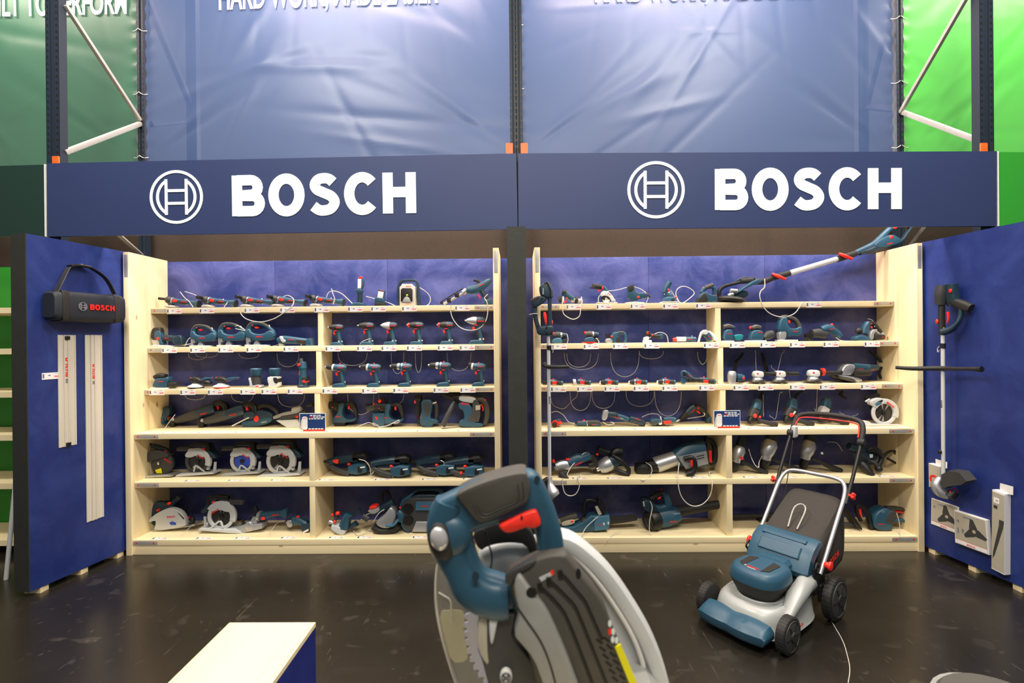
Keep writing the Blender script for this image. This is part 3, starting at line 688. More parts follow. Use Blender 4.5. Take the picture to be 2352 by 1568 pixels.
def drill(crop, x, y, label, big=1.0, metal=False, cap=False, group='cordless drill drivers on the third left shelf'):
    t = Tool(crop, 2, (0, 0), 'drill_driver', label, 'drill', group, half=.035, org=(x, y)); b = big
    def q(a): return (a[0] * b, a[1] * b) + tuple(a[2:])
    if cap:
        t.cy('depth_stop', 'rubber', q((-130, -262)), q((-85, -258)), 26 * b, 34 * b)
    else:
        t.cy('chuck', 'chrome', q((-185, -248)), q((-160, -247)), 10 * b, 20 * b); t.lt('chuck_sleeve', 'rubber', q((-165, -247)), q((-88, -243)), [(0, 20 * b), (.3, 32 * b), (1, 37 * b)])
    t.lt('torque_ring', 'silver' if metal else 'white_plastic', q((-92, -243)), q(((-20 if metal else -68), -240)), [(0, 38 * b), (.2, 44 * b), (.5, 40 * b), (.8, 47 * b), (1, 44 * b)])
    t.lt('body', 'teal', q((-70, -241)), q((80, -234)), [(0, 40 * b), (.2, 46 * b), (.75, 47 * b), (1, 34 * b)])
    t.cy('rear_cap', 'rubber', q((62, -235)), q((90, -233)), 40 * b, 28 * b)
    t.sw('handle', 'teal', [q((10, -210)), q((14, -150)), q((28, -95)), q((40, -35))], [36 * b, 31 * b, 28 * b, 27 * b], .019)
    t.sw('grip', 'rubber', [q((2, -150)), q((6, -110)), q((16, -65))], [20 * b, 20 * b, 18 * b], .0205)
    t.pr('trigger', 'signal_red', [q((-50, -182)), q((-22, -178)), q((-18, -138)), q((-46, -142))], .011, .003)
    t.pr('mode_switch', 'red', [q((-20, -196)), q((18, -198)), q((18, -188)), q((-20, -186))], .030, .002)
    t.ba('speed_selector', 'red', q((0, -286)), 12 * b, 9 * b)
    t.cy('cable_clamp', 'chrome', q((12, -58)), q((68, -62)), 9 * b)
    t.pr('battery', 'teal', [q((-82, -14)), q((-60, -42)), q((0, -50)), (56 * b, -52 * b), q((68, -16)), q((62, 0)), q((-78, 0))], .036, .008, 0)
    t.logo(22 * b, -240 * b, 60 * b, .0375 * b)
    return t.done()
def jigsaw(crop, x, y, label, b=1.0, shelf=1, group='blue D-handled jigsaws on the second left shelf', boot=True):
    t = Tool(crop, shelf, (0, 0), 'jigsaw', label, 'jigsaw', group, half=.032, org=(x, y))
    def q(P): return [(a[0] * b, a[1] * b) for a in P]
    t.pr('base_plate', 'light_grey', q([(-150, -16), (112, -16), (116, 0), (-146, 0)]), .032, .002, 0)
    t.pr('shoe_bracket', 'silver', q([(-145, -110), (-98, -122), (-88, -60), (-112, -50), (-112, -14), (-142, -14)]), .018, .004, 0)
    t.pr('shoe_bracket', 'silver', q([(-40, -60), (-10, -70), (20, -14), (-60, -14)]), .016, .003, 0)
    t.pr('body', 'teal', q([(-148, -190), (-95, -210), (-70, -150), (60, -140), (130, -190), (190, -170), (192, -100), (150, -70), (40, -66), (-60, -64), (-80, -95), (-145, -105)]), .028, .009, 1)
    t.sw('handle', 'teal', q([(-122, -150), (-116, -215), (-82, -256), (-10, -266), (60, -252), (120, -218), (165, -170), (172, -120)]), [34 * b, 34 * b, 28 * b, 19 * b, 18 * b, 22 * b, 28 * b, 30 * b], .020)
    t.sw('grip', 'grey_rubber', q([(-128, -225), (-84, -272), (-10, -280), (62, -264), (118, -230)]), [14 * b, 18 * b, 14 * b, 13 * b, 12 * b], .023)
    t.ba('lock_button', 'signal_red', (-66 * b, -248 * b), 10 * b, 16 * b, .024)
    t.pr('trigger', 'signal_red', q([(-50, -232), (-2, -230), (0, -208), (-46, -210)]), .010, .002)
    t.cy('cable_clamp', 'chrome', (118 * b, -250 * b), (138 * b, -208 * b), 8 * b)
    t.logo(20 * b, -112 * b, 72 * b, .0285)
    if boot: t.cy('blade', 'chrome', (-118 * b, -20 * b), (-118 * b, 0), 3 * b)
    return t.done()
def palm_sander(crop, x, y, label, shelf, pad='paper', b=1.0, bag=True, group=None):
    t = Tool(crop, shelf, (0, 0), 'palm_sander', label, 'sander', group, half=.04, org=(x, y))
    def q(a): return (a[0] * b, a[1] * b) + tuple(a[2:])
    t.pr('sanding_pad', pad, [q((-100, -14)), q((90, -14)), q((95, 0)), q((-105, 0))], .038, .002, 0)
    t.pr('housing', 'teal', [q(p) for p in [(-85, -18), (-80, -60), (-60, -90), (-55, -130), (60, -130), (100, -150), (112, -110), (85, -60), (90, -18)]], .034, .009)
    t.sw('grip', 'rubber', [q((-75, -140)), q((-20, -158)), q((50, -150))], [26 * b, 34 * b, 28 * b], .030)
    t.ba('button', 'signal_red', q((-82, -136)), 18 * b, 16 * b, .016)
    if bag: t.sw('dust_box', 'rubber', [q((95, -50)), q((150, -45)), q((200, -55))], [26 * b, 40 * b, 26 * b], .026)
    t.logo(25 * b, -90 * b, 60 * b, .0345)
    return t.done()
def rotary_sander(crop, x, y, label, shelf, red_pad, b=1.0):
    t = Tool(crop, shelf, (0, 0), 'orbital_sander', label, 'sander', None, half=.045, org=(x, y))
    def q(a): return (a[0] * b, a[1] * b) + tuple(a[2:])
    t.lt('backing_pad', 'signal_red' if red_pad else 'rubber', q((0, 0)), q((0, -16)), [(0, 86 * b), (1, 90 * b)], 24)
    t.lt('skirt', 'light_grey', q((0, -16)), q((0, -58)), [(0, 94 * b), (.35, 88 * b), (.7, 50 * b), (1, 40 * b)], 24)
    t.sw('grip', 'rubber', [q((-62, -100)), q((-20, -108)), q((30, -104)), q((70, -88))], [26 * b, 36 * b, 34 * b, 22 * b], .028)
    t.cy('neck', 'dark_grey', q((5, -60)), q((5, -90)), 38 * b)
    t.ba('paddle', 'signal_red', q((-55, -118)), 20 * b, 18 * b, .014)
    t.sw('tail', 'teal', [q((75, -92)), q((110, -112)), q((180, -122)), q((222, -122))], [22 * b, 20 * b, 14 * b, 16 * b])
    t.ba('valve', 'signal_red', q((78, -92)), 15 * b, 13 * b, .016)
    if not red_pad: t.ba('dust_bag', 'black', q((135, -65)), 62 * b, 40 * b, .03)
    t.logo(215 * b, -124 * b, 26 * b, .014 * b)
    return t.done()

# ================================================================== left unit, row 1
grinder('A', 365, 482, 'cordless angle grinder at the left end of the top left shelf, side handle pointing left', False)
grinder('A', 815, 472, 'second angle grinder on the top left shelf, thick black handle pointing at the viewer')
grinder('A', 1288, 466, 'third angle grinder on the top left shelf, above the long hanging cable loop')
grinder('A', 1668, 456, 'fourth angle grinder on the top left shelf, with the fattest blue body', True, 1.15)
grinder('A', 2138, 456, 'fifth angle grinder on the top left shelf, beside the upright stick lamp')
t = Tool('B', 0, (562, 546), 'stick_lamp', 'upright cordless stick lamp with white lens and red tip on the top left shelf', 'work lamp', half=.035)
t.pr('battery', 'teal', [(488, 512), (560, 500), (630, 512), (632, 546), (486, 546)], .034, .007, 0)
t.sw('neck', 'teal_dark', [(565, 510), (572, 430), (570, 360)], [34, 30, 34], .022)
t.pr('collar', 'teal', [(516, 340), (606, 330), (608, 385), (560, 395), (530, 375)], .024, .006)
t.pr('lamp_head', 'teal', [(552, 335), (556, 200), (590, 184), (622, 205), (618, 330)], .016, .005)
t.pr('lens', 'lamp_glass', [(550, 330), (554, 215), (596, 215), (592, 330)], .006, .002, 0, dy=-.016)
t.pr('tip', 'red', [(553, 212), (575, 184), (606, 182), (600, 214)], .018, .003); t.logo(604, 285, 30, .0165, 88); t.done()
t = Tool('B', 0, (820, 542), 'pocket_lamp', 'small square cordless lamp tilted back on the top left shelf', 'work lamp', half=.035)
t.pr('battery', 'rubber', [(762, 500), (880, 505), (884, 543), (758, 543)], .034, .006, 0); t.pr('hinge', 'teal', [(760, 440), (870, 450), (880, 505), (762, 500)], .026, .005, 0)
t.pr('lamp_head', 'teal', [(796, 336), (884, 356), (864, 466), (776, 448)], .014, .004, 0); t.pr('lens', 'lamp_glass', [(802, 362), (868, 374), (856, 448), (788, 440)], .003, .001, 0, dy=-.014)
t.logo(846, 358, 44, .0143, -12); t.done()
t = Tool('B', 0, (1165, 543), 'work_light', 'square cream work light with carrying frame and yellow LED on the top left shelf', 'work lamp', half=.055)
t.sw('frame', 'teal_dark', [(1058, 540), (1044, 420), (1052, 290), (1090, 236), (1170, 228), (1250, 234), (1282, 290), (1288, 420), (1300, 540)], [24, 20, 17, 16, 16, 16, 17, 22, 26], .018, smooth=3)
t.pr('housing', 'card', [(1072, 540), (1070, 320), (1100, 286), (1225, 286), (1258, 320), (1262, 540)], .045, .008, 0)
for i in range(8): t.bx('housing', 'card', 1104 + i * 15, 276, 1110 + i * 15, 300, .044, .001)
t.pr('reflector', 'black', [(1088, 490), (1088, 350), (1108, 332), (1212, 332), (1230, 350), (1230, 490), (1200, 505), (1110, 505)], .004, .001, 0, dy=-.046)
t.pr('reflector', 'chrome', [(1108, 500), (1130, 450), (1160, 430), (1190, 450), (1214, 500)], .002, .0005, 0, dy=-.051)
t.ba('led', 'yellow', (1166, 418, -.054), 13, 11, .004); t.logo(1180, 310, 60, .0455, 0, 'red_ink'); t.logo(1180, 522, 40, .0455, 0, 'red_ink'); t.done()
t = Tool('B', 0, (2140, 530), 'caulking_gun', 'cordless caulking gun lying tilted at the right end of the top left shelf', 'caulking gun', half=.035)
t.sw('cartridge_rail', 'galvanised', [(1600, 518), (1860, 372)], 15, smooth=0); t.sw('cartridge_rail', 'black', [(1566, 490), (1830, 330)], 7, smooth=0)
t.bx('rail_clamp', 'black', 1640, 440, 1690, 505, .012); t.bx('rail_clamp', 'black', 1735, 380, 1790, 440, .012); t.bx('rail_clamp', 'black', 1558, 484, 1590, 522, .012)
t.cy('collar', 'alloy', (1835, 385), (1885, 345), 34)
t.sw('body', 'teal', [(1885, 345), (1960, 345), (2050, 310), (2120, 265), (2180, 225)], [44, 54, 50, 44, 28], .030)
t.sw('hook', 'rubber', [(1965, 226), (2005, 232), (2030, 255), (1995, 290)], 15)
t.sw('handle', 'teal_dark', [(2055, 340), (2090, 400), (2130, 460), (2150, 500)], [34, 30, 28, 34], .020); t.pr('battery', 'teal', [(2080, 520), (2100, 480), (2170, 450), (2196, 480), (2196, 530), (2085, 532)], .034, .007, 0)
t.pr('trigger', 'signal_red', [(2005, 400), (2030, 400), (2058, 440), (2046, 456)], .012, .003); t.logo(2060, 290, 62, .031, 28); t.logo(2185, 255, 20, .02, 60); t.done()
# ---- row 2, left half
t = Tool('A', 1, (260, 1052), 'barrel_jigsaw', 'barrel-grip cordless jigsaw at the left end of the second left shelf', 'jigsaw', half=.032)
t.pr('base_plate', 'light_grey', [(160, 1045), (200, 1025), (380, 1030), (440, 1052), (165, 1052)], .034, .002, 0); t.pr('shoe_bracket', 'silver', [(165, 965), (265, 965), (265, 1030), (190, 1030)], .02, .003, 0)
t.pr('motor_housing', 'rubber', [(160, 960), (165, 870), (185, 820), (240, 808), (285, 825), (285, 960)], .026, .008); t.pr('front_cover', 'teal', [(205, 960), (210, 870), (240, 850), (285, 850), (290, 960), (320, 1020), (270, 1030), (265, 970)], .029, .007)
t.sw('grip', 'teal_dark', [(290, 945), (370, 940), (450, 950), (530, 960)], [45, 36, 40, 58], .026); t.pr('battery', 'teal_dark', [(430, 930), (530, 900), (552, 960), (540, 1040), (440, 1020)], .032, .008)
t.pr('lock_switch', 'signal_red', [(240, 932), (275, 932), (275, 965), (240, 965)], .031, .002); t.logo(362, 945, 50, .0265); t.done()
jigsaw('A', 780, 1055, 'first D-handled jigsaw, blue and grey, right of the barrel-grip one', .93)
jigsaw('A', 1125, 1052, 'second D-handled jigsaw, in the middle of the three, cable on its grip')
jigsaw('A', 1470, 1052, 'third D-handled jigsaw, largest of the three, beside the flat multi-cutter', 1.03)
t = Tool('A', 1, (1900, 1042), 'multi_cutter', 'flat cordless multi-cutter lying left of the first divider', 'cutting tool', half=.034)
t.sw('body', 'teal', [(1712, 985), (1760, 968), (1880, 975), (1990, 985), (2070, 992)], [36, 50, 46, 40, 38], .030); t.pr('nose_shield', 'light_grey', [(1735, 925), (1780, 925), (1790, 965), (1818, 970), (1812, 1002), (1765, 998)], .033, .003)
t.sw('grip', 'rubber', [(1950, 985), (2080, 996)], 36, .032); t.pr('battery', 'teal', [(2060, 965), (2125, 950), (2132, 1042), (2062, 1036)], .034, .006, 0); t.pr('foot', 'mid_grey', [(1720, 1010), (1780, 1020), (1780, 1044), (1725, 1044)], .02, .002, 0)
t.cy('cable_clamp', 'chrome', (1982, 950), (1990, 1036), 8); t.logo(1885, 968, 62, .0305); t.logo(2018, 990, 24, .0325); t.done()
# ---- row 2, right half
impact('B', 285, 1022, 'smallest impact driver, beside the divider on the second left shelf', 'rubber', False, .93)
impact('B', 655, 1020, 'impact driver with an all-black nose, second from the divider')
impact('B', 940, 1018, 'impact driver with a pale grey nose on the second left shelf', 'light_grey')
impact('B', 1262, 1018, 'impact driver with a red ring, directly right of the pale-nosed one', 'rubber', True)
impact('B', 1632, 1012, 'impact driver with a red ring, second from the right-hand post', 'rubber', True)
t0 = impact('B', 2000, 1010, 'largest impact wrench with silver gear case, beside the right-hand post', 'silver', False, 1.2)
# ---- row 3, left half
palm_sander('C', 275, 452, 'blue palm sander at the left end of the third left shelf', 2)
rotary_sander('C', 695, 458, 'orbital sander with a black pad and black dust bag', 2, False)
rotary_sander('C', 1008, 462, 'orbital sander with a red pad on the third left shelf', 2, True)
def trim_router(crop, x, y, label, white):
    t = Tool(crop, 2, (0, 0), 'trim_router', label, 'router', None, half=.04, org=(x, y))
    t.lt('motor_cap', 'teal', (0, -240), (0, -150), [(0, 60), (.1, 68), (.6, 66), (1, 52)], 18)
    if white:
        t.cy('neck', 'teal_dark', (0, -160), (0, -135), 46); t.pr('base', 'white_plastic', [(-60, -140), (62, -140), (60, -115), (66, 0), (-62, 0), (-50, -40), (-70, -100)], .038, .008)
        t.pr('base_grip', 'rubber', [(0, -130), (64, -130), (64, -50), (20, -60)], .040, .003)
    else:
        t.cy('neck', 'rubber', (0, -150), (0, -120), 52); t.lt('motor', 'dark_grey', (0, -130), (0, -40), [(0, 60), (1, 62)], 18); t.pr('base', 'light_grey', [(-72, -120), (-50, -130), (-30, -80), (-10, -40), (70, -40), (74, 0), (-55, 0), (-55, -70)], .040, .006)
        t.pr('badge', 'red_ink', [(20, -34), (62, -34), (62, -14), (20, -14)], .0405, .001, 0)
    t.logo(8, -205, 60, .030); return t.done()
trim_router('C', 1435, 465, 'short trim router with grey metal base on the third left shelf', False)
trim_router('C', 1663, 466, 'trim router with a white plastic base on the third left shelf', True)
t = Tool('C', 2, (2015, 464), 'drywall_cutter', 'tall upright drywall cutter beside the divider on the third left shelf', 'rotary cutter', half=.045)
t.lt('battery', 'teal_dark', (2015, 464), (2015, 420), [(0, 70), (.4, 72), (1, 40)]); t.lt('body', 'teal', (2012, 430), (2008, 200), [(0, 50), (.3, 48), (.7, 42), (1, 44)]); t.cy('collar', 'teal', (2008, 235), (2008, 150), 52, 42)
t.cy('nose', 'black', (1990, 155), (1990, 108), 36, 24); t.pr('switch', 'signal_red', [(1960, 170), (1995, 165), (1995, 200), (1965, 205)], .042, .003); t.pr('clip', 'signal_red', [(2030, 370), (2060, 370), (2062, 405), (2030, 405)], .048, .003)
t.pr('side_grip', 'rubber', [(2020, 330), (2062, 340), (2062, 400), (2025, 400)], .045, .003); t.logo(1992, 285, 50, .042, 88); t.done()
# ---- row 3, right half
drill('D', 325, 462, 'drill driver with a white torque ring, first right of the divider')
drill('D', 745, 458, 'drill driver with a white torque ring, second right of the divider')
drill('D', 1125, 456, 'hammer drill with a silver metal collar, middle of the row of five', 1.02, True)
drill('D', 1600, 450, 'hammer drill with a silver collar and long black chuck, fourth of the five', 1.05, True)
drill('D', 2030, 446, 'drywall screwdriver with a black nose cap, beside the right-hand post', 1.0, False, True)
# ---- row 4 (deeper shelf)
t = Tool('C', 3, (200, 965), 'reciprocating_saw', 'compact reciprocating saw at the left end of the fourth left shelf', 'reciprocating saw', half=.035)
t.pr('shoe', 'light_grey', [(30, 870), (60, 868), (62, 920), (130, 915), (142, 945), (60, 960), (30, 965)], .024, .003, 0); t.sw('gear_case', 'rubber', [(120, 900), (190, 910)], [44, 50], .032); t.sw('body', 'teal', [(170, 905), (240, 890), (330, 880)], [52, 60, 50], .034)
t.sw('handle', 'teal', [(300, 870), (330, 800), (350, 730)], [50, 40, 40], .024); t.pr('battery', 'teal_dark', [(320, 790), (325, 715), (370, 705), (400, 725), (395, 830), (350, 850)], .034, .007); t.pr('trigger', 'red', [(360, 840), (385, 840), (380, 880), (355, 880)], .015, .003)
t.logo(275, 880, 80, .0345, 6); t.done()
def recip(crop, org, base, label):
    t = Tool(crop, 3, base, 'reciprocating_saw', label, 'reciprocating saw', None, half=.04, org=org)
    t.pr('shoe', 'black', [(-5, 880), (20, 870), (40, 900), (75, 880), (70, 980), (30, 1005), (0, 960)], .03, .005, 0); t.cy('blade_clamp', 'silver', (50, 895, -.035), (80, 910, 0), 22)
    t.sw('front_grip', 'dark_grey', [(80, 915), (170, 890), (300, 850), (360, 830)], [40, 52, 64, 60], .040); t.sw('body', 'teal_dark', [(350, 835), (450, 800), (560, 770)], [62, 68, 66], .042)
    t.sw('handle', 'black', [(540, 720), (620, 705), (680, 760), (660, 860), (560, 860)], [40, 34, 36, 38, 40], .024); t.pr('trigger', 'red', [(570, 738), (600, 735), (605, 790), (580, 788)], .016, .004)
    t.pr('battery', 'teal_dark', [(560, 800), (690, 790), (700, 880), (570, 890)], .036, .007); t.logo(440, 828, 78, .0425, 12); return t.done()
recip('C', (385, -12), (200, 975), 'long grey and blue reciprocating saw, left of the two crossed ones')
recip('C', (740, 0), (300, 970), 'long grey and blue reciprocating saw, right of the two crossed ones')
t = Tool('C', 3, (1480, 962), 'hand_planer', 'blue hand planer lying between the reciprocating saws and the silver saw', 'planer', half=.045)
t.pr('sole', 'teal', [(1282, 900), (1430, 880), (1660, 840), (1650, 900), (1560, 945), (1440, 965), (1290, 968)], .042, .006); t.pr('body', 'teal_dark', [(1420, 890), (1440, 780), (1500, 760), (1660, 800), (1660, 880), (1440, 950)], .038, .008)
t.sw('handle', 'rubber', [(1450, 850), (1455, 760), (1510, 715), (1600, 720), (1680, 780), (1700, 840)], [26, 28, 26, 24, 26, 28], .022); t.ba('knob', 'signal_red', (1485, 735), 14, 22, .02); t.ba('knob', 'red', (1465, 865, -.04), 34, 40, .012)
t.pr('trigger', 'red', [(1490, 765), (1525, 765), (1525, 790), (1490, 790)], .014, .002); t.logo(1560, 905, 60, .043, 14, 'light_grey'); t.done()
t = Tool('C', 3, (1850, 965), 'plate_shear', 'silver and grey flat saw partly hidden by the small blue sign', 'cutting tool', half=.045)
t.pr('guide_plate', 'light_grey', [(1710, 880), (1960, 870), (2050, 960), (1840, 965)], .05, .003, 0); t.sw('arm', 'mid_grey', [(1660, 855), (1780, 820), (1930, 790), (1985, 745)], [22, 30, 32, 24], .026); t.sw('body', 'dark_grey', [(1760, 860), (1960, 830), (2060, 800)], [36, 44, 40], .036)
t.cy('motor', 'galvanised', (1880, 770), (1990, 745), 34); t.ba('switch', 'red', (1955, 838, -.03), 18, 18, .012); t.pr('handle', 'rubber', [(2050, 690), (2130, 670), (2140, 720), (2060, 730)], .02, .005); t.done()
def rotary_hammer(org, base, label, dust=False, b=1.0, dy=0):
    t = Tool('D', 3, base, 'rotary_hammer', label, 'rotary hammer', 'cordless rotary hammers on the fourth left shelf', half=.045, org=org)
    t.cy('chuck', 'black', (125, 695), (165, 695), 24, 34); t.cy('chuck_ring', 'signal_red', (165, 695), (192, 696), 36); t.sw('gear_case', 'rubber', [(190, 700), (330, 725)], [46, 62], .036)
    t.pr('motor_housing', 'teal', [(320, 672), (385, 672), (395, 700), (370, 760), (378, 830), (430, 868), (505, 862), (540, 838), (535, 878), (480, 905), (400, 908), (385, 945), (262, 945), (255, 860), (330, 770)], .040, .009)
    t.sw('handle', 'rubber', [(385, 690), (450, 682), (490, 700), (515, 770), (535, 850)], [20, 24, 28, 26, 20], .021); t.pr('trigger', 'signal_red', [(425, 706), (452, 706), (450, 752), (430, 752)], .013, .003)
    t.ba('mode_knob', 'black', (280, 725, -.036), 34, 34, .012); t.ba('mode_knob', 'red', (258, 718, -.048), 10, 8, .004)
    t.pr('battery', 'black', [(268, 905), (405, 905), (408, 948), (272, 948)], .042, .006, 0)
    t.logo(325, 835, 56, .0405)
    return t
t = rotary_hammer((0, 0), (330, 950), 'rotary hammer with a long black side handle, behind the left blue sign')
t.sw('side_handle', 'dark_grey', [(175, 720, -.02), (172, 800, -.04), (160, 900, -.06)], [20, 30, 26]); t.done()
t = rotary_hammer((570, 10), (330, 955), 'rotary hammer with a blue dust extraction box fitted in front')
t.pr('dust_box', 'teal', [(170, 780), (315, 780), (318, 952), (270, 952), (170, 905)], .046, .007, 0); t.pr('dust_window', 'mid_grey', [(180, 890), (255, 925), (250, 950), (178, 930)], .047, .002, 0)
t.sw('suction_tube', 'dark_grey', [(90, 730), (160, 720), (235, 690)], [38, 40, 46]); t.cy('suction_tube', 'black', (98, 665, -.02), (98, 700, -.02), 22); t.sw('side_handle', 'black', [(235, 650), (285, 620), (295, 680)], [28, 32, 22]); t.ba('side_handle', 'signal_red', (255, 635, -.03), 24, 24, .01)
t.pr('badge', 'red', [(205, 815), (240, 830), (228, 865), (208, 840)], .0465, .001, 0); t.done()
t = Tool('D', 3, (1380, 965), 'rotary_hammer', 'upright rotary hammer with vertical black side handle, third from the divider', 'rotary hammer', 'cordless rotary hammers on the fourth left shelf', half=.05)
t.sw('side_handle', 'black', [(1290, 700), (1292, 820), (1290, 935)], [26, 24, 22]); t.cy('chuck', 'black', (1245, 620), (1330, 620), 34, 44); t.cy('chuck_ring', 'signal_red', (1240, 660), (1262, 662), 26); t.cy('chuck', 'black', (1290, 640), (1300, 700), 34)
t.pr('motor_housing', 'teal', [(1325, 640), (1440, 628), (1470, 660), (1470, 740), (1440, 860), (1500, 870), (1545, 890), (1540, 915), (1480, 925), (1470, 965), (1380, 968), (1310, 930), (1320, 820), (1345, 760)], .045, .01)
t.pr('side_panel', 'dark_grey', [(1375, 650), (1440, 650), (1450, 780), (1400, 850), (1370, 800)], .047, .003); t.sw('handle', 'dark_grey', [(1440, 690), (1500, 680), (1515, 760), (1505, 880)], [18, 26, 26, 22], .022); t.pr('trigger', 'signal_red', [(1445, 690), (1468, 690), (1468, 740), (1452, 740)], .02, .003); t.cy('cable_clamp', 'chrome', (1440, 690, -.02), (1515, 668, -.02), 9); t.logo(1338, 840, 40, .0465, 80); t.done()
t = Tool('D', 3, (1950, 970), 'demolition_hammer', 'largest rotary hammer, silver topped, standing at the right end of the fourth left shelf', 'rotary hammer', half=.06)
t.pr('gear_case', 'light_grey', [(1790, 575), (1960, 595), (2010, 630), (1985, 680), (1790, 650)], .050, .01); t.pr('motor_housing', 'teal', [(1785, 650), (1960, 680), (1960, 900), (2090, 920), (2080, 970), (1850, 965), (1785, 940), (1800, 880), (1860, 870), (1850, 760), (1790, 740)], .052, .01)
t.pr('side_panel', 'dark_grey', [(1955, 640), (2040, 620), (2060, 900), (1950, 900), (1880, 880), (1960, 780)], .054, .005); t.sw('handle', 'dark_grey', [(2010, 640), (2080, 640), (2125, 720), (2130, 840), (2100, 940)], [34, 36, 36, 34, 30], .028)
t.sw('handle_edge', 'signal_red', [(2060, 690), (2085, 740), (2078, 770)], [8, 10, 8], .03); t.ba('handle_button', 'red', (2105, 642), 22, 18, .029); t.lt('chuck', 'black', (1580, 560), (1790, 620), [(0, 24), (.3, 46), (.6, 52), (1, 78)]); t.sw('side_handle', 'dark_grey', [(1735, 650, -.04), (1680, 780, -.07), (1605, 940, -.09)], [18, 32, 32])
t.pr('sticker', 'card_grey', [(1998, 698), (2052, 695), (2052, 750), (1998, 756)], .0545, .0005, 0); t.logo(1865, 680, 95, .0525, -8); t.done()
# small blue info signs
def info_sign(px0, py0, px1, py1, label):
    Y = 3.985; c = W((px0 + px1) / 2, py1, Y); o = thing('info_sign', label, 'sign', (c.x, Y, ZS[3] + .0006)); w = (px1 - px0) * Y / FPX; h = (py1 - py0) * Y / FPX
    MB().box((0, 0, h / 2), (w, .003, h)).build('holder', 'lamp_glass', o); MB().box((0, -.0025, h * .55), (w * .96, .001, h * .84)).build('blue_field', 'sign_blue', o); MB().box((.06 * w, -.0028, h * .08), (w * .84, .001, h * .09)).build('red_stripe', 'signal_red', o)
    MB().prism([(-w * .40, h * .12), (-w * .19, h * .12), (-w * .19, h * .82), (-w * .40, h * .82)], -.004, -.003, 0, 0, corner=.01).build('phone_picture', 'paper', o); MB().box((-w * .295, -.0044, h * .74), (w * .15, .0006, h * .03)).build('phone_header', 'red_ink', o)
    MB().prism([(-w * .48, 0.02 * h), (-w * .40, h * .02), (-w * .40, h * .66), (-w * .44, h * .66)], -.0038, -.003, 0, 1).build('hand_picture', 'card', o)
    # printed lines too small to read: pale bars with word gaps
    ln = MB()
    for j, (x0, x1, z) in enumerate([(-.10, .33, .88), (.03, .40, .79), (-.13, .36, .70), (-.16, .40, .16)]):
        x = x0
        while x < x1:
            L = random.uniform(.05, .12); ln.box(((x + L / 2) * w, -.0034, z * h), (L * w * .92, .0008, h * .055)); x += L + .02
    ln.build('printed_lines', 'paper', o); MB().box((-w * .04, -.0036, h * .785), (w * .12, .0008, h * .05)).build('red_word', 'red', o)
    return o
info_sign(688, 943, 748.5, 986, 'small blue info sign with a phone picture before the left divider')
info_sign(1639.5, 937, 1700, 979, 'small blue info sign with a phone picture before the right divider')
# ---- row 5: circular saws
def circ_saw(t, gx, gy, R, guard, inner=None, top='black', m_lower=None):
    """upper guard arc, blade, lower guard, motor"""
    def ring(part, m, r0, r1, a0, a1, h, dy, n=20):
        P = [(gx + r1 * cos(radians(a0 + (a1 - a0) * i / n)), gy - r1 * sin(radians(a0 + (a1 - a0) * i / n))) for i in range(n + 1)] + [(gx + r0 * cos(radians(a1 - (a1 - a0) * i / n)), gy - r0 * sin(radians(a1 - (a1 - a0) * i / n))) for i in range(n + 1)]
        t.pr(part, m, P, h, .006, 0, dy)
    t.cy('motor', 'teal_dark', (gx, gy - R * .25, .01), (gx, gy - R * .25, .085), R * .55)
    t.lt('blade', 'dark_steel', (gx, gy, -.001), (gx, gy, .001), [(0, R * .86), (1, R * .86)], 30)
    for a_ in (60, 100, 235, 265): t.pr('blade_highlight#%d' % a_, 'silver', [(gx + r_ * cos(radians(a_ + d_)), gy - r_ * sin(radians(a_ + d_))) for r_, d_ in ((R * .2, 0), (R * .68, -7), (R * .68, 7))], .0006, 0, 0, -.0018)
    ring('upper_guard', guard, R * .70, R * 1.12, -22, 150, .016, -.004)
    ring('lower_guard', m_lower or guard, R * .72, R * .98, 150, 345, .010, -.006)
    t.cy('arbor', 'black', (gx, gy, -.018), (gx, gy, 0), R * .17)
    return ring
t = Tool('E', 4, (280, 560), 'circular_saw', 'black circular saw with a yellow tag at the left end of the fifth left shelf', 'circular saw', half=.05)
circ_saw(t, 290, 415, 125, 'dark_grey'); t.lt('blade_cover', 'dark_grey', (290, 420, -.022), (290, 420, -.004), [(0, 120), (.5, 134), (1, 136)], 26)
t.pr('body', 'dark_grey', [(100, 300), (180, 230), (330, 240), (420, 320), (300, 330), (150, 390), (110, 360)], .045, .01); t.sw('handle', 'teal_dark', [(165, 190), (240, 215), (330, 250), (355, 280)], [22, 26, 28, 30], .022); t.sw('front_handle', 'teal_dark', [(118, 160), (105, 220), (100, 280)], [30, 34, 24])
t.ba('button', 'signal_red', (100, 312, -.03), 18, 16, .01); t.ba('button', 'red', (345, 255, -.02), 14, 12, .01); t.pr('yellow_tag', 'yellow', [(222, 482), (296, 460), (308, 522), (240, 524)], .001, .0003, 0, -.026); t.pr('base_plate', 'galvanised', [(80, 545), (410, 530), (470, 545), (70, 566)], .07, .002, 0)
t.cy('clamp_screw', 'chrome', (268, 385, -.035), (268, 415, -.03), 12); t.logo(370, 370, 92, .0235, -32); t.done()
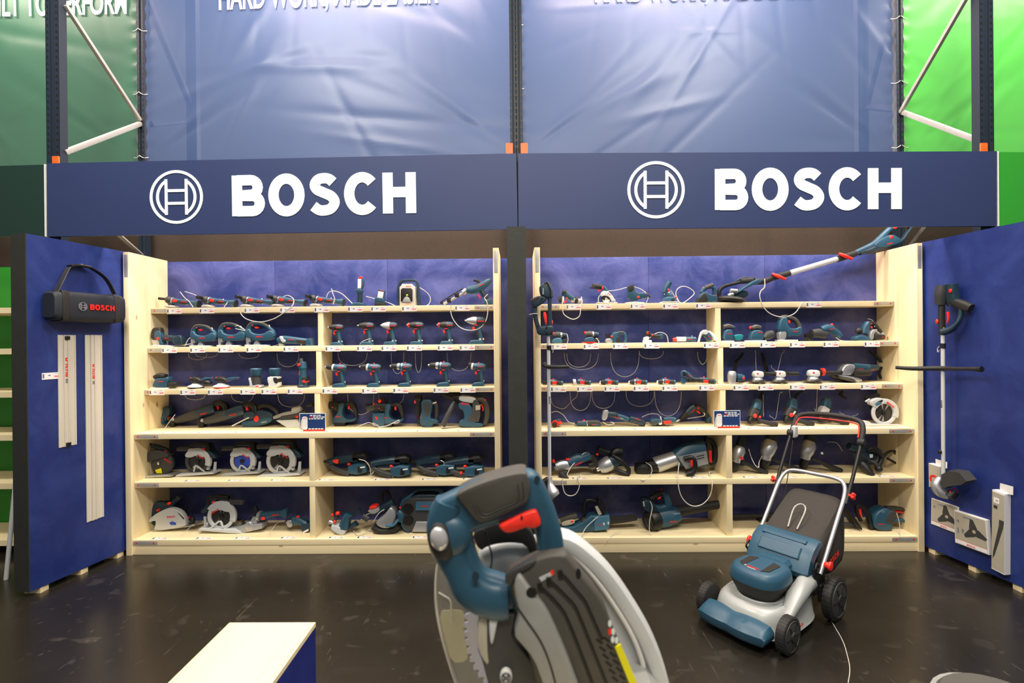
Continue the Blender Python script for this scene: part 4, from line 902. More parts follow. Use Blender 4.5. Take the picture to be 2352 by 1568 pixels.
def pale_saw(crop, gx, gy, base, label, inner, shelf=4, flip=False, R=150, group='white guarded circular saws on the fifth left shelf', lower=None):
    t = Tool(crop, shelf, base, 'circular_saw', label, 'circular saw', group, half=.06)
    s_ = -1 if flip else 1; ring = circ_saw(t, gx, gy, R, 'light_grey', None, m_lower=lower)
    f = lambda P: [(gx + s_ * (x - 720) * R / 150, gy + (y - 390) * R / 150) + tuple(r) for x, y, *r in P]
    t.pr('upper_guard', 'light_grey', f([(620, 220), (740, 240), (820, 300), (800, 345), (720, 310), (640, 345), (570, 325), (610, 275)]), .018, .006, 1, -.006)
    if inner == 'blue': t.lt('blade_paint', 'sky_blue_sticker', (gx, gy, -.0035), (gx, gy, -.0015), [(0, R * .66), (1, R * .66)], 28)
    t.sw('lever', 'light_grey', f([(690, 510, -.02), (715, 440, -.02), (780, 480, -.02), (830, 520, -.02)]), 10 * R / 150)
    t.sw('dust_port', 'dark_grey', f([(640, 235), (560, 235), (475, 240)]), [26, 30, 28])
    t.sw('handle', 'black', f([(640, 190), (740, 180), (840, 190), (855, 260)]), [24, 30, 28, 26], .022); t.pr('body', 'teal_dark', f([(760, 190), (850, 165), (870, 260), (930, 320), (950, 350), (900, 360), (850, 300), (780, 240)]), .04, .008, 1, .03)
    t.ba('button', 'signal_red', f([(800, 235, -.01)])[0], 24, 16, .012)
    t.pr('base_plate', 'light_grey', f([(490, 545), (540, 525), (930, 510), (950, 530), (480, 568)]), .06, .002, 0, .02); t.pr('depth_scale', 'light_grey', f([(890, 520), (905, 405), (930, 405), (925, 520)]), .006, .001, 0, .02)
    t.cy('clamp_screw', 'silver', f([(850, 470, -.02)])[0], f([(880, 470, -.02)])[0], 20)
    an = -33 * s_; t.logo(gx + s_ * 52 * R / 150, gy - 62 * R / 150, 84 * R / 150, .0248, an if not flip else 33)
    return t.done()
pale_saw('E', 720, 390, (700, 560), 'circular saw with a half open pale guard, second on the fifth left shelf', None, lower='dark_grey')
pale_saw('E', 1270, 395, (1260, 545), 'circular saw with blue painted blade face on the fifth left shelf', 'blue')
pale_saw('E', 1735, 395, (1740, 560), 'largest pale circular saw, beside the divider on the fifth left shelf', None, R=172)
# ---- row 5 right: nailers
def nailer(org, base, label, tip=True, b=1.0, mirror=False):
    t = Tool('F', 4, base, 'nail_gun', label, 'nail gun', 'cordless nail guns on the fifth left shelf', half=.055, org=org)
    t.sw('nose', 'rubber', [(115, 395), (190, 390), (230, 400)], [10, 30, 46]); t.sw('magazine', 'dark_grey', [(215, 425, -.02), (300, 470, -.04), (400, 505, -.05), (470, 520, -.05)], [26, 30, 34, 34], .018)
    t.sw('body', 'teal_dark', [(215, 395), (330, 370), (470, 355), (560, 355)], [44, 52, 56, 60], .05); t.sw('motor', 'black', [(500, 345), (620, 335), (670, 350)], [52, 58, 40], .05)
    t.pr('handle', 'teal_dark', [(470, 390), (560, 370), (640, 400), (560, 450), (480, 440)], .024, .006); t.pr('battery', 'teal', [(455, 425), (560, 395), (680, 405), (690, 500), (560, 532), (460, 515)], .045, .010, 0, -.03)
    t.pr('battery_face', 'black', [(580, 432), (630, 428), (628, 500), (578, 505)], .002, .0005, 0, -.076); t.pr('battery_label', 'paper', [(608, 432), (668, 424), (668, 440), (608, 448)], .002, .0004, 0, -.077)
    t.ba('trigger', 'signal_red', (458, 410, -.045), 22, 16, .012); t.ba('trigger', 'signal_red', (482, 430, -.045), 20, 16, .012)
    if tip: t.lt('contact_tip', 'signal_red', (265, 370, -.045), (335, 378, -.045), [(0, 12), (.6, 30), (1, 26)])
    return t
nailer((0, 0), (470, 545), 'nail gun with a bright red cap, first right of the divider').done()
nailer((515, 25), (480, 545), 'grey-backed nail gun, second on the right half of the fifth left shelf', False).done()
t = nailer((1065, 5), (400, 550), 'nail gun with a long black magazine, third from the divider', False); t.sw('belt_hook', 'chrome', [(510, 350, -.06), (550, 372, -.06), (548, 410, -.06)], 6); t.done()
t = nailer((1410, 35), (520, 525), 'nail gun with a large blue battery facing front, nearest the right-hand post', False); t.ba('foot', 'signal_red', (415, 480, -.07), 18, 20, .012); t.done()
# ---- row 6 left
t = Tool('E', 5, (380, 1240), 'plunge_saw', 'plunge saw with a smooth pale guard at the left end of the bottom left shelf', 'circular saw', half=.06)
t.pr('blade_housing', 'light_grey', [(140, 1100), (250, 1020), (360, 968), (440, 960), (530, 995), (580, 1060), (600, 1130), (600, 1190), (200, 1245), (235, 1150), (225, 1110), (150, 1140)], .022, .006, 1, -.01)
t.pr('slot', 'dark_grey', [(500, 1012), (530, 1030), (585, 1085), (575, 1100)], .023, .001, 0, -.0108); t.pr('emblem_patch', 'sky_blue_sticker', [(402, 1135), (440, 1120), (485, 1140), (482, 1165), (420, 1165)], .0225, .0005, 0, -.0112)
t.sw('handle', 'teal_dark', [(150, 1130, .03), (170, 1000, .03), (200, 930, .03), (290, 940, .03), (400, 960, .03)], [34, 34, 30, 26, 24], .024); t.pr('motor', 'teal_dark', [(120, 1120), (170, 930), (330, 930), (360, 1000), (200, 1180), (130, 1180)], .05, .01, 1, .06)
t.sw('hose_port', 'dark_grey', [(140, 1130), (60, 1125)], [32, 30]); t.sw('front_handle', 'teal_dark', [(370, 930, .03), (440, 880, .03), (470, 840, .03)], [26, 26, 34]); t.ba('button', 'signal_red', (368, 918, 0), 26, 20, .014); t.ba('button', 'red', (235, 1000, 0), 20, 18, .02)
t.pr('base_plate', 'galvanised', [(170, 1235), (640, 1180), (690, 1160), (700, 1185), (200, 1252)], .05, .002, 0, .03); t.ba('rear_knob', 'black', (650, 1120, 0), 34, 44, .02); t.ba('rear_knob', 'red', (618, 1085, -.01), 12, 12, .01); t.logo(420, 1066, 96, .0323, 4); t.done()
pale_saw('E', 1010, 1075, (980, 1262), 'tall circular saw with a curved pale guard leaning left on the bottom left shelf', None, 5, True, 168, None)
t = Tool('E', 5, (1400, 1240), 'biscuit_jointer', 'biscuit jointer with silver fence and slim blue body on the bottom left shelf', 'joiner', half=.05)
t.pr('fence', 'alloy', [(1235, 1180), (1330, 1150), (1540, 1140), (1545, 1195), (1420, 1225), (1310, 1250), (1238, 1250)], .05, .003, 0); t.pr('fence_block', 'silver', [(1335, 1120), (1420, 1110), (1430, 1225), (1345, 1230)], .055, .006); t.pr('angle_fence', 'silver', [(1380, 1140), (1420, 1060), (1460, 1060), (1470, 1140)], .04, .004, 0)
t.cy('knob', 'black', (1298, 1085, -.03), (1298, 1140, -.03), 16); t.cy('knob', 'black', (1360, 1080, 0), (1380, 1140, 0), 14); t.sw('top_handle', 'black', [(1425, 945, .0), (1432, 1000, 0), (1445, 1080, 0)], [18, 26, 30]); t.cy('gear_head', 'silver', (1455, 1065), (1495, 1070), 60, 66)
t.sw('body', 'teal', [(1490, 1070), (1600, 1045), (1720, 1030), (1780, 1020)], [52, 38, 30, 40], .030); t.pr('battery', 'teal', [(1755, 990), (1820, 968), (1830, 1070), (1790, 1080), (1760, 1060)], .03, .006); t.ba('switch', 'signal_red', (1542, 1082, -.03), 28, 22, .01); t.logo(1690, 1038, 74, .0305, 6); t.done()
t = Tool('E', 5, (1960, 1240), 'small_grinder', 'small blue cordless tool leaning on its battery beside the divider, bottom left shelf', 'grinder', half=.045)
t.cy('head', 'dark_grey', (1800, 1140), (1880, 1150), 34, 46); t.pr('head_shield', 'alloy', [(1815, 1120), (1895, 1110), (1900, 1195), (1840, 1200)], .03, .004); t.sw('body', 'teal', [(1890, 1120), (1960, 1130), (2060, 1170)], [50, 48, 38], .034); t.ba('button', 'signal_red', (1948, 1085), 24, 18, .02)
t.pr('battery', 'teal_dark', [(2010, 1160), (2110, 1140), (2125, 1220), (2040, 1262), (2020, 1230)], .045, .008, 0); t.pr('battery_label', 'paper', [(2038, 1240), (2105, 1206), (2108, 1228), (2044, 1262)], .002, .0005, 0, -.046); t.done()
# row 6, right half
t = Tool('F', 5, (330, 1270), 'router', 'blue plunge router lying on its side with red caps, bottom left shelf', 'router', half=.06)
t.pr('base', 'light_grey', [(250, 1150), (420, 1215), (410, 1275), (350, 1282), (235, 1215)], .05, .005); t.sw('motor', 'teal', [(380, 1215), (400, 1130), (435, 1050)], [66, 60, 46], .052); t.sw('handle', 'teal_dark', [(440, 1210), (500, 1180), (530, 1160)], [26, 34, 36]); t.sw('handle', 'teal_dark', [(470, 1080, .03), (530, 1040, .03), (548, 1000, .03)], [26, 30, 26])
t.cy('column', 'silver', (190, 1140), (260, 1160), 26); t.sw('rods', 'dark_grey', [(205, 1195), (260, 1130), (300, 1080)], 20); t.ba('cap', 'signal_red', (232, 1058), 20, 18, .014); t.ba('cap', 'signal_red', (300, 1040), 30, 28, .02); t.ba('cap', 'signal_red', (278, 1128, -.03), 20, 20, .014); t.done()
t = Tool('F', 5, (880, 1320), 'power_cutter', 'silver and blue cutter with black rubber base and looped lead, beside the radio', 'cutting tool', half=.07, Y=4.06)
t.sw('base_ring', 'rubber', [(740, 1250), (800, 1295), (900, 1305), (1000, 1285), (1050, 1235)], [34, 42, 44, 42, 34], .05); t.pr('guard', 'alloy', [(780, 1180), (890, 1100), (930, 1040), (965, 1000), (1010, 1040), (1030, 1110), (1000, 1200), (960, 1262), (860, 1262), (800, 1230)], .050, .014)
t.sw('body', 'teal', [(1040, 1080), (1080, 1120), (1070, 1200)], [40, 46, 36]); t.sw('arm', 'teal_dark', [(820, 1060, .02), (900, 1010, .02), (980, 970, .02)], [40, 44, 40]); t.sw('lead', 'black', [(820, 980, .04), (825, 890, .04), (870, 855, .04), (915, 900, .04), (925, 980, .04)], 22); t.pr('side_body', 'mid_grey', [(660, 1050), (800, 1010), (830, 1060), (740, 1110)], .03, .006)
t.sw('front_roller', 'dark_grey', [(610, 1130), (680, 1170)], [34, 40]); t.pr('red_panel', 'signal_red', [(700, 1000), (800, 990), (785, 1025), (700, 1040)], .034, .004); t.sw('lever', 'teal_light', [(910, 1225, -.05), (1000, 1215, -.06), (1060, 1150, -.05)], 16); t.ba('switch', 'signal_red', (1072, 1020, -.02), 14, 14, .01); t.done()
t = Tool('F', 5, (1400, 1265), 'site_radio', 'blue and black jobsite radio on the bottom left shelf, half hidden by the big saw', 'radio', half=.09, Y=4.13)
t.pr('body', 'dark_grey', [(1115, 1200), (1110, 900), (1180, 850), (1620, 850), (1690, 900), (1690, 1200), (1640, 1265), (1160, 1265)], .085, .015, 0); t.sw('roll_cage', 'teal', [(1200, 1262, -.06), (1118, 1180, -.06), (1108, 930, -.06), (1200, 850, -.06), (1300, 770, -.05), (1540, 770, -.05), (1640, 850, -.06)], [18, 18, 20, 24, 16, 16, 24], .03, smooth=3)
t.pr('top_bar', 'teal_dark', [(1240, 820), (1560, 820), (1600, 880), (1200, 880)], .07, .01); t.pr('display', 'teal_light', [(1290, 895), (1500, 895), (1500, 1000), (1280, 1000)], .012, .004, 0, -.085); t.lt('speaker', 'black', (1190, 985, -.092), (1190, 985, -.08), [(0, 60), (1, 70)], 20)
t.lt('speaker', 'black', (1190, 1120, -.092), (1190, 1120, -.08), [(0, 60), (1, 70)], 20); t.pr('front_panel', 'alloy', [(1290, 1135), (1500, 1135), (1530, 1255), (1240, 1255)], .010, .004, 0, -.09); t.logo(1390, 945, 80, .0975); t.done()
# ================================================================== right unit
# ---- row 1
t = Tool('G', 0, (510, 508), 'mini_grinder', 'small cordless cutter with pale disc, left end of the top right shelf', 'cutting tool', half=.04)
t.sw('battery', 'rubber', [(380, 480), (430, 450)], [36, 36]); t.sw('handle', 'teal', [(440, 380), (500, 425), (560, 465)], [40, 36, 32], .024); t.sw('grip', 'rubber', [(425, 375), (470, 385)], [30, 34], .026)
t.cy('gear_case', 'alloy', (530, 470), (585, 475), 32); t.cy('disc_guard', 'rubber', (575, 470), (610, 475), 44, 46); t.cy('cutting_disc', 'light_grey', (612, 480), (668, 482), 28, 24); t.cy('disc', 'light_grey', (650, 475), (658, 475), 46)
t.pr('trigger', 'signal_red', [(430, 500), (470, 470), (490, 490), (450, 508)], .014, .003); t.ba('button', 'signal_red', (480, 455, -.02), 12, 14, .01); t.cy('cable_clamp', 'chrome', (432, 430, -.02), (440, 500, -.03), 8); t.done()
t = Tool('G', 0, (960, 508), 'mini_circular_saw', 'small pale guarded circular saw with raised black grip on the top right shelf', 'circular saw', half=.04)
t.sw('grip', 'rubber', [(785, 300), (850, 308), (915, 315)], [30, 32, 26], .022); t.sw('handle', 'teal', [(900, 310), (930, 335), (955, 370)], [24, 26, 24], .022); t.pr('battery_foot', 'rubber', [(755, 318), (800, 300), (830, 335), (760, 330)], .024, .004)
t.ba('button', 'signal_red', (905, 325, -.02), 10, 20, .008); t.pr('trigger', 'signal_red', [(845, 345), (890, 345), (885, 368), (855, 370)], .013, .003)
t.lt('blade', 'dark_steel', (950, 455, -.001), (950, 455, .001), [(0, 60), (1, 60)], 22); t.pr('upper_guard', 'white_plastic', [(880, 400), (905, 360), (960, 360), (1010, 400), (1045, 450), (1040, 490), (1010, 480), (985, 430), (930, 415), (895, 430)], .016, .004, 1, -.006)
t.pr('lower_guard', 'white_plastic', [(900, 460), (930, 480), (950, 455), (1000, 470), (980, 500), (920, 500)], .010, .003, 1, -.008); t.cy('arbor', 'chrome', (950, 455, -.018), (950, 455, 0), 16); t.pr('base_plate', 'light_grey', [(835, 498), (1080, 498), (1080, 510), (835, 510)], .035, .002, 0)
t.pr('depth_scale', 'light_grey', [(1050, 455), (1060, 455), (1065, 500), (1050, 500)], .003, .001, 0); t.logo(985, 400, 44, .0225, -30); t.done()
t = Tool('G', 0, (1310, 508), 'barrel_jigsaw', 'slim barrel-grip jigsaw, third on the top right shelf', 'jigsaw', half=.034)
t.pr('base_plate', 'light_grey', [(1185, 500), (1290, 490), (1400, 500), (1400, 510), (1185, 510)], .034, .002, 0); t.pr('motor_housing', 'teal', [(1200, 450), (1205, 320), (1220, 292), (1265, 288), (1285, 320), (1305, 385), (1400, 380), (1450, 395), (1450, 440), (1360, 455), (1300, 480), (1230, 485), (1225, 450)], .028, .008)
t.pr('top_grip', 'rubber', [(1202, 380), (1210, 295), (1270, 285), (1285, 330), (1255, 375)], .030, .006); t.sw('tail', 'rubber', [(1420, 415), (1480, 430)], [30, 12]); t.ba('button', 'signal_red', (1330, 437, -.026), 18, 16, .006); t.cy('cable_clamp', 'chrome', (1382, 380, -.02), (1384, 460, -.02), 7); t.logo(1432, 395, 40, .0285, -8); t.done()
t = Tool('G', 0, (1700, 506), 'detail_sander', 'small upright multi-sander with tilted handle, fourth on the top right shelf', 'sander', half=.04)
t.sw('handle', 'teal', [(1655, 380), (1675, 320), (1715, 250)], [34, 38, 34], .024); t.sw('body', 'teal', [(1660, 380), (1690, 420), (1740, 430)], [30, 48, 44], .032); t.pr('base', 'teal_light', [(1640, 430), (1780, 430), (1785, 480), (1640, 485)], .036, .006); t.pr('plate', 'light_grey', [(1610, 488), (1810, 486), (1815, 502), (1605, 506)], .05, .002, 0)
t.pr('window', 'rubber', [(1720, 455), (1760, 455), (1758, 490), (1718, 490)], .038, .002, 0); t.ba('button', 'signal_red', (1692, 350, -.024), 14, 16, .006); t.ba('button', 'signal_red', (1775, 440, -.03), 14, 14, .008); t.cy('cable_clamp', 'chrome', (1640, 400, -.02), (1710, 375, -.02), 9); t.done()
t = Tool('H', 0, (95, 835), 'hand_planer', 'compact planer with a black triangular belt cover on the top right shelf', 'planer', half=.04)
t.pr('body', 'teal', [(10, 830), (20, 760), (70, 720), (130, 760), (190, 760), (195, 830)], .034, .008); t.pr('belt_cover', 'rubber', [(-15, 835), (25, 770), (65, 735), (85, 770), (105, 835)], .040, .006); t.sw('handle', 'teal', [(45, 735), (70, 700), (120, 680), (170, 690), (180, 770)], [20, 22, 18, 18, 20], .020)
t.sw('grip', 'grey_rubber', [(80, 690), (160, 658)], [22, 22], .022); t.ba('button', 'signal_red', (70, 685), 14, 10, .012); t.logo(172, 765, 24, .035); t.done()
t = Tool('H', 0, (345, 838), 'pole_sander', 'long telescopic drywall sander laid diagonally across the top right shelf with silver tube', 'pole sander', half=.07, Y=4.235)
t.lt('sanding_head', 'rubber', (330, 842), (335, 800), [(0, 125), (.5, 138), (1, 120)], 30)
t.pr('motor_housing', 'teal_dark', [(330, 800), (350, 750), (400, 740), (480, 735), (490, 790), (440, 810)], .05, .008); t.pr('fork', 'teal', [(325, 775), (560, 618), (600, 640), (590, 670), (500, 690), (370, 770)], .03, .008, 1, -.045)
t.pr('fork', 'teal_dark', [(370, 640), (470, 592), (530, 590), (575, 625), (500, 620), (430, 650)], .02, .006, 1, .03); t.sw('hose', 'black', [(222, 800, 0), (225, 730, 0), (270, 690, 0), (360, 665, 0), (450, 645, 0)], [18, 20, 18, 16, 14]); t.sw('hose', 'rubber', [(430, 640, 0), (550, 630, 0)], [26, 30])
t.cy('axle', 'alloy', (300, 740, -.06), (370, 745, -.06), 22); t.cy('axle', 'silver', (280, 790, -.06), (330, 770, -.06), 20); t.sw('lower_tube', 'rubber', [(560, 640, 0), (660, 640, 0), (740, 610, 0)], [34, 30, 28]); t.sw('clamp_sleeve', 'rubber', [(740, 608, 0), (912, 560, 0)], 29, smooth=0)
t.sw('telescopic_tube', 'light_grey', [(905, 562, 0), (1385, 420, 0)], 26, smooth=0); t.sw('clamp_sleeve#2', 'rubber', [(1378, 425, 0), (1560, 366, 0)], 30, smooth=0)
for x, y in ((730, 570), (1380, 372)): t.sw('clamp_lever' + ('#%d' % x), 'signal_red', [(x, y, -.02), (x + 45, y + 25, -.035), (x + 120, y + 52, -.03)], [12, 16, 13])
t.sw('handle', 'teal', [(1560, 360, 0), (1650, 320, 0), (1740, 280, 0), (1800, 230, 0), (1850, 170, 0), (1910, 115, 0), (1990, 100, 0), (2100, 90, 0)], [26, 28, 34, 36, 26, 22, 20, 18], .022); t.sw('lower_handle', 'teal_dark', [(1600, 368, 0), (1750, 318, 0), (1860, 270, 0), (1960, 270, 0), (2020, 230, 0), (2060, 170, 0), (2110, 100, 0)], [18, 34, 40, 30, 14, 12, 14], .024)
t.pr('housing', 'teal', [(1720, 290), (1800, 220), (1900, 180), (1960, 210), (2010, 250), (1950, 285), (1780, 320)], .026, .007); t.ba('switch', 'signal_red', (1930, 118, -.02), 20, 16, .01); t.ba('switch#2', 'signal_red', (1890, 212, -.026), 18, 18, .006); t.logo(1875, 275, 52, .0265, 12); t.done()
# ---- row 2 left part
def mini_sander(org, label, red_pad, x0=0):
    t = Tool('G', 1, (390, 985), 'palm_sander', label, 'sander', None, half=.036, org=org)
    t.pr('body', 'teal_light' if not red_pad else 'teal', [(300, 980), (305, 935), (340, 915), (400, 910), (420, 940), (425, 980)], .034, .007); t.sw('grip', 'grey_rubber', [(320, 880), (370, 875), (400, 880)], [28, 36, 32], .028); t.ba('paddle', 'signal_red', (322, 860), 20, 16, .014)
    t.cy('clamp_ring', 'chrome', (400, 880), (425, 880), 36); t.sw('tail', 'teal_dark', [(425, 885), (475, 890)], [38, 34]); t.pr('dust_box', 'rubber', [(420, 930), (480, 920), (478, 960), (440, 980), (420, 975)], .03, .006)
    return t
mini_sander((0, 0), 'small palm sander beside the hanging trimmer on the second right shelf', False).done()
t = mini_sander((382, 4), 'round palm sander on a red pad, second right shelf', True); t.lt('red_pad', 'signal_red', (365, 985), (365, 972), [(0, 82), (1, 84)], 24); t.done()
t = Tool('G', 1, (1070, 982), 'mini_planer', 'compact blue and black planer with silver front, second right shelf', 'planer', half=.036)
t.pr('front_shoe', 'alloy', [(942, 930), (1010, 925), (1030, 980), (942, 980)], .03, .005); t.sw('front_knob', 'rubber', [(970, 870), (972, 925)], [28, 22]); t.pr('body', 'teal', [(1000, 930), (1030, 850), (1090, 850), (1080, 910), (1110, 980), (1040, 980)], .032, .007); t.pr('belt_cover', 'rubber', [(1060, 980), (1075, 900), (1100, 890), (1120, 980)], .036, .004)
t.sw('handle', 'teal', [(1080, 870), (1130, 862), (1170, 880), (1180, 930), (1170, 972)], [22, 24, 24, 22, 20], .022); t.sw('grip', 'grey_rubber', [(1095, 852), (1165, 858)], [14, 16], .024); t.ba('button', 'signal_red', (1012, 905, -.03), 14, 14, .008); t.done()
t = Tool('G', 1, (1445, 982), 'mini_nibbler', 'small cutter with a white puck foot and black and red grip, second right shelf', 'cutting tool', half=.034)
t.lt('foot', 'white_plastic', (1445, 982), (1445, 952), [(0, 54), (.8, 54), (1, 48)], 22); t.pr('neck', 'white_plastic', [(1405, 955), (1400, 920), (1450, 905), (1465, 930), (1450, 955)], .026, .005); t.pr('head', 'rubber', [(1418, 900), (1420, 848), (1465, 842), (1480, 880), (1470, 905)], .026, .005); t.ba('badge', 'red', (1442, 870, -.026), 10, 18, .003)
t.sw('grip', 'rubber', [(1475, 890), (1540, 905), (1625, 910)], [26, 26, 22], .020); t.ba('button', 'signal_red', (1500, 895), 26, 22, .022); t.pr('battery', 'teal', [(1585, 880), (1632, 880), (1634, 930), (1590, 930)], .022, .005); t.done()
t = Tool('G', 1, (1890, 980), 'tube_lamp', 'lying cylindrical lamp with white tube and red cap, second right shelf', 'work lamp', half=.03)
t.cy('tube', 'lamp_glass', (1795, 948), (1910, 948), 28); t.cy('end_cap', 'signal_red', (1755, 955), (1798, 952), 22, 26); t.cy('body', 'teal', (1905, 950), (2030, 950), 30); t.cy('cable_clamp', 'chrome', (1980, 905), (1988, 985), 6); t.logo(1945, 950, 50, .031); t.done()
t = Tool('G', 1, (2170, 978), 'folding_lamp', 'folding lamp with white bracket leaning beside the right divider, second right shelf', 'work lamp', half=.03)
t.sw('bracket', 'white_plastic', [(2048, 978, -.02), (2070, 900, -.02), (2090, 865, -.02), (2130, 855, -.02)], [9, 11, 16, 22], .01); t.sw('bracket', 'white_plastic', [(2070, 978, .01), (2092, 905, .01), (2110, 880, .01)], [8, 10, 12], .01); t.cy('pivot', 'light_grey', (2132, 862, -.03), (2132, 862, .02), 30)
t.sw('body', 'teal', [(2140, 885), (2175, 920), (2200, 960)], [30, 34, 24], .026); t.sw('lens', 'lamp_glass', [(2180, 855), (2230, 905), (2262, 955)], [16, 22, 20], .024); t.logo(2178, 920, 46, .0265, -48); t.done()
# row 2 right part
t = Tool('H', 1, (310, 1228), 'palm_sander', 'palm sander with a bright turquoise dust box, right half of the second right shelf', 'sander', half=.036)
t.pr('pad', 'paper', [(250, 1218), (350, 1218), (355, 1230), (245, 1230)], .034, .001, 0); t.pr('body', 'teal', [(255, 1215), (262, 1150), (275, 1110), (335, 1110), (345, 1160), (352, 1215)], .034, .008); t.sw('grip', 'grey_rubber', [(262, 1085), (305, 1078), (345, 1085)], [20, 26, 20], .028); t.sw('tail', 'teal', [(335, 1085), (372, 1090)], [16, 14]); t.pr('dust_box', 'green_teal', [(352, 1160), (455, 1155), (430, 1215), (370, 1215)], .03, .006); t.logo(305, 1152, 40, .0345, 0); t.done()
t = Tool('H', 1, (595, 1222), 'palm_sander', 'palm sander on a white pad with a black dust canister behind it, second right shelf', 'sander', half=.036)
t.pr('pad', 'paper', [(490, 1212), (665, 1212), (668, 1224), (485, 1224)], .036, .001, 0); t.pr('body', 'teal', [(512, 1210), (522, 1150), (540, 1115), (630, 1110), (640, 1160), (645, 1210)], .034, .008); t.sw('grip', 'grey_rubber', [(540, 1095), (580, 1082), (620, 1090)], [20, 26, 22], .028); t.ba('paddle', 'signal_red', (532, 1088), 16, 16, .014); t.sw('dust_canister', 'dark_grey', [(655, 1190), (700, 1165), (750, 1145)], [24, 44, 34], .03); t.logo(606, 1135, 42, .0345); t.done()
t = Tool('H', 1, (860, 1218), 'jigsaw', 'tall corded jigsaw with silver foot, right half of the second right shelf', 'jigsaw', half=.034)
t.pr('base_plate', 'light_grey', [(788, 1205), (975, 1205), (975, 1220), (788, 1220)], .034, .002, 0); t.pr('shoe', 'alloy', [(795, 1125), (870, 1115), (868, 1180), (850, 1205), (800, 1205)], .026, .004); t.pr('motor_housing', 'teal', [(792, 1130), (800, 1030), (830, 985), (880, 990), (888, 1090), (960, 1100), (1010, 1070), (1025, 1120), (1015, 1165), (930, 1168), (880, 1180), (870, 1120)], .030, .008)
t.sw('handle', 'grey_rubber', [(828, 1010), (850, 985), (900, 985), (960, 1005), (1000, 1060), (1010, 1120)], [22, 24, 20, 20, 20, 22], .020); t.pr('trigger', 'signal_red', [(892, 1010), (915, 1020), (912, 1048), (892, 1045)], .016, .003); t.logo(950, 1125, 44, .0305); t.done()
t = Tool('H', 1, (1240, 1225), 'reciprocating_saw', 'reciprocating saw with black front grip pointing left, second right shelf', 'reciprocating saw', half=.038)
t.sw('shoe', 'black', [(1085, 1160), (1100, 1190), (1110, 1230)], [24, 34, 18], .03); t.sw('front_grip', 'dark_grey', [(1130, 1160), (1200, 1155), (1260, 1165)], [38, 46, 48], .036); t.sw('body', 'teal', [(1220, 1125), (1290, 1110), (1350, 1140), (1400, 1190)], [34, 44, 40, 28], .036); t.pr('rear', 'rubber', [(1320, 1080), (1350, 1085), (1390, 1140), (1405, 1200), (1370, 1190)], .03, .005); t.ba('switch', 'red', (1328, 1072), 16, 12, .012); t.logo(1300, 1118, 40, .037, 10); t.done()
t = Tool('H', 1, (1680, 1212), 'hand_planer', 'upright planer with silver side bracket at the right end of the second right shelf', 'planer', half=.04)
t.pr('sole', 'teal', [(1538, 1170), (1620, 1150), (1690, 1200), (1690, 1210), (1540, 1210)], .036, .005); t.ba('knob', 'rubber', (1595, 1115), 34, 32, .024); t.sw('body', 'teal', [(1640, 1140), (1660, 1070), (1680, 1030)], [34, 30, 20], .030); t.sw('handle', 'rubber', [(1680, 1030), (1730, 1040), (1765, 1085), (1800, 1130)], [14, 18, 22, 24], .022); t.pr('bracket', 'alloy', [(1675, 1200), (1680, 1130), (1710, 1100), (1745, 1100), (1740, 1125), (1710, 1135), (1705, 1200)], .04, .003)
t.pr('motor', 'rubber', [(1705, 1150), (1820, 1150), (1828, 1175), (1820, 1200), (1705, 1200)], .036, .006); t.sw('top_lever', 'mid_grey', [(1760, 1130), (1820, 1150)], [20, 22]); t.ba('switch', 'red', (1702, 1045, -.016), 10, 12, .006); t.ba('switch#2', 'red', (1702, 1082, -.02), 10, 12, .006); t.logo(1805, 1178, 34, .0365, 0, 'red'); t.done()
# ---- row 3 left part: flat screwdriver-like drills lying with noses at left
def lying_drill(x, label, nose):
    t = Tool('I', 2, (110, 432), 'compact_driver', label, 'drill', 'lying cordless drivers on the third right shelf', half=.032, org=(x, 0))
    if nose == 'open': t.lt('chuck', 'light_grey', (14, 396), (50, 394), [(0, 34), (.5, 38), (1, 30)], 18); t.cy('chuck', 'black', (10, 398, -.005), (30, 397), 22)
    elif nose == 'dark': t.cy('chuck', 'black', (-20, 400), (30, 396), 22, 30)
    else: t.lt('chuck', 'rubber', (18, 400), (70, 394), [(0, 22), (.5, 30), (1, 34)]); t.ba('bit_tip', 'chrome', (16, 402), 16, 22, .012)
    if nose == 'ring': t.cy('torque_ring', 'silver', (68, 392), (84, 392), 36)
    t.cy('body', 'teal', (66, 388), (140, 388), 34, 30); t.pr('switch', 'signal_red', [(95, 380), (148, 378), (146, 412), (98, 414)], .008, .002, 0, -.022); t.ba('selector', 'red', (108, 356), 12, 10, .01)
    t.cy('cable_clamp', 'chrome', (152, 366), (160, 428), 6); t.cy('grip', 'rubber', (135, 395), (205, 400), 26, 28); t.cy('battery', 'teal', (200, 400), (228, 402), 28); return t
for x, n, lb in ((208, 'dark', 'lying driver behind the hanging trimmer pole, third right shelf'), (540, 'open', 'lying driver with an open silver chuck, third right shelf'), (868, 'brass', 'lying driver with a bare steel tip, directly right of the open-chucked one'), (1215, 'ring', 'lying driver with a silver ring, fourth along the third right shelf'), (1555, 'ring', 'lying driver with a silver ring, directly left of the angled blue head')):
    lying_drill(x, lb, n).done()
t = Tool('I', 2, (2040, 430), 'angle_driver', 'driver with a raised blue tubular head and red switch beside the right divider, third shelf', 'drill', half=.034)
t.cy('head', 'teal', (1868, 300, -.03), (1900, 300, .01), 40); t.cy('head', 'black', (1872, 302, -.034), (1878, 302, -.029), 26); t.sw('arm', 'teal', [(1905, 300), (1950, 335), (1990, 370)], [36, 32, 26], .024); t.pr('stand', 'teal', [(1850, 350), (1890, 345), (1905, 420), (1850, 422)], .02, .004); t.sw('neck', 'rubber', [(1940, 380), (2000, 375), (2060, 375)], [26, 30, 26], .024)
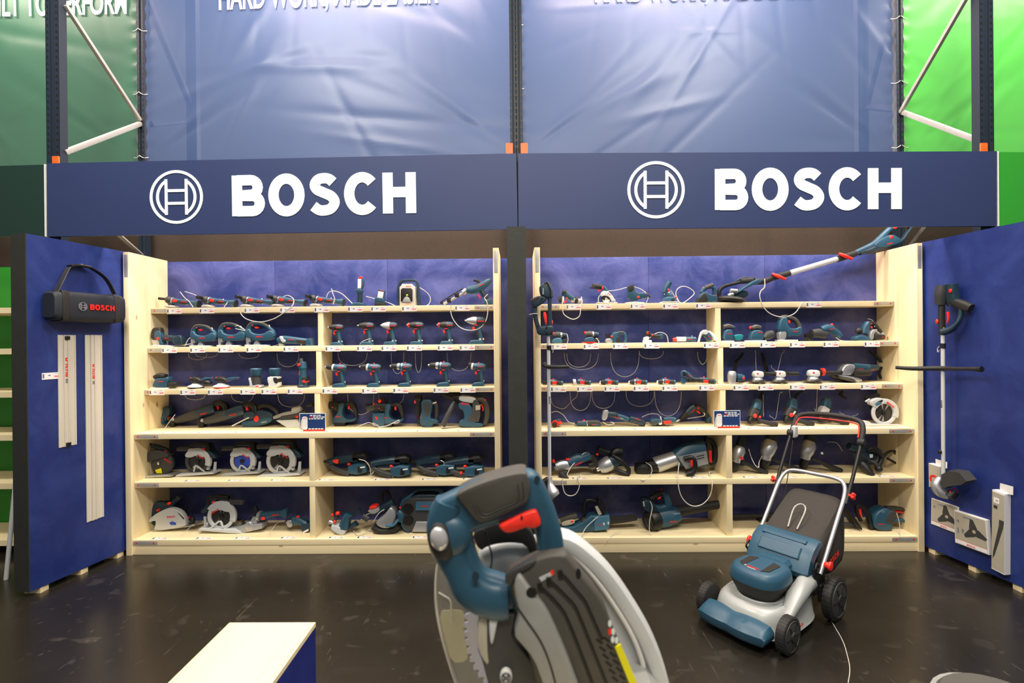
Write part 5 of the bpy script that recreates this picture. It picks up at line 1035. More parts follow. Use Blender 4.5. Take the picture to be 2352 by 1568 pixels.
t.cy('body', 'teal_dark', (2060, 375), (2170, 380), 34); t.pr('switch', 'signal_red', [(2105, 375), (2165, 375), (2162, 410), (2108, 408)], .008, .002, 0, -.024); t.ba('selector', 'red', (2125, 348), 14, 12, .01); t.cy('cable_clamp', 'chrome', (2175, 350), (2182, 425), 6); t.cy('grip', 'rubber', (2180, 390), (2240, 395), 30); t.cy('battery', 'teal', (2235, 395), (2262, 397), 30); t.logo(1945, 330, 46, .026, -40); t.done()
# row 3 right part: grinders
t = Tool('J', 2, (300, 412), 'power_cutter', 'small blue tool with a grey cone cap beside the divider, third right shelf', 'cutting tool', half=.036)
t.lt('cap', 'alloy', (265, 415), (268, 262), [(0, 44), (.6, 52), (.9, 46), (1, 34)], 18); t.sw('body', 'teal', [(320, 340), (370, 340), (400, 350)], [50, 44, 40], .028); t.pr('base', 'rubber', [(320, 370), (410, 360), (412, 398), (320, 402)], .03, .005); t.ba('switch', 'signal_red', (390, 345, -.024), 16, 22, .006); t.done()
def corded_grinder(org, label, hx, red=False, big=1.0, tail=False):
    t = Tool('J', 2, (570, 405), 'angle_grinder', label, 'angle grinder', 'silver headed angle grinders on the third right shelf', half=.055, org=org); b = big
    def q(x, y, d=0): return (570 + (x - 570) * b, 405 + (y - 405) * b, d)
    t.lt('disc_guard', 'dark_steel', q(570, 405), q(570, 370), [(0, 92 * b), (.5, 104 * b), (1, 96 * b)], 26); t.cy('flange', 'silver', q(570, 392, -.06), q(570, 380, -.04), 30 * b)
    t.lt('collar', 'silver', q(575, 375), q(575, 345), [(0, 62 * b), (1, 48 * b)], 18); t.pr('gear_head', 'white_plastic' if not tail else 'silver', [q(*p)[:2] for p in [(522, 335), (528, 285), (550, 268), (610, 268), (632, 290), (628, 345), (560, 350)]], .036 * b, .01)
    t.pr('mark', 'red', [q(*p)[:2] for p in [(540, 290), (565, 288), (562, 306), (542, 308)]], .0365 * b, .0005, 0)
    if red: t.cy('anti_vibration_ring', 'signal_red', q(668, 290), q(700, 292), 46)
    t.sw('side_handle', 'rubber', [q(640, 295), q(660, 300), q(700, 302), q(hx, 302)], [40 * b if not red else 44, 26, 24, 26], smooth=2)
    t.sw('body', 'teal_dark', [q(600, 320, .03), q(650, 330, .07), q(680, 340, .09)], [36 * b, 34 * b, 30 * b]); return t
corded_grinder((0, 0), 'silver headed grinder, first of the grinders on the third right shelf', 810).done()
corded_grinder((262, -12), 'silver headed grinder, its handle ending in mid shelf, second of the grinders', 800).done()
corded_grinder((665, -10), 'silver headed grinder with a red ring on its side handle', 880, True, 1.05).done()
t = Tool('J', 2, (1640, 400), 'angle_grinder', 'large blue angle grinder with two black handles, right end of the third right shelf', 'angle grinder', 'silver headed angle grinders on the third right shelf', half=.055, Y=4.2)
t.lt('disc_guard', 'dark_steel', (1590, 395), (1600, 360), [(0, 120), (.5, 140), (1, 120)], 26); t.pr('guard_plate', 'alloy', [(1480, 340), (1560, 330), (1775, 370), (1770, 410), (1700, 412), (1690, 385), (1520, 370)], .06, .005); t.pr('gear_head', 'silver', [(1540, 290), (1580, 215), (1640, 195), (1700, 200), (1715, 250), (1680, 330), (1560, 335)], .045, .012)
t.sw('side_handle', 'rubber', [(1690, 290, -.05), (1760, 300, -.06), (1860, 296, -.06)], [46, 40, 38]); t.cy('handle_hole', 'black', (1868, 296, -.062), (1880, 296, -.062), 24); t.sw('body', 'teal', [(1700, 225), (1800, 235), (1895, 245)], [42, 46, 50], .04); t.sw('rear_handle', 'teal_dark', [(1895, 240), (1960, 240), (2005, 240)], [40, 36, 32], .034); t.pr('trigger', 'signal_red', [(1900, 255), (1975, 260), (1985, 275), (1905, 285)], .02, .003); t.ba('spindle_lock', 'black', (1545, 295, -.04), 14, 24, .01); t.logo(1770, 258, 60, .0405); t.done()
# ---- row 4
t = Tool('I', 3, (350, 945), 'mini_polisher', 'small red and black polisher beside the trimmer pole, fourth right shelf', 'polisher', half=.035)
t.sw('body', 'teal_dark', [(330, 900), (380, 880), (415, 865)], [44, 42, 30], .03); t.lt('ring', 'signal_red', (330, 905, -.03), (345, 900, -.01), [(0, 40), (1, 42)]); t.cy('chuck', 'black', (322, 912, -.05), (340, 905, -.02), 30); t.ba('switch', 'signal_red', (395, 888, -.03), 26, 18, .008); t.done()
t = Tool('I', 3, (740, 935), 'rotary_tool', 'slim straight rotary tool lying on the fourth right shelf', 'rotary tool', half=.028)
t.cy('nose', 'dark_steel', (575, 902), (615, 902), 12, 20); t.sw('body', 'teal', [(600, 902), (680, 898), (740, 898)], [24, 34, 36], .026); t.sw('grip', 'dark_grey', [(720, 895), (800, 895), (870, 898)], [36, 38, 36], .028); t.pr('battery', 'teal', [(760, 905), (885, 905), (885, 930), (770, 930)], .029, .004)
t.ba('switch', 'signal_red', (685, 870, -.01), 18, 14, .01); t.ba('switch', 'signal_red', (622, 885, -.015), 12, 12, .008); t.cy('cable_clamp', 'chrome', (718, 866, -.02), (722, 930, -.025), 6); t.logo(802, 912, 44, .0295); t.done()
t = Tool('I', 3, (1150, 940), 'mini_heat_gun', 'compact blue gun with a grey flared nozzle raised at left, fourth right shelf', 'heat gun', half=.034)
t.pr('nozzle', 'alloy', [(920, 742), (980, 740), (975, 800), (945, 865), (895, 860), (905, 790)], .024, .006); t.sw('body', 'teal_dark', [(975, 790), (1040, 800), (1080, 815)], [32, 40, 38], .028); t.sw('barrel', 'teal', [(1070, 815), (1150, 835), (1220, 860)], [36, 36, 34], .028); t.sw('battery', 'teal_dark', [(1230, 850), (1320, 870), (1400, 900)], [40, 42, 38], .03)
t.cy('battery_end', 'black', (1400, 902, -.01), (1418, 908, -.015), 30); t.logo(1075, 825, 50, .0295, -15); t.logo(1130, 838, 40, .0295, -15, 'light_grey'); t.logo(1325, 848, 56, .0305, -22); t.sw('stand_wire', 'galvanised', [(905, 880, -.03), (960, 910, -.03), (1040, 900, -.03), (1000, 880, -.02)], 6); t.done()
t = Tool('I', 3, (1580, 935), 'ratchet_tool', 'lying cordless ratchet with long red switch, fourth right shelf', 'ratchet', half=.03)
t.pr('head', 'teal', [(1475, 850), (1600, 845), (1610, 885), (1560, 915), (1480, 918)], .03, .007); t.cy('square_drive', 'chrome', (1585, 915, -.02), (1592, 890, -.02), 20); t.pr('label_plate', 'dark_grey', [(1482, 872), (1555, 868), (1555, 900), (1484, 904)], .031, .001, 0); t.sw('grip', 'rubber', [(1560, 900), (1650, 885)], [36, 38], .028); t.sw('body', 'teal', [(1640, 865), (1720, 860), (1780, 860)], [38, 38, 32], .028); t.pr('switch', 'signal_red', [(1625, 870), (1715, 862), (1718, 895), (1630, 905)], .008, .003, 0, -.03); t.cy('cable_clamp', 'chrome', (1602, 820, -.01), (1608, 910, -.03), 8); t.done()
t = Tool('I', 3, (2060, 895), 'drywall_screwdriver', 'pistol screwdriver leaning on its battery beside the small blue sign, fourth right shelf', 'drill', half=.034)
t.cy('bit', 'chrome', (1780, 895), (1840, 860), 8, 14); t.sw('nose', 'rubber', [(1835, 862), (1880, 820), (1920, 785)], [18, 28, 34], .022); t.sw('body', 'teal_dark', [(1920, 785), (1970, 740), (2010, 700)], [38, 44, 34], .03); t.sw('handle', 'rubber', [(2020, 710), (2090, 740), (2140, 790), (2180, 850)], [34, 34, 30, 30], .022); t.pr('trigger', 'signal_red', [(2025, 755), (2040, 750), (2082, 780), (2072, 798)], .014, .003)
t.pr('battery', 'teal', [(2140, 860), (2180, 815), (2225, 830), (2235, 890), (2150, 898)], .034, .007, 0); t.ba('selector', 'red', (2050, 722, -.02), 12, 12, .008); t.logo(1982, 752, 50, .0305, 40); t.done()
# row 4 right: three drills with side handles and a large saw
def sds_small(org, label, silver=False, clip=True):
    t = Tool('J', 3, (560, 930), 'rotary_hammer', label, 'rotary hammer', 'corded hammer drills on the fourth right shelf', half=.05, org=org)
    t.lt('chuck', 'black', (455, 915, -.03), (500, 850, -.01), [(0, 20), (.3, 36), (.8, 40), (1, 44)]); t.sw('gear_case', 'light_grey' if silver else 'dark_grey', [(490, 850, -.01), (525, 790, .0), (550, 750, .0)], [46, 54, 50]); t.sw('body', 'teal', [(545, 760, .0), (580, 690, .02), (600, 650, .03)], [52, 50, 34])
    t.sw('rear_handle', 'teal_dark', [(600, 690, .03), (625, 740, .03), (620, 820, .03), (600, 860, .03)], [22, 22, 22, 20]); t.ba('mode_knob', 'signal_red', (512, 822, -.05), 26, 24, .012); t.ba('mode_knob', 'signal_red', (575, 840, -.04), 16, 16, .012)
    t.sw('side_handle', 'rubber', [(560, 880, -.04), (620, 895, -.05), (690, 912, -.06), (755, 928, -.06)], [20, 26, 28, 30]); t.cy('handle_hole', 'black', (752, 926, -.062), (764, 930, -.062), 22); t.cy('collar', 'rubber', (560, 850, -.03), (572, 920, -.04), 18); return t
sds_small((0, 0), 'corded hammer drill, first of three on the right half of the fourth shelf').done()
t = sds_small((430, -10), 'corded hammer drill with a clear cable badge, behind the mower handle top'); t.cy('badge', 'light_grey', (530, 820, -.05), (560, 780, -.05), 10); t.done()
t = sds_small((840, -20), 'corded hammer drill with a silver gear case, third of three, fourth right shelf', True); t.done()
t = Tool('J', 3, (2040, 880), 'circular_saw', 'large corded circular saw with round pale guard, right end of the fourth shelf', 'circular saw', half=.06, Y=4.09)
ring = circ_saw(t, 2085, 735, 152, 'light_grey'); t.sw('handle', 'black', [(1900, 580, .03), (1990, 540, .03), (2060, 530, .03)], [24, 22, 22]); t.pr('neck', 'light_grey', [(1900, 600), (1990, 555), (2070, 560), (2060, 620), (1960, 650), (1910, 640)], .02, .006); t.pr('base_plate', 'light_grey', [(1815, 860), (2260, 870), (2280, 885), (1815, 885)], .06, .002, 0, .02)
t.pr('rear_block', 'light_grey', [(1815, 825), (1900, 835), (1920, 880), (1815, 880)], .03, .004); t.pr('label_patch', 'teal_light', [(1965, 620), (2020, 600), (2045, 625), (1975, 655)], .021, .0005, 0); t.cy('cable_clamp', 'chrome', (1850, 600, -.02), (1900, 570, -.02), 12); t.logo(2145, 635, 98, .0212, -36); t.done()
# ---- row 5
t = Tool('K', 4, (400, 545), 'rotary_hammer', 'silver fronted drill with black side handle overhanging the edge of the fifth right shelf', 'rotary hammer', half=.055)
t.sw('chuck', 'dark_steel', [(270, 490), (320, 450)], [34, 44], .03); t.sw('gear_case', 'silver', [(350, 440), (420, 420), (510, 410)], [50, 62, 58], .045); t.sw('body', 'teal', [(500, 400), (600, 350), (680, 330), (760, 300)], [62, 66, 50, 50], .045); t.sw('rear', 'rubber', [(700, 300), (780, 330), (820, 400), (740, 420)], [38, 40, 36, 30], .03)
t.ba('mode_knob', 'signal_red', (322, 372), 20, 24, .02); t.ba('mode_knob', 'red', (490, 345, -.02), 34, 18, .02); t.pr('trigger', 'signal_red', [(740, 290), (762, 288), (770, 330), (748, 335)], .016, .003); t.sw('side_handle', 'rubber', [(400, 500, -.05), (450, 545, -.07), (515, 605, -.08)], [40, 32, 32]); t.cy('handle_hole', 'black', (512, 604, -.083), (520, 616, -.086), 26); t.sw('side_handle', 'rubber', [(470, 490, -.04), (400, 520, -.05)], [26, 34]); t.logo(610, 388, 88, .0455, 24); t.done(False)
t = Tool('K', 4, (1000, 530), 'impact_wrench', 'silver nosed wrench with looping black handle, second on the fifth right shelf', 'impact wrench', half=.055)
t.cy('square_drive', 'black', (805, 520), (845, 490), 18); t.cy('collar', 'chrome', (835, 490), (880, 470), 34, 36); t.lt('gear_case', 'silver', (870, 480), (1010, 400), [(0, 60), (.3, 84), (.8, 92), (1, 84)], 20); t.sw('body', 'teal_dark', [(1000, 410), (1060, 390), (1100, 370)], [80, 74, 60], .045); t.sw('motor', 'black', [(1020, 310), (1080, 280), (1140, 280)], [40, 56, 50], .04)
t.sw('handle', 'black', [(1020, 310, -.03), (1090, 350, -.05), (1160, 410, -.05), (1210, 480, -.05), (1190, 530, -.05)], [18, 24, 28, 26, 30]); t.sw('handle', 'black', [(860, 250, .03), (940, 290, .03), (1020, 300, .03)], [44, 40, 36]); t.sw('lower_handle', 'black', [(1060, 480, -.02), (1130, 510, -.04), (1190, 530, -.05)], [20, 26, 28]); t.ba('switch', 'red', (845, 310, 0), 20, 16, .012); t.done()
t = Tool('K', 4, (1700, 500), 'demolition_hammer', 'very large demolition hammer with long silver barrel lying on the fifth right shelf', 'demolition hammer', half=.09, Y=4.14)
t.sw('tool_holder', 'black', [(1310, 460), (1400, 470), (1480, 460)], [58, 78, 62], .06); t.sw('barrel_collar', 'black', [(1440, 440), (1560, 430)], [70, 78], .065); t.lt('barrel', 'silver', (1540, 430), (1800, 340), [(0, 88), (.1, 96), (.9, 86), (1, 90)], 22); t.sw('body', 'teal', [(1790, 350), (1900, 300), (2020, 290), (2120, 280)], [96, 130, 165, 170], .085)
t.pr('side_panel', 'alloy', [(1770, 300), (2110, 230), (2130, 380), (1870, 445)], .006, .003, 0, -.086); t.pr('vents', 'dark_grey', [(1990, 290), (2080, 270), (2080, 282), (1990, 302)], .001, .0003, 0, -.0925); t.pr('vents', 'dark_grey', [(1990, 320), (2080, 300), (2080, 312), (1990, 332)], .001, .0003, 0, -.0925); t.pr('badge', 'red', [(2135, 225), (2165, 225), (2175, 360), (2145, 365)], .003, .001, 0, -.088)
t.sw('side_handle', 'black', [(1840, 320, -.10), (1930, 300, -.12), (1960, 400, -.12), (1930, 470, -.12), (1860, 500, -.11)], [28, 26, 28, 30, 34]); t.pr('handle_badge', 'red', [(1895, 320), (1920, 318), (1922, 390), (1898, 395)], .002, .0006, 0, -.14); t.sw('rear_handle', 'black', [(2140, 120, 0), (2220, 140, 0), (2260, 250, 0), (2250, 380, 0), (2200, 410, 0)], [26, 26, 28, 28, 24]); t.sw('cable', 'black', [(2000, 90, .05), (1960, 60, .05), (2060, 50, .05)], 16); t.done()
def big_sds(org, label, sx, full=True):
    t = Tool('L', 4, (330, 460), 'rotary_hammer', label, 'rotary hammer', 'large silver rotary hammers on the fifth right shelf', half=.06, org=org)
    b = sx
    def q(x, y, d=0): return (330 + (x - 330) * b, 460 + (y - 460) * b, d)
    t.lt('chuck', 'black', q(240, 455, -.03), q(285, 365, -.02), [(0, 18 * b), (.3, 34 * b), (1, 42 * b)]); t.cy('collar', 'silver', q(278, 370, -.02), q(292, 325, -.02), 42 * b, 44 * b); t.lt('gear_case', 'silver', q(285, 335, -.02), q(340, 200, 0), [(0, 44 * b), (.2, 56 * b), (.7, 66 * b), (1, 46 * b)], 18)
    t.sw('body', 'teal_dark', [q(345, 240, .02), q(370, 170, .04), q(395, 110, .05)], [50 * b, 48 * b, 36 * b]); t.sw('side_handle', 'rubber', [q(330, 355, -.04), q(400, 380, -.05), q(480, 420, -.06), q(590, 465, -.06)], [16, 20, 24 * b, 26 * b]); return t, q
t, q = big_sds((0, 0), 'silver rotary hammer with a red lever, first right of the divider, fifth shelf', 1.0); t.pr('lever', 'signal_red', [(290, 285), (335, 300), (330, 325), (292, 310)], .006, .002, 0, -.07); t.done()
t, q = big_sds((335, -5), 'largest silver rotary hammer, behind the left arm of the mower handle', 1.25); t.done()
t, q = big_sds((765, -20), 'silver rotary hammer with a round belly, behind the middle of the mower handle', 1.15); t.ba('selector', 'chrome', q(420, 300, -.05), 16, 16, .012); t.done()
t = Tool('L', 4, (1750, 470), 'corded_drill', 'dark blue corded hammer with a black chuck facing front, right end of the fifth shelf', 'rotary hammer', half=.065)
t.lt('chuck', 'black', (1712, 490, -.09), (1655, 375, -.02), [(0, 26), (.3, 36), (.8, 46), (1, 42)], 18); t.sw('side_handle', 'rubber', [(1700, 330, -.03), (1760, 360, -.06), (1790, 410, -.07)], [16, 18, 24]); t.sw('body', 'teal_dark', [(1660, 330, 0), (1740, 300, .02), (1880, 300, .04)], [70, 90, 80], .06); t.sw('handle', 'black', [(1690, 230, -.05), (1730, 205, -.06), (1800, 240, -.06), (1850, 310, -.05), (1800, 400, -.06)], [18, 20, 22, 22, 26]); t.ba('handle_end', 'black', (1795, 420, -.07), 36, 36, .03)
t.pr('badge', 'light_grey', [(1700, 265), (1735, 265), (1735, 300), (1705, 305)], .002, .0005, 0, -.066); t.sw('upper', 'teal_dark', [(1560, 200, .03), (1620, 220, .03), (1680, 240, .03)], [36, 44, 40]); t.done()
# ---- row 6
t = Tool('K', 5, (700, 1210), 'chainsaw', 'blue battery chainsaw with grey rear handle, bar pointing right, bottom right shelf', 'chainsaw', half=.06)
t.pr('body', 'teal', [(400, 1220), (400, 1165), (560, 1150), (700, 1070), (760, 1020), (980, 1010), (990, 1080), (970, 1180), (640, 1215)], .055, .01, 0); t.pr('side_cover', 'teal_light', [(790, 1030), (975, 1020), (985, 1080), (965, 1175), (800, 1195)], .005, .003, 0, -.056); t.sw('rear_handle', 'grey_rubber', [(400, 1090), (500, 1060), (600, 1040)], [26, 30, 34], .028)
t.pr('handle_fill', 'card_grey', [(410, 1110), (500, 1080), (575, 1075), (570, 1130), (420, 1160)], .03, .004); t.pr('trigger', 'signal_red', [(515, 1090), (560, 1080), (555, 1100), (525, 1112)], .033, .003); t.sw('front_handle', 'black', [(690, 1050, .03), (710, 900, .03), (760, 870, .03), (850, 900, .03), (930, 1010, .03)], [24, 22, 22, 22, 24]); t.pr('hand_guard', 'black', [(840, 830), (880, 845), (925, 900), (930, 1010), (885, 1010), (850, 930)], .05, .005)
t.pr('guard_face', 'card_grey', [(808, 915), (840, 905), (890, 1000), (850, 1020)], .012, .004, 0, -.04); t.sw('guide_bar', 'rubber', [(980, 1100), (1150, 1085), (1320, 1060)], [50, 46, 40], .012, smooth=0); t.ba('screw', 'light_grey', (910, 1110, -.062), 12, 18, .004); t.ba('screw', 'light_grey', (962, 1100, -.062), 12, 18, .004); t.pr('battery', 'dark_grey', [(640, 1070), (745, 1060), (745, 1170), (650, 1190)], .05, .006); t.logo(858, 1118, 46, .0615); t.done()
t = Tool('K', 5, (1560, 1225), 'leaf_blower', 'blue leaf blower with a black round intake, middle of the bottom right shelf', 'leaf blower', half=.09, Y=4.13)
t.lt('intake', 'black', (1440, 1130, -.06), (1530, 1130, -.02), [(0, 96), (.3, 118), (1, 124)], 22); t.sw('body', 'teal', [(1560, 1130), (1660, 1110), (1760, 1080), (1820, 1060)], [106, 108, 92, 70], .08); t.cy('tube_neck', 'rubber', (1800, 1050), (1890, 1030), 64, 60); t.lt('tube', 'rubber', (1870, 1035), (2320, 955), [(0, 62), (1, 48)], 18)
t.pr('motor', 'teal_dark', [(1360, 890), (1480, 880), (1560, 1000), (1520, 1060), (1400, 1010)], .06, .01); t.sw('handle', 'teal', [(1520, 1000), (1600, 1010), (1690, 980), (1670, 860), (1620, 805)], [50, 44, 50, 36, 30], .03); t.sw('grip', 'rubber', [(1480, 890), (1550, 845), (1630, 800)], [26, 30, 26], .028); t.ba('lock', 'signal_red', (1615, 785), 16, 12, .014); t.pr('trigger', 'signal_red', [(1560, 880), (1605, 855), (1615, 870), (1570, 900)], .018, .003)
for i in range(5): t.loop('intake_ribs', 'dark_grey', [(1340 + i * 36, 1060 + i * 8, -.10), (1360 + i * 36, 1130 + i * 8, -.11), (1400 + i * 36, 1200 + i * 4, -.10)], 5)
t.pr('side_plate', 'light_grey', [(1370, 895), (1385, 895), (1395, 950), (1380, 955)], .002, .0005, 0, -.061); t.logo(1715, 1122, 70, .086, 6); t.done()
t = Tool('L', 5, (480, 985), 'blower_tube', 'long black tube lying at the back of the bottom right shelf behind the mower', 'tube', half=.04, Y=4.28)
t.cy('tube', 'rubber', (240, 955), (720, 940), 30, 24); t.cy('end_piece', 'teal_dark', (700, 935), (760, 930), 26); t.pr('foot', 'black', [(520, 970), (640, 965), (640, 1005), (530, 1005)], .03, .005); t.done()
t = Tool('L', 5, (1860, 1100), 'hedge_trimmer', 'blue hedge trimmer with black front handle, right end of the bottom right shelf', 'hedge trimmer', half=.07)
t.pr('body', 'teal', [(1755, 1010), (1790, 900), (1880, 850), (1940, 860), (1960, 1000), (1975, 1060), (1955, 1100), (1790, 1085)], .055, .012); t.pr('side_panel', 'dark_grey', [(1890, 950), (1935, 870), (2010, 880), (1990, 930), (1960, 1010), (1980, 1050), (1940, 1020), (1880, 1000)], .057, .005); t.sw('handle', 'dark_grey', [(1940, 875), (2050, 870), (2150, 890), (2200, 920)], [28, 22, 20, 20], .026)
t.sw('handle', 'teal', [(2195, 915), (2222, 980), (2200, 1005), (2100, 1000), (1980, 1005)], [18, 20, 18, 18, 20], .026); t.sw('trigger', 'signal_red', [(1985, 925), (2050, 905), (2150, 920), (2190, 960)], [10, 9, 9, 8], .02); t.sw('front_handle', 'black', [(1650, 1000, -.02), (1610, 920, -.02), (1600, 850, -.02), (1640, 830, -.02), (1700, 880, -.02), (1740, 960, -.02), (1760, 1080, -.02)], [18, 18, 18, 18, 20, 22, 24])
t.sw('front_handle', 'signal_red', [(1635, 870, -.01), (1640, 920, -.01), (1650, 960, -.01)], [16, 20, 14], .02); t.pr('blade_guard', 'black', [(1500, 890), (1515, 890), (1600, 1010), (1650, 1090), (1600, 1080), (1540, 990)], .05, .004); t.pr('blade', 'dark_grey', [(1395, 1020), (1640, 1035), (1640, 1075), (1395, 1060)], .008, .002, 0); t.pr('battery', 'dark_grey', [(1800, 1065), (1955, 1060), (1950, 1100), (1805, 1100)], .05, .005); t.logo(1830, 1020, 58, .0555, 0); t.logo(1860, 885, 26, .0555, 10, 'light_grey'); t.done()
# ---- black lead bundles hanging behind the right half
def bundle(crop, pts, label, r=16, Y=4.31):
    ox, oy, k = CROP[crop]; P = [W(ox + x * k, oy + y * k, Y) for x, y in pts]; c = P[0].copy(); mb = MB()
    for j in range(5):
        random.seed(j * 7 + len(pts)); o = Vector((random.uniform(-.014, .014), random.uniform(-.014, .014), 0)); mb.tube([p - c + o * (1.6 - abs(2 * i / (len(P) - 1) - 1)) for i, p in enumerate(P)], .007, 6)
    o = mb.build('cable_bundle', 'black'); o.location = c; return tag(o, label, 'power cable', 'bundled black power cables')
bundle('J', [(400, 50), (360, 110), (310, 160), (300, 230), (290, 320)], 'folded black power cable above the grey cone tool, third right shelf')
bundle('J', [(620, 50), (640, 110), (650, 180), (680, 250), (690, 290)], 'folded black power cable behind the second grinder, third right shelf')
bundle('J', [(1930, 30), (1990, 80), (2060, 150), (2140, 200), (2070, 230), (2040, 290), (2060, 360)], 'folded black power cable above the big blue grinder at the right end')
bundle('J', [(640, 520), (620, 580), (650, 640)], 'folded black cable behind the first drill of the fourth right shelf')
bundle('J', [(1110, 510), (1050, 560), (1020, 620)], 'folded black cable behind the second drill of the fourth right shelf')
bundle('J', [(1600, 510), (1580, 560), (1640, 600)], 'folded black cable left of the round saw, fourth right shelf')
bundle('L', [(1900, 310), (1960, 240), (2040, 220), (2090, 300), (2080, 360), (1960, 300)], 'black power cable looping beside the dark blue hammer, fifth right shelf', Y=4.15)
# ================================================================== price tags
ORD = ['first', 'second', 'third', 'fourth', 'fifth', 'sixth', 'seventh', 'eighth', 'ninth', 'tenth', 'eleventh', 'twelfth']
RN = ['top', 'second', 'third', 'fourth', 'fifth', 'bottom']
def make_tag():
    o = thing('price_tag', 'x', 'price tag', (0, 0, 0))
    c = MB().box((0, 0, 0), (.127, .0012, .042)).build('card', 'paper', o)
    b = MB()
    for i in range(6): b.box((-.0535, -.0009, .012 - i * .0045), (.012, .0006, .0026 if i % 2 else .0036))
    b.build('barcode', 'ink', o)
    b = MB(); b.box((-.012, -.0009, .004), (.018, .0006, .006)); b.box((.036, -.0009, .015), (.014, .0006, .003)); b.build('item_line', 'faded_ink', o)
    b = MB(); x = .022
    for w_ in (.008, .008, .004, .009, .006): b.box((x + w_ / 2, -.0009, -.004), (w_ * .8, .0006, .010)); x += w_
    b.box((.014, -.0009, .0), (.0008, .0006, .032)); b.build('price_line', 'red_ink', o)
    return o
proto_tag = make_tag(); used_proto = [False]
def copy_thing(r):
    if not used_proto[0]: used_proto[0] = True; return r
    c = r.copy(); COL.objects.link(c)
    for ch in r.children:
        if ch.get('skip'): continue
        d = ch.copy(); COL.objects.link(d); d.parent = c
    return c
PT = {('left', 0): [401, 476, 579, 661, 740, 817, 870, 941, 1063], ('left', 1): [389, 453.6, 518.7, 583, 668, 764.5, 837, 893, 951.6, 1022.5, 1073], ('left', 2): [359, 430, 493.6, 568, 616.5, 677, 756.7, 848, 919.4, 1012, 1073.6],
      ('right', 0): [1318.7, 1388, 1466, 1541, 1616.6, 1870], ('right', 1): [1284.6, 1357.7, 1425, 1497, 1633.8, 1693.5, 1763.7, 1831.5, 1908.7, 2003], ('right', 2): [1281.7, 1342, 1404.8, 1471.7, 1537.8, 1622.5, 1701, 1758, 1830.5, 1899.4, 1994]}
random.seed(3)
for (side, k), xs in PT.items():
    for i, px in enumerate(xs):
        y = YS[k] - .0035; r = copy_thing(proto_tag); p = W(px, 800, y); r.location = (p.x, y, ZS[k] - .028 + random.uniform(-.001, .001)); r.rotation_euler = (0, random.uniform(-.012, .012), 0)
        nm = {0: 'top', 1: 'second', 2: 'third'}[k]
        tag(r, f'white price tag on the {nm} {side} shelf edge, {ORD[i]} from its left end', 'price tag', f'price tags on the shelf edges')
FT = {('left', 3): [390, 473, 557, 658, 765, 879, 974, 1068], ('left', 4): [441.6, 540.7, 638, 748, 877, 985.6, 1079], ('left', 5): [365, 466, 555.7, 660.5, 770.5, 836, 963], ('right', 3): [1360, 1420.5, 1474, 1535, 1615.6, 1735, 1913], ('right', 4): [1330.5, 1411, 1604, 1723.7, 1813, 1909, 2036]}
for (side, k), xs in FT.items():
    for i, px in enumerate(xs):
        y = YS[k] + .026; r = copy_thing(proto_tag); p = W(px, 1000, y); r.location = (p.x, y, ZS[k] + .0018); r.rotation_euler = (-pi / 2 + .0, 0, random.uniform(-.04, .04))
        tag(r, f'price tag lying flat on the {RN[k]} {side} shelf, {ORD[i]} from its left end', 'price tag', 'price tags lying flat on the deep shelves')
r = copy_thing(proto_tag); P = WX(116, 863, LW0, LW1); r.location = P + Vector((.004, 0, 0)); r.rotation_euler = (0, 0, pi / 2 - .19); r.scale = (.9, 1, 1.1); tag(r, 'single white price tag on the blue left wall beside the shorter rail', 'price tag', 'price tags on the wall')

# ================================================================== security cables
def cable(crop, pts, label, Y=None, r=.0032):
    ox, oy, k = CROP[crop]; P = []
    for q in pts:
        yy = q[2] if len(q) > 2 else Y
        P.append(W(ox + q[0] * k, oy + q[1] * k, yy))
    c = P[0].copy(); o = MB().tube([p - c for p in P], r, 6, 6).build('security_cable', 'cable'); o.location = c
    return tag(o, label, 'security cable', 'thin security cables')
def loops(crop, lst, where, Y=4.30, r=.0022):
    for i, (x0, y0, x1, y1, dip) in enumerate(lst):
        xm = (x0 + x1) / 2; pts = [(x0, y0), (x0 + (x1 - x0) * .04, y0 + dip * .5), (x0 + (x1 - x0) * .2, y0 + dip * .86), (xm, max(y0, y1) + dip), (x0 + (x1 - x0) * .8, y1 + dip * .86), (x0 + (x1 - x0) * .96, y1 + dip * .5), (x1, y1)]
        cable(crop, pts, f'{ORD[i]} thin cable loop {where}', Y, r)
YA = 4.14
cable('A', [(1240, 570, YA), (1245, 640, YA), (1320, 710, YA), (1480, 745, YA), (1640, 710, YA), (1760, 640, YA), (1880, 540, YA), (1890, 460, 4.2), (1820, 418, 4.22), (1760, 440, 4.22)], 'pale cable looping below the top left shelf from the fourth grinder', r=.004)
cable('A', [(500, 375, 4.26), (560, 450, 4.24), (600, 480, 4.2), (660, 560, 4.18)], 'cable standing up behind the first grinder on the top left shelf')
cable('A', [(560, 370, 4.28), (680, 410, 4.26), (760, 460, 4.24)], 'cable rising between the first two grinders on the top left shelf')
cable('A', [(930, 460, 4.27), (1020, 470, 4.24), (1080, 500, 4.2), (1040, 560, 4.18)], 'cable curled behind the second grinder on the top left shelf')
cable('B', [(160, 440, 4.27), (190, 380, 4.27), (260, 365, 4.27), (350, 400, 4.27), (440, 480, 4.27), (480, 520, 4.25)], 'cable arching behind the fifth grinder on the top left shelf', r=.004)
cable('B', [(222, 335, 4.2), (240, 400, 4.17), (262, 470, 4.16), (240, 530, 4.16), (256, 450, 4.16)], 'cable tail standing up on the fifth grinder')
cable('B', [(645, 430, 4.26), (760, 460, 4.25), (900, 500, 4.2), (1000, 543, 4.18)], 'cable passing behind the small square lamp')
cable('B', [(1300, 320, 4.26), (1390, 380, 4.27), (1435, 450, 4.27), (1420, 520, 4.25), (1390, 540, 4.22)], 'cable curving right of the square work light')
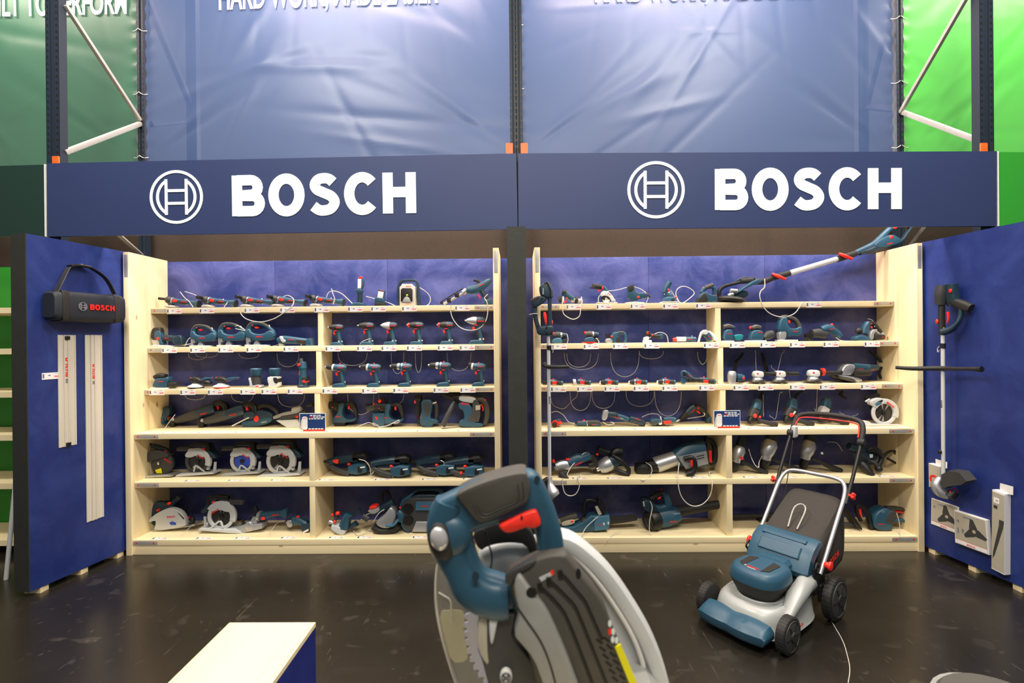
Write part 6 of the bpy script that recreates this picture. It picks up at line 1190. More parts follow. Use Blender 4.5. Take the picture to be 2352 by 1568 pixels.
cable('B', [(1690, 535, YA), (1680, 600, YA), (1720, 720, YA), (1800, 810, YA), (1900, 845, YA), (2020, 830, YA), (2110, 740, YA), (2140, 620, YA), (2130, 500, YA), (2100, 450, 4.17), (2140, 405, 4.18)], 'long cable loop hanging from the caulking gun over the largest wrench', r=.004)
cable('A', [(560, 1040, 4.17), (600, 960, 4.2), (650, 920, 4.22)], 'cable left of the first D-handled jigsaw')
cable('A', [(350, 1040, 4.14), (500, 1035, 4.15), (650, 1010, 4.18), (700, 1020, 4.2)], 'cable lying between the barrel jigsaw and the first D-handled one')
cable('A', [(1180, 800, 4.13), (1215, 790, 4.13), (1300, 850, 4.13), (1180, 825, 4.13)], 'cable knot on the grip of the second D-handled jigsaw')
cable('A', [(1640, 1040, 4.15), (1700, 1025, 4.2), (1800, 1010, 4.2)], 'cable between the third jigsaw and the flat cutter')
cable('B', [(570, 1020, 4.13), (600, 985, 4.13), (660, 960, 4.13), (700, 950, 4.13)], 'cable curling round the foot of the second impact driver')
loops('C', [(600, 60, 830, 60, 78), (690, 60, 960, 60, 50), (1220, 60, 1470, 60, 62), (1690, 60, 1960, 60, 165)], 'under the left half of the second left shelf')
loops('C', [(560, 560, 810, 560, 70), (1130, 560, 1400, 560, 100), (1700, 560, 2030, 560, 160)], 'under the left half of the third left shelf')
loops('D', [(300, 50, 660, 50, 160), (955, 50, 1110, 50, 260), (1250, 50, 1330, 50, 245), (1640, 50, 1935, 50, 225)], 'under the right half of the second left shelf', 4.28)
loops('D', [(420, 560, 740, 560, 250), (800, 560, 1110, 560, 140)], 'under the right half of the third left shelf')
cable('G', [(430, 430, 4.16), (428, 560, 4.14), (450, 640, 4.14), (550, 695, 4.14), (630, 660, 4.14), (645, 580, 4.14), (665, 480, 4.16), (655, 440, 4.18)], 'pale cable looping below the left end of the top right shelf', r=.004)
cable('G', [(860, 500, 4.17), (868, 420, 4.19), (960, 362, 4.24), (1080, 345, 4.26), (1200, 312, 4.26)], 'cable running from the mini saw to the slim jigsaw')
cable('G', [(1290, 305, 4.25), (1370, 335, 4.25), (1430, 380, 4.22), (1455, 440, 4.18), (1430, 505, 4.18)], 'cable arching over the slim jigsaw')
cable('G', [(1730, 350, 4.24), (1790, 440, 4.24), (1860, 500, 4.22), (1960, 440, 4.24), (2010, 380, 4.26), (1960, 325, 4.26), (1880, 300, 4.26), (1810, 330, 4.26), (1790, 400, 4.26), (1830, 490, 4.24)], 'cable coiled in a ring between the multi-sander and the planer', r=.004)
cable('H', [(668, 600, 4.17), (668, 680, 4.16), (630, 720, 4.15), (622, 780, 4.14), (660, 880, 4.14), (740, 950, 4.14), (860, 975, 4.14), (960, 940, 4.14), (1015, 870, 4.14), (1040, 825, 4.16)], 'long pale cable looping below the silver pole sander', r=.004)
cable('G', [(480, 870, 4.13), (495, 930, 4.12), (485, 985, 4.12)], 'cable hanging off the first palm sander of the second right shelf')
cable('G', [(830, 920, 4.13), (865, 960, 4.12), (860, 985, 4.12)], 'cable hanging off the red pad sander')
cable('G', [(1470, 920, 4.14), (1550, 865, 4.15), (1620, 855, 4.16), (1680, 890, 4.16), (1698, 975, 4.16)], 'cable arching over the white puck cutter')
cable('H', [(1370, 1175, 4.14), (1420, 1205, 4.14), (1530, 1212, 4.16)], 'cable lying right of the reciprocating saw, second right shelf')
cable('H', [(1680, 990, 4.26), (1730, 1010, 4.24), (1748, 1070, 4.14)], 'cable over the upright planer at the right end')
loops('I', [(450, 60, 860, 60, 195), (480, 60, 768, 60, 165), (1005, 50, 1350, 50, 290), (1350, 30, 1640, 30, 95), (2050, 40, 2160, 60, 130)], 'under the left half of the second right shelf', 4.28)
loops('I', [(290, 600, 610, 520, 120), (518, 520, 768, 520, 225), (780, 520, 1060, 520, 200), (1190, 515, 1530, 515, 180), (1535, 515, 1855, 515, 295)], 'under the left half of the third right shelf', 4.28)
loops('J', [(545, 30, 575, 260, 20), (740, 200, 895, 20, 60)], 'under the right half of the second right shelf', 4.28)
loops('J', [(640, 560, 650, 780, 20), (720, 800, 870, 520, 30), (950, 500, 1000, 620, 30), (1260, 720, 1300, 490, 20), (1560, 760, 1780, 780, 30)], 'above the corded drills of the fourth right shelf', 4.24)
cable('I', [(295, 770, 4.2), (360, 755, 4.2), (440, 800, 4.18), (500, 880, 4.16), (580, 905, 4.14)], 'cable arching from the small red polisher to the straight rotary tool')
cable('I', [(1380, 825, 4.25), (1480, 785, 4.26), (1580, 795, 4.24), (1610, 860, 4.15)], 'cable arching over the cordless ratchet', r=.004)
cable('I', [(1930, 840, 4.26), (2040, 825, 4.24), (2130, 805, 4.16), (2125, 770, 4.16)], 'cable behind the pistol screwdriver, fourth right shelf')
cable('K', [(430, 560, 3.945), (432, 660, 3.94), (460, 745, 3.94), (520, 775, 3.94), (590, 750, 3.94), (630, 660, 3.94), (615, 560, 3.948), (650, 515, 4.02)], 'pale cable looping below the fifth right shelf near the trimmer pole', r=.004)
cable('K', [(480, 525, 4.0), (530, 430, 4.02), (620, 330, 4.04), (690, 262, 4.05), (730, 270, 4.06)], 'cable drawn tight across the silver fronted drill', r=.004)
cable('K', [(1430, 375, 4.08), (1490, 420, 4.05), (1500, 490, 4.03), (1460, 560, 3.99), (1400, 590, 3.95), (1310, 570, 3.98)], 'cable round the black nose of the demolition hammer')
cable('K', [(1830, 380, 4.0), (1815, 500, 3.97), (1815, 620, 3.94), (1850, 770, 3.94), (1930, 870, 3.94), (2030, 900, 3.94), (2130, 860, 3.94), (2205, 760, 3.94), (2225, 620, 3.945), (2190, 500, 4.05), (2230, 488, 4.1)], 'largest cable loop, hanging below the demolition hammer on the right unit', r=.004)
cable('K', [(880, 1010, 4.05), (800, 1070, 4.0), (700, 1170, 3.97), (668, 1260, 3.925), (670, 1330, 3.925), (700, 1360, 3.925)], 'cable hanging from the chainsaw over the base board')
cable('K', [(1130, 1198, 4.0), (1050, 1225, 3.97), (980, 1290, 3.93), (945, 1350, 3.925)], 'thin wire on the base board right of the chainsaw', r=.002)
cable('K', [(1480, 840, 4.04), (1505, 920, 4.02), (1475, 1080, 3.99), (1480, 1230, 3.98), (1560, 1290, 3.94)], 'cable draped down the leaf blower', r=.0035)
cable('F', [(560, 345, 4.02), (640, 370, 4.01), (690, 440, 4.0), (705, 530, 4.0), (690, 560, 4.0)], 'cable arching over the first nail gun')
cable('F', [(700, 540, 4.02), (780, 460, 4.05), (850, 400, 4.08)], 'cable slanting between the first and second nail guns')
cable('F', [(580, 1090, 4.05), (660, 1020, 4.05), (760, 1000, 4.05)], 'cable arching left of the silver cutter, bottom left shelf')
cable('F', [(730, 1120, 4.02), (800, 1010, 4.0), (870, 960, 4.0)], 'cable over the silver cutter on the bottom left shelf', r=.0035)
cable('F', [(490, 1220, 4.05), (540, 1280, 3.99), (620, 1260, 4.02), (700, 1190, 4.06)], 'thin wire between the plunge router and the silver cutter', r=.002)
cable('E', [(510, 1275, 3.99), (600, 1200, 4.05), (640, 1160, 4.1)], 'thin wire beside the plunge saw, bottom left shelf', r=.002)
cable('E', [(1590, 1280, 3.98), (1620, 1220, 4.02), (1690, 1130, 4.1), (1760, 1090, 4.15)], 'thin wire right of the biscuit jointer, bottom left shelf', r=.002)
cable('C', [(1140, 950, 4.05), (1240, 900, 4.03), (1340, 850, 4.0)], 'rigid cable lying over the reciprocating saws, fourth left shelf', r=.0045)
cable('C', [(300, 1000, 4.0), (370, 900, 4.02), (440, 810, 4.05)], 'dark wire slanting over the first saws of the fourth left shelf', r=.002)
cable('D', [(500, 980, 4.0), (600, 935, 4.02), (680, 910, 4.05), (740, 930, 4.05)], 'wire curling between the first two rotary hammers, fourth left shelf', r=.002)
cable('D', [(800, 965, 4.0), (900, 950, 3.99), (1000, 905, 3.99), (1050, 880, 3.99), (1040, 910, 3.99), (960, 920, 3.99)], 'cable looped round the dust box hammer, fourth left shelf', r=.0035)
cable('L', [(430, 195, 4.1), (460, 290, 4.05), (500, 370, 4.02), (540, 400, 4.02), (545, 340, 4.05), (580, 270, 4.1)], 'cable right of the first silver rotary hammer, fifth right shelf', r=.003)
cable('L', [(1300, 120, 4.2), (1400, 130, 4.2), (1465, 220, 4.2)], 'cable behind the third silver rotary hammer, fifth right shelf', r=.003)
cable('L', [(2060, 900, 4.02), (2085, 980, 4.0), (2095, 1050, 3.98), (2100, 1170, 3.925)], 'thin cable tail on the hedge trimmer handle', r=.0025)
# ================================================================== things on the left wall
def wall_frame(p0, p1, side):
    """returns fn(px,py,off) -> world point on the wall plane, lifted 'off' m out of it; and axis along the wall"""
    d = Vector((p1[0] - p0[0], p1[1] - p0[1], 0)).normalized(); n = Vector((d.y, -d.x, 0)) * side
    return (lambda px, py, off=0.0: WX(px, py, p0, p1) + n * off), d, n
WL, dL, nL = wall_frame(LW0, LW1, 1)      # normal points to +x
WR, dR, nR = wall_frame(RW0, RW1, -1)     # normal points to -x
def local(P, c): return [p - c for p in P]
def plate(mb, quad, n, th, c):
    """solid plate from 4 points lifted by th along n"""
    a = [p - c for p in quad]; b = [p - c + n * th for p in quad]; mb.add(a + b, [(0, 1, 2, 3), (7, 6, 5, 4), (0, 4, 5, 1), (1, 5, 6, 2), (2, 6, 7, 3), (3, 7, 4, 0)]); return mb
def rail(x0t, x1t, yt, x0b, x1b, yb, label, name='guide_rail', clip=False):
    q = [WL(x0t, yt), WL(x1t, yt + 1), WL(x1b, yb - 4), WL(x0b, yb)]; z1 = max(q[0].z, q[1].z); z0 = min(q[2].z, q[3].z)
    xs = [q[0], q[1]]; a, b = Vector((q[0].x, q[0].y, 0)), Vector((q[1].x, q[1].y, 0)); c = Vector((a.x, a.y, z0)); w = (b - a).length
    o = thing(name, label, 'guide rail', c + nL * .001); mb = MB(); H = z1 - z0
    def bar(u0, u1, t, m=mb):
        P = [a + dL * u0 - c + Vector((0, 0, z0)), a + dL * u1 - c + Vector((0, 0, z0))]
        P = [P[0], P[1], P[1] + Vector((0, 0, H)), P[0] + Vector((0, 0, H))]; P = [p + c for p in P]; plate(m, P, nL, t, c)
    bar(0, w, .003); bar(0, w * .12, .007); bar(w * .3, w * .36, .012); bar(w * .52, w * .58, .012); bar(w * .36, w * .52, .006); bar(w * .93, w, .007)
    mb.build('profile', 'card', o, smooth=False)
    m2 = MB(); tz = H - .30 if clip else H - .33; uu = w * (.44 if clip else .46)
    base = a - c + Vector((0, 0, z0))
    h = .030 if clip else .024
    # vertical lettering reading upwards
    word(m2, h, lambda u, v, d: base + dL * (uu + h / 2 - v) + Vector((0, 0, tz + u)) + nL * (.0065 + d) + Vector((0, 0, 0)), .0006)
    m2.build('lettering', 'red', o, smooth=False)
    m3 = MB(); emblem(m3, h * .5, lambda u, v, d: base + dL * (uu + v) + Vector((0, 0, tz - .03 + u)) + nL * (.0065 + d), .0006); m3.build('emblem', 'dark_grey', o, smooth=False)
    if clip:
        for zz in (H - .022, .012):
            P = [a + dL * w * .34 + Vector((0, 0, z0 + zz - .012)), a + dL * w * .62 + Vector((0, 0, z0 + zz - .012)), a + dL * w * .62 + Vector((0, 0, z0 + zz + .014)), a + dL * w * .34 + Vector((0, 0, z0 + zz + .014))]
            plate(MB(), P, nL, .016, c).build('end_clip', 'black', o, smooth=False)
    return o
rail(131, 172, 769, 123, 165, 1026, 'shorter pale guide rail on the left wall, with a price tag beside it', clip=True)
rail(193.5, 232.5, 769, 191, 230, 1192, 'longer pale guide rail on the left wall, nearest the shelving')
# bag
c = WL(178, 738, .07); o = thing('tool_bag', 'black tool bag with red lettering hanging by its handle on the left wall', 'bag', c)
A = Vector((WL(92, 700).x, WL(92, 700).y, 0)); B = Vector((WL(258, 700).x, WL(258, 700).y, 0)); zt, zb = WL(160, 672, .12).z, WL(160, 738, .12).z; L = (B - A).length
R = []
for t, sc in ((0, .80), (.03, .95), (.15, 1.0), (.3, 1.01), (.7, 1.01), (.88, .99), (.95, 1.0), (.985, .93), (1, .78)):
    m_ = A.lerp(B, t); hz = (zt - zb) / 2 * sc; D = .13; ring = []
    for k in range(20):
        an = 2 * pi * k / 20; ca = math.copysign(abs(cos(an)) ** .45, cos(an)); sa = math.copysign(abs(sin(an)) ** .45, sin(an))
        ring.append(m_ + nL * (.005 + D / 2 + D / 2 * ca * sc) + Vector((0, 0, (zt + zb) / 2 + hz * sa - (.008 * sin(t * pi)) * (sa < 0))) - c)
    R.append(ring)
MB().loft(R).build('bag_body', 'bag_cloth', o)
for u in (.13, .86):
    pts = []
    for an in range(0, 360, 30):
        ca = math.copysign(abs(cos(radians(an))) ** .45, cos(radians(an))); sa = math.copysign(abs(sin(radians(an))) ** .45, sin(radians(an)))
        pts.append(A.lerp(B, u) + nL * (.005 + .065 + .067 * ca) + Vector((0, 0, (zt + zb) / 2 + (zt - zb) / 2 * 1.03 * sa)) - c)
    MB().sweep(pts, [(.004, .022)] * len(pts), 8, True, 4, 2, yaxis=tuple(dL)).build('webbing_band', 'rubber', o)
top = [WL(102, 672, .10), WL(118, 645, .09), WL(150, 613, .035), WL(175, 609, .015), WL(196, 614, .035), WL(222, 640, .08), WL(238, 676, .10)]
MB().sweep([p - c for p in top], [(.004, .020)] * 7, 8, False, 4, 5, yaxis=(dL.y, -dL.x, 0)).build('handle_strap', 'rubber', o)
MB().sweep([p - c for p in (WL(148, 612, .045), WL(170, 609, .03), WL(196, 614, .045))], [(.010, .020)] * 3, 8, False, 4, 3, yaxis=(dL.y, -dL.x, 0)).build('handle_grip', 'black', o)
MB().cyl(WL(176, 608) - c, WL(176, 608, .05) - c, .005, seg=8).build('hook', 'galvanised', o)
fo = .005 + .13 + .0035
base = A.lerp(B, .43) + nL * fo + Vector((0, 0, (zt + zb) / 2 - .020)) - c
mb = MB(); ww = word(mb, .040, lambda u, v, d: base + dL * (u + .005) + Vector((0, 0, v)) + nL * d, .002); mb.build('lettering', 'red', o, smooth=False)
mb = MB(); emblem(mb, .030, lambda u, v, d: base + dL * (u - .045) + Vector((0, 0, v + .02)) + nL * d, .002); mb.build('emblem', 'silver', o, smooth=False)

# ================================================================== grass trimmers
def trimmer(name, label, T, handle_dir, letters=True, sgn=1, scale=1.0):
    """T(px,py,off)->world ; built from pixel outlines on its own vertical plane"""
    return
# right wall trimmer: plane lifted off the right wall
c = WR(2196, 1100, .09); o = thing('grass_trimmer', 'grass trimmer hanging upright on the right wall, silver shaft and black cross handle', 'grass trimmer', c)
def R_(x, y, off=.09): return WR(x, y, off) - c
yx = tuple(nR)
MB().cyl(R_(2189.5, 752), R_(2191, 1122), .0125, seg=14).build('shaft', 'light_grey', o)
mb = MB(); mb.sweep([R_(2189, 655), R_(2187, 675), R_(2185, 700)], [(.030, .040), (.034, .046), (.026, .034)], 18, False, 3, 4, yaxis=yx); mb.build('battery_cover', 'dark_grey', o)
MB().sweep([R_(2204, 652, .07), R_(2203, 680, .06), R_(2206, 700, .05)], [(.034, .034), (.040, .036), (.038, .03)], 18, False, 3.4, 4, yaxis=yx).build('motor_housing', 'teal_dark', o)
MB().sweep([R_(2204, 690, .06), R_(2222, 700, .045), R_(2240, 708, .035)], [(.026, .03), (.034, .032), (.03, .028)], 18, False, 3.4, 4, yaxis=yx).build('battery', 'rubber', o)
MB().sweep([R_(2187, 695), R_(2187, 730), R_(2188, 768)], [(.016, .022)] * 3, 16, False, 2.6, 4, yaxis=yx).build('grip', 'rubber', o)
MB().sweep([R_(2222, 705, .05), R_(2222, 725, .055), R_(2218, 742, .07), R_(2205, 756, .08), R_(2190, 762)], [(.014, .02), (.013, .018), (.013, .018), (.022, .024), (.026, .03)], 16, False, 2.6, 5, yaxis=yx).build('loop_handle', 'teal_dark', o)
MB().sweep([R_(2200, 716, .085), R_(2201, 730, .085), R_(2199, 742, .085)], [(.008, .008), (.006, .007), (.003, .006)], 8, False, 3, 3, yaxis=yx).build('trigger', 'signal_red', o)
MB().ball(R_(2184, 738, .118), (.009, .009, .018)).build('lock_button', 'signal_red', o)
MB().ball(R_(2212, 668, .108), (.006, .014, .016)).build('badge', 'red', o)
mb = MB(); mb.cyl(R_(2190, 788), R_(2190, 799), .017, seg=12); mb.build('strap_ring', 'black', o)
MB().tube([R_(2184, 795, .10), R_(2180, 800, .10), R_(2181, 808, .10), R_(2184, 804, .10)], .003, 6).build('hook', 'chrome', o)
MB().sweep([R_(2135, 842, .30), R_(2155, 845, .22), R_(2190, 845, .105), R_(2220, 846, .10), R_(2250, 846, .10), R_(2278, 847, .10)], [.013, .016, .018, .014, .013, .016], 10, False, 2, 4).build('cross_handle', 'rubber', o)
MB().cyl(R_(2275, 847, .10), R_(2284, 847, .10), .020, seg=12).build('handle_end', 'black', o)
m2 = MB(); word(m2, .012, lambda u, v, d: R_(2190, 935, .09) + Vector((0, 0, u)) + dR * (.006 - v) + nR * (.0127 + d), .0004); m2.build('lettering', 'dark_grey', o, smooth=False)
MB().ball(R_(2188, 1036, .11), (.012, .014, .016)).build('clip', 'black', o)
MB().sweep([R_(2187, 1095, .10), R_(2183, 1112, .12), R_(2190, 1130, .10), R_(2202, 1140, .08)], [(.018, .018), (.034, .036), (.036, .038), (.018, .02)], 14, False, 2.4, 4, yaxis=yx).build('gear_head', 'silver', o)
mb = MB(); P = [(2198, 1085), (2215, 1076), (2240, 1080), (2258, 1100), (2246, 1108), (2215, 1112), (2200, 1118)]
a = [R_(x, y + 3, .135) for x, y in P]; b = [R_(x, y, .05) for x, y in P]; n_ = len(P); mb.add(a + b, [tuple(range(n_)), tuple(reversed(range(n_, 2 * n_)))] + [(i, n_ + i, n_ + (i + 1) % n_, (i + 1) % n_) for i in range(n_)]); mb.build('guard', 'dark_grey', o)
MB().cyl(R_(2205, 1140, .09), R_(2208, 1128, .06), .032, seg=16).build('spool', 'black', o); MB().torus(R_(2209, 1130, .07), dR, .03, .003).build('spool_ring', 'signal_red', o)
MB().cyl(R_(2228, 715, .05), R_(2232, 715, 0), .004, seg=8).build('wall_hook', 'galvanised', o)
# trimmer standing in front of the right unit, tied to the middle post
YT = 3.80; c = W(1264, 1150, YT); o = thing('grass_trimmer', 'grass trimmer hung in front of the right unit, beside the black middle post', 'grass trimmer', c)
def T_(x, y, dy=0.0): q = W(x, y, YT); return Vector((q.x, YT + dy, q.z)) - c
MB().cyl(T_(1259.5, 768), T_(1263, 1130), .013, seg=14).build('shaft', 'light_grey', o)
k = 450 / 2352
def G(x, y): return (1210 + x * k, 600 + y * k)
def gp(mb, pts, h, bev, n=1, dy=0):
    P = [T_(*G(*p)) for p in pts]; mb.prism([(p.x, p.z) for p in P], dy - h, dy + h, bev, n); return mb
def gs(mb, pts, r, h, dy=0):
    mb.sweep([T_(*G(*p)) + Vector((0, dy, 0)) for p in pts], [(q * k * YT / FPX, h) for q in r], 12, False, 3, 4); return mb
gp(MB(), [(145, 320), (165, 285), (215, 255), (262, 300), (285, 400), (265, 455), (165, 420)], .040, .012).build('motor_housing', 'teal_dark', o)
gs(MB(), [(235, 250), (262, 290), (290, 360), (295, 430)], [22, 20, 20, 20], .043).build('rear_cap', 'dark_grey', o); MB().ball(T_(*G(240, 258)), (.012, .03, .008)).build('cap_tip', 'light_grey', o)
gp(MB(), [(55, 470), (80, 440), (170, 415), (240, 420), (235, 480), (110, 555), (70, 560)], .034, .010).build('battery_housing', 'teal_dark', o); gs(MB(), [(60, 485), (130, 450), (155, 440)], [34, 30, 22], .036).build('battery', 'rubber', o)
gs(MB(), [(95, 540), (95, 620), (115, 720), (140, 800), (160, 850)], [32, 28, 26, 30, 40], .024).build('loop_handle', 'teal_dark', o)
gs(MB(), [(275, 430), (276, 560), (278, 700), (285, 800)], [26, 24, 26, 34], .022).build('grip', 'teal_dark', o)
gp(MB(), [(120, 790), (200, 775), (290, 770), (315, 790), (312, 870), (290, 890), (150, 888), (125, 860)], .030, .010).build('lower_housing', 'teal_dark', o)
gp(MB(), [(188, 605), (240, 615), (242, 760), (222, 765)], .010, .004).build('trigger', 'signal_red', o); MB().ball(T_(*G(305, 735)), (.006, .018, .02)).build('lock_button', 'signal_red', o)
MB().tube([T_(*G(30, 640)), T_(*G(80, 632), -.03), T_(*G(122, 632), -.03), T_(*G(100, 645), .03)], .004, 6).build('tie', 'cable', o)
for x, y in ((215, 270), (182, 445), (140, 782), (235, 790), (135, 850), (238, 850), (300, 850)):
    MB().cyl(T_(*G(x, y), -.047), T_(*G(x, y), -.028), .006, seg=8).build('screw', 'black', o)
mb = MB(); q = T_(*G(193, 400), -.041); word(mb, .010, lambda u, v, d: q + Vector((-v + .005, -d, u - .0)), .001); mb.build('lettering', 'light_grey', o, smooth=False)
mb = MB(); mb.cyl(T_(1261, 793), T_(1261, 803), .018, seg=12); mb.build('strap_ring', 'black', o); MB().tube([T_(1267, 795, -.01), T_(1271, 800, -.01), T_(1269, 810, -.01)], .003, 6).build('hook', 'chrome', o)
MB().sweep([T_(1250, 836, .03), T_(1256, 841, .0), T_(1275, 842, -.04), T_(1304, 841, -.05)], [.019, .016, .014, .014], 10, False, 2, 4).build('cross_handle', 'rubber', o)
m2 = MB(); word(m2, .012, lambda u, v, d: T_(1262, 940) + Vector((v - .006, -.0132 - d, -u + .10)), .0004); m2.build('lettering', 'dark_grey', o, smooth=False)
MB().sweep([T_(1262, 1095), T_(1264, 1112, -.01), T_(1270, 1128, -.03), T_(1276, 1136, -.04)], [.018, .026, .044, .036], 16, False, 2.2, 4).build('gear_head', 'silver', o)
mb = MB(); P = [T_(1246, 1106), T_(1258, 1099), T_(1260, 1150), T_(1250, 1160)]; mb.prism([(p.x, p.z) for p in P], -.02, .07, .004, 0); mb.build('guard', 'black', o)

# ================================================================== boxes on the right wall
def wall_box(name, label, quad, depth, tab=None, mface='card_grey', cat='box'):
    """quad = px corners (tl,tr,br,bl) of the front face"""
    P = [WR(x, y, depth) for x, y in quad]; c = sum(P, Vector()) / 4 - nR * depth; o = thing(name, label, cat, c)
    plate(MB(), [p - nR * (depth - .001) for p in P], nR, depth - .003, c).build('carton', 'paper', o, smooth=False)
    plate(MB(), [p - nR * .0018 for p in [P[0].lerp(P[2], .02), P[1].lerp(P[3], .02), P[2].lerp(P[0], .02), P[3].lerp(P[1], .02)]], nR, .002, c).build('front_print', mface, o, smooth=False)
    if tab:
        T = [WR(x, y, depth * .5) for x, y in tab]; plate(MB(), T, nR, .002, c).build('hang_tab', 'paper', o, smooth=False)
    return o, c, P
def on_face(P, c, lift=.001):
    def f(u, v, d=0): return (P[0].lerp(P[1], u)).lerp(P[3].lerp(P[2], u), v) + nR * (lift + d) - c
    return f
def tri_blade(o, c, P, u, v, r, ang0=20):
    f = on_face(P, c); W_ = (P[1] - P[0]).length; H_ = (P[3] - P[0]).length; mb = MB()
    for k_ in range(3):
        a = radians(ang0 + 120 * k_); ca, sa = cos(a), sin(a); pts = []
        for t, s_ in ((.25, .30), (.95, .13), (1.0, -.10), (.25, -.34)): pts.append((u + (t * ca - s_ * sa) * r / W_, v + (t * sa + s_ * ca) * r / H_))
        mb.add([f(*q) for q in pts] + [f(*q, .0006) for q in pts], [(0, 1, 2, 3), (4, 5, 6, 7), (0, 4, 5, 1), (1, 5, 6, 2), (2, 6, 7, 3), (3, 7, 4, 0)])
    n = 20; ro, ri = r * .38, r * .15
    vs = [f(u + ro * cos(2 * pi * i / n) / W_, v + ro * sin(2 * pi * i / n) / H_, .0007) for i in range(n)] + [f(u + ri * cos(2 * pi * i / n) / W_, v + ri * sin(2 * pi * i / n) / H_, .0007) for i in range(n)]
    mb.add(vs, [(i, (i + 1) % n, n + (i + 1) % n, n + i) for i in range(n)]); mb.build('blade_picture', 'dark_grey', o, smooth=False)
def face_bar(o, c, P, name, m, rects):
    f = on_face(P, c); mb = MB()
    for u0, v0, u1, v1 in rects: mb.add([f(u0, v0), f(u1, v0), f(u1, v1), f(u0, v1), f(u0, v0, .0005), f(u1, v0, .0005), f(u1, v1, .0005), f(u0, v1, .0005)], [(4, 5, 6, 7), (0, 1, 2, 3), (0, 4, 5, 1), (1, 5, 6, 2), (2, 6, 7, 3), (3, 7, 4, 0)])
    mb.build(name, m, o, smooth=False)
kk = 242 / 1224
def X5(*p): return [(2110 + x * kk, 1030 + y * kk) for x, y in p]
o, c, P = wall_box('accessory_box', 'small white box with a red ring picture behind the trimmer head, right wall', X5((172, 165), (300, 205), (300, 470), (176, 438)), .045, X5((228, 118), (364, 155), (362, 228), (230, 196)))
f = on_face(P, c); n = 24; W_, H_ = (P[1] - P[0]).length, (P[3] - P[0]).length; mb = MB()
vs = [f(.5 + r_ * cos(2 * pi * i / n) / W_, .62 + r_ * sin(2 * pi * i / n) / H_, .0006) for r_ in (.034, .018) for i in range(n)]; mb.add(vs, [(i, (i + 1) % n, n + (i + 1) % n, n + i) for i in range(n)]); mb.build('ring_picture', 'red', o, smooth=False)
o, c, P = wall_box('blade_box', 'flat white box with a three-armed blade picture, farther left one below the trimmer', X5((162, 572), (472, 680), (470, 992), (158, 872)), .012)
tri_blade(o, c, P, .60, .50, .085); face_bar(o, c, P, 'print_stripe', 'red_ink', [(.02, .84, .98, .85)]); face_bar(o, c, P, 'bottom_band', 'paper', [(.02, .86, .98, .98)])
face_bar(o, c, P, 'print_lines', 'faded_ink', [(.1, .25, .16, .32), (.3, .12, .55, .15)])
mb = MB(); f = on_face(P, c, .002); q0 = f(.38, .95); ux = (P[1] - P[0]).normalized(); word(mb, .010, lambda u, v, d: q0 + ux * u + Vector((0, 0, v)) + nR * d, .0004); mb.build('lettering', 'red_ink', o, smooth=False)
o, c, P = wall_box('blade_box', 'thicker white box with a three-armed blade picture, nearest the long brush box', X5((456, 712), (828, 828), (864, 1232), (470, 1086)), .035)
tri_blade(o, c, P, .62, .46, .085); face_bar(o, c, P, 'print_stripe', 'red_ink', [(.02, .84, .98, .85)]); face_bar(o, c, P, 'bottom_band', 'paper', [(.02, .86, .98, .98)]); face_bar(o, c, P, 'print_lines', 'faded_ink', [(.1, .25, .16, .32), (.3, .10, .55, .13), (.1, .50, .14, .66), (.24, .50, .30, .6)])
mb = MB(); f = on_face(P, c, .002); q0 = f(.38, .95); word(mb, .012, lambda u, v, d: q0 + ux * u + Vector((0, 0, v)) + nR * d, .0004); mb.build('lettering', 'red_ink', o, smooth=False)
o, c, P = wall_box('blade_box', 'tall narrow white box with a long mower blade picture at the right edge', X5((925, 470), (1072, 525), (1068, 1462), (915, 1385)), .05, X5((985, 398), (1138, 440), (1136, 536), (980, 512)))
face_bar(o, c, P, 'print_patch', 'paper', [(.15, .08, .6, .15)]); face_bar(o, c, P, 'print_lines', 'dark_grey', [(.3, .11, .5, .125), (.15, .18, .45, .22)]); f = on_face(P, c); mb = MB(); pts = [(.60, .34), (.97, .34), (.92, .42), (.28, .80), (.12, .86), (.16, .76), (.58, .42)]
n = len(pts); mb.add([f(*q) for q in pts] + [f(*q, .0006) for q in pts], [tuple(range(n)), tuple(range(n, 2 * n))]); mb.build('blade_picture', 'dark_grey', o, smooth=False)

# ================================================================== plinth in the left foreground
ztop = .55
a = WZ(529.6, 1426.8, ztop); b = WZ(723.5, 1431, ztop); yb = (a.y + b.y) / 2; x0, x1 = a.x, b.x; yf = yb - 1.15
o = thing('display_plinth', 'display plinth with plywood top and blue painted sides in the left foreground', 'plinth', ((x0 + x1) / 2, (yf + yb) / 2, 0)); cx, cy = o.location.x, o.location.y
MB().box(((0), 0, (ztop - .018) / 2), (x1 - x0 - .002, yb - yf - .002, ztop - .018)).build('body', 'blue_plinth', o, smooth=False)
MB().box((0, 0, ztop - .009), (x1 - x0 - .03, yb - yf, .018)).build('top_board', 'ply', o, smooth=False)
for s_ in (-1, 1): MB().box((s_ * ((x1 - x0) / 2 - .007), 0, ztop - .009), (.014, yb - yf, .0178)).build('edge_lath', 'wood_y', o, smooth=False)
# grey object whose top shows at the lower right edge
c = WZ(2190, 1530, .72); o = thing('dark_bin', 'rounded grey brown top of a container at the bottom right edge of the photo', 'container', (c.x, c.y - .16, 0))
r_ = .155
mb = MB(); mb.lathe((0, 0, 0), (0, 0, .72), [(0, r_ * .9), (.9, r_), (.97, r_ * .98), (1, r_ * .86)], 32); mb.build('body', 'grey_rubber', o)
MB().torus((0, 0, .70), (0, 0, 1), r_ * .97, .008).build('rim', 'mid_grey', o)
MB().box((.09, -.09, .45), (.012, .12, .5)).build('seam', 'mid_grey', o)
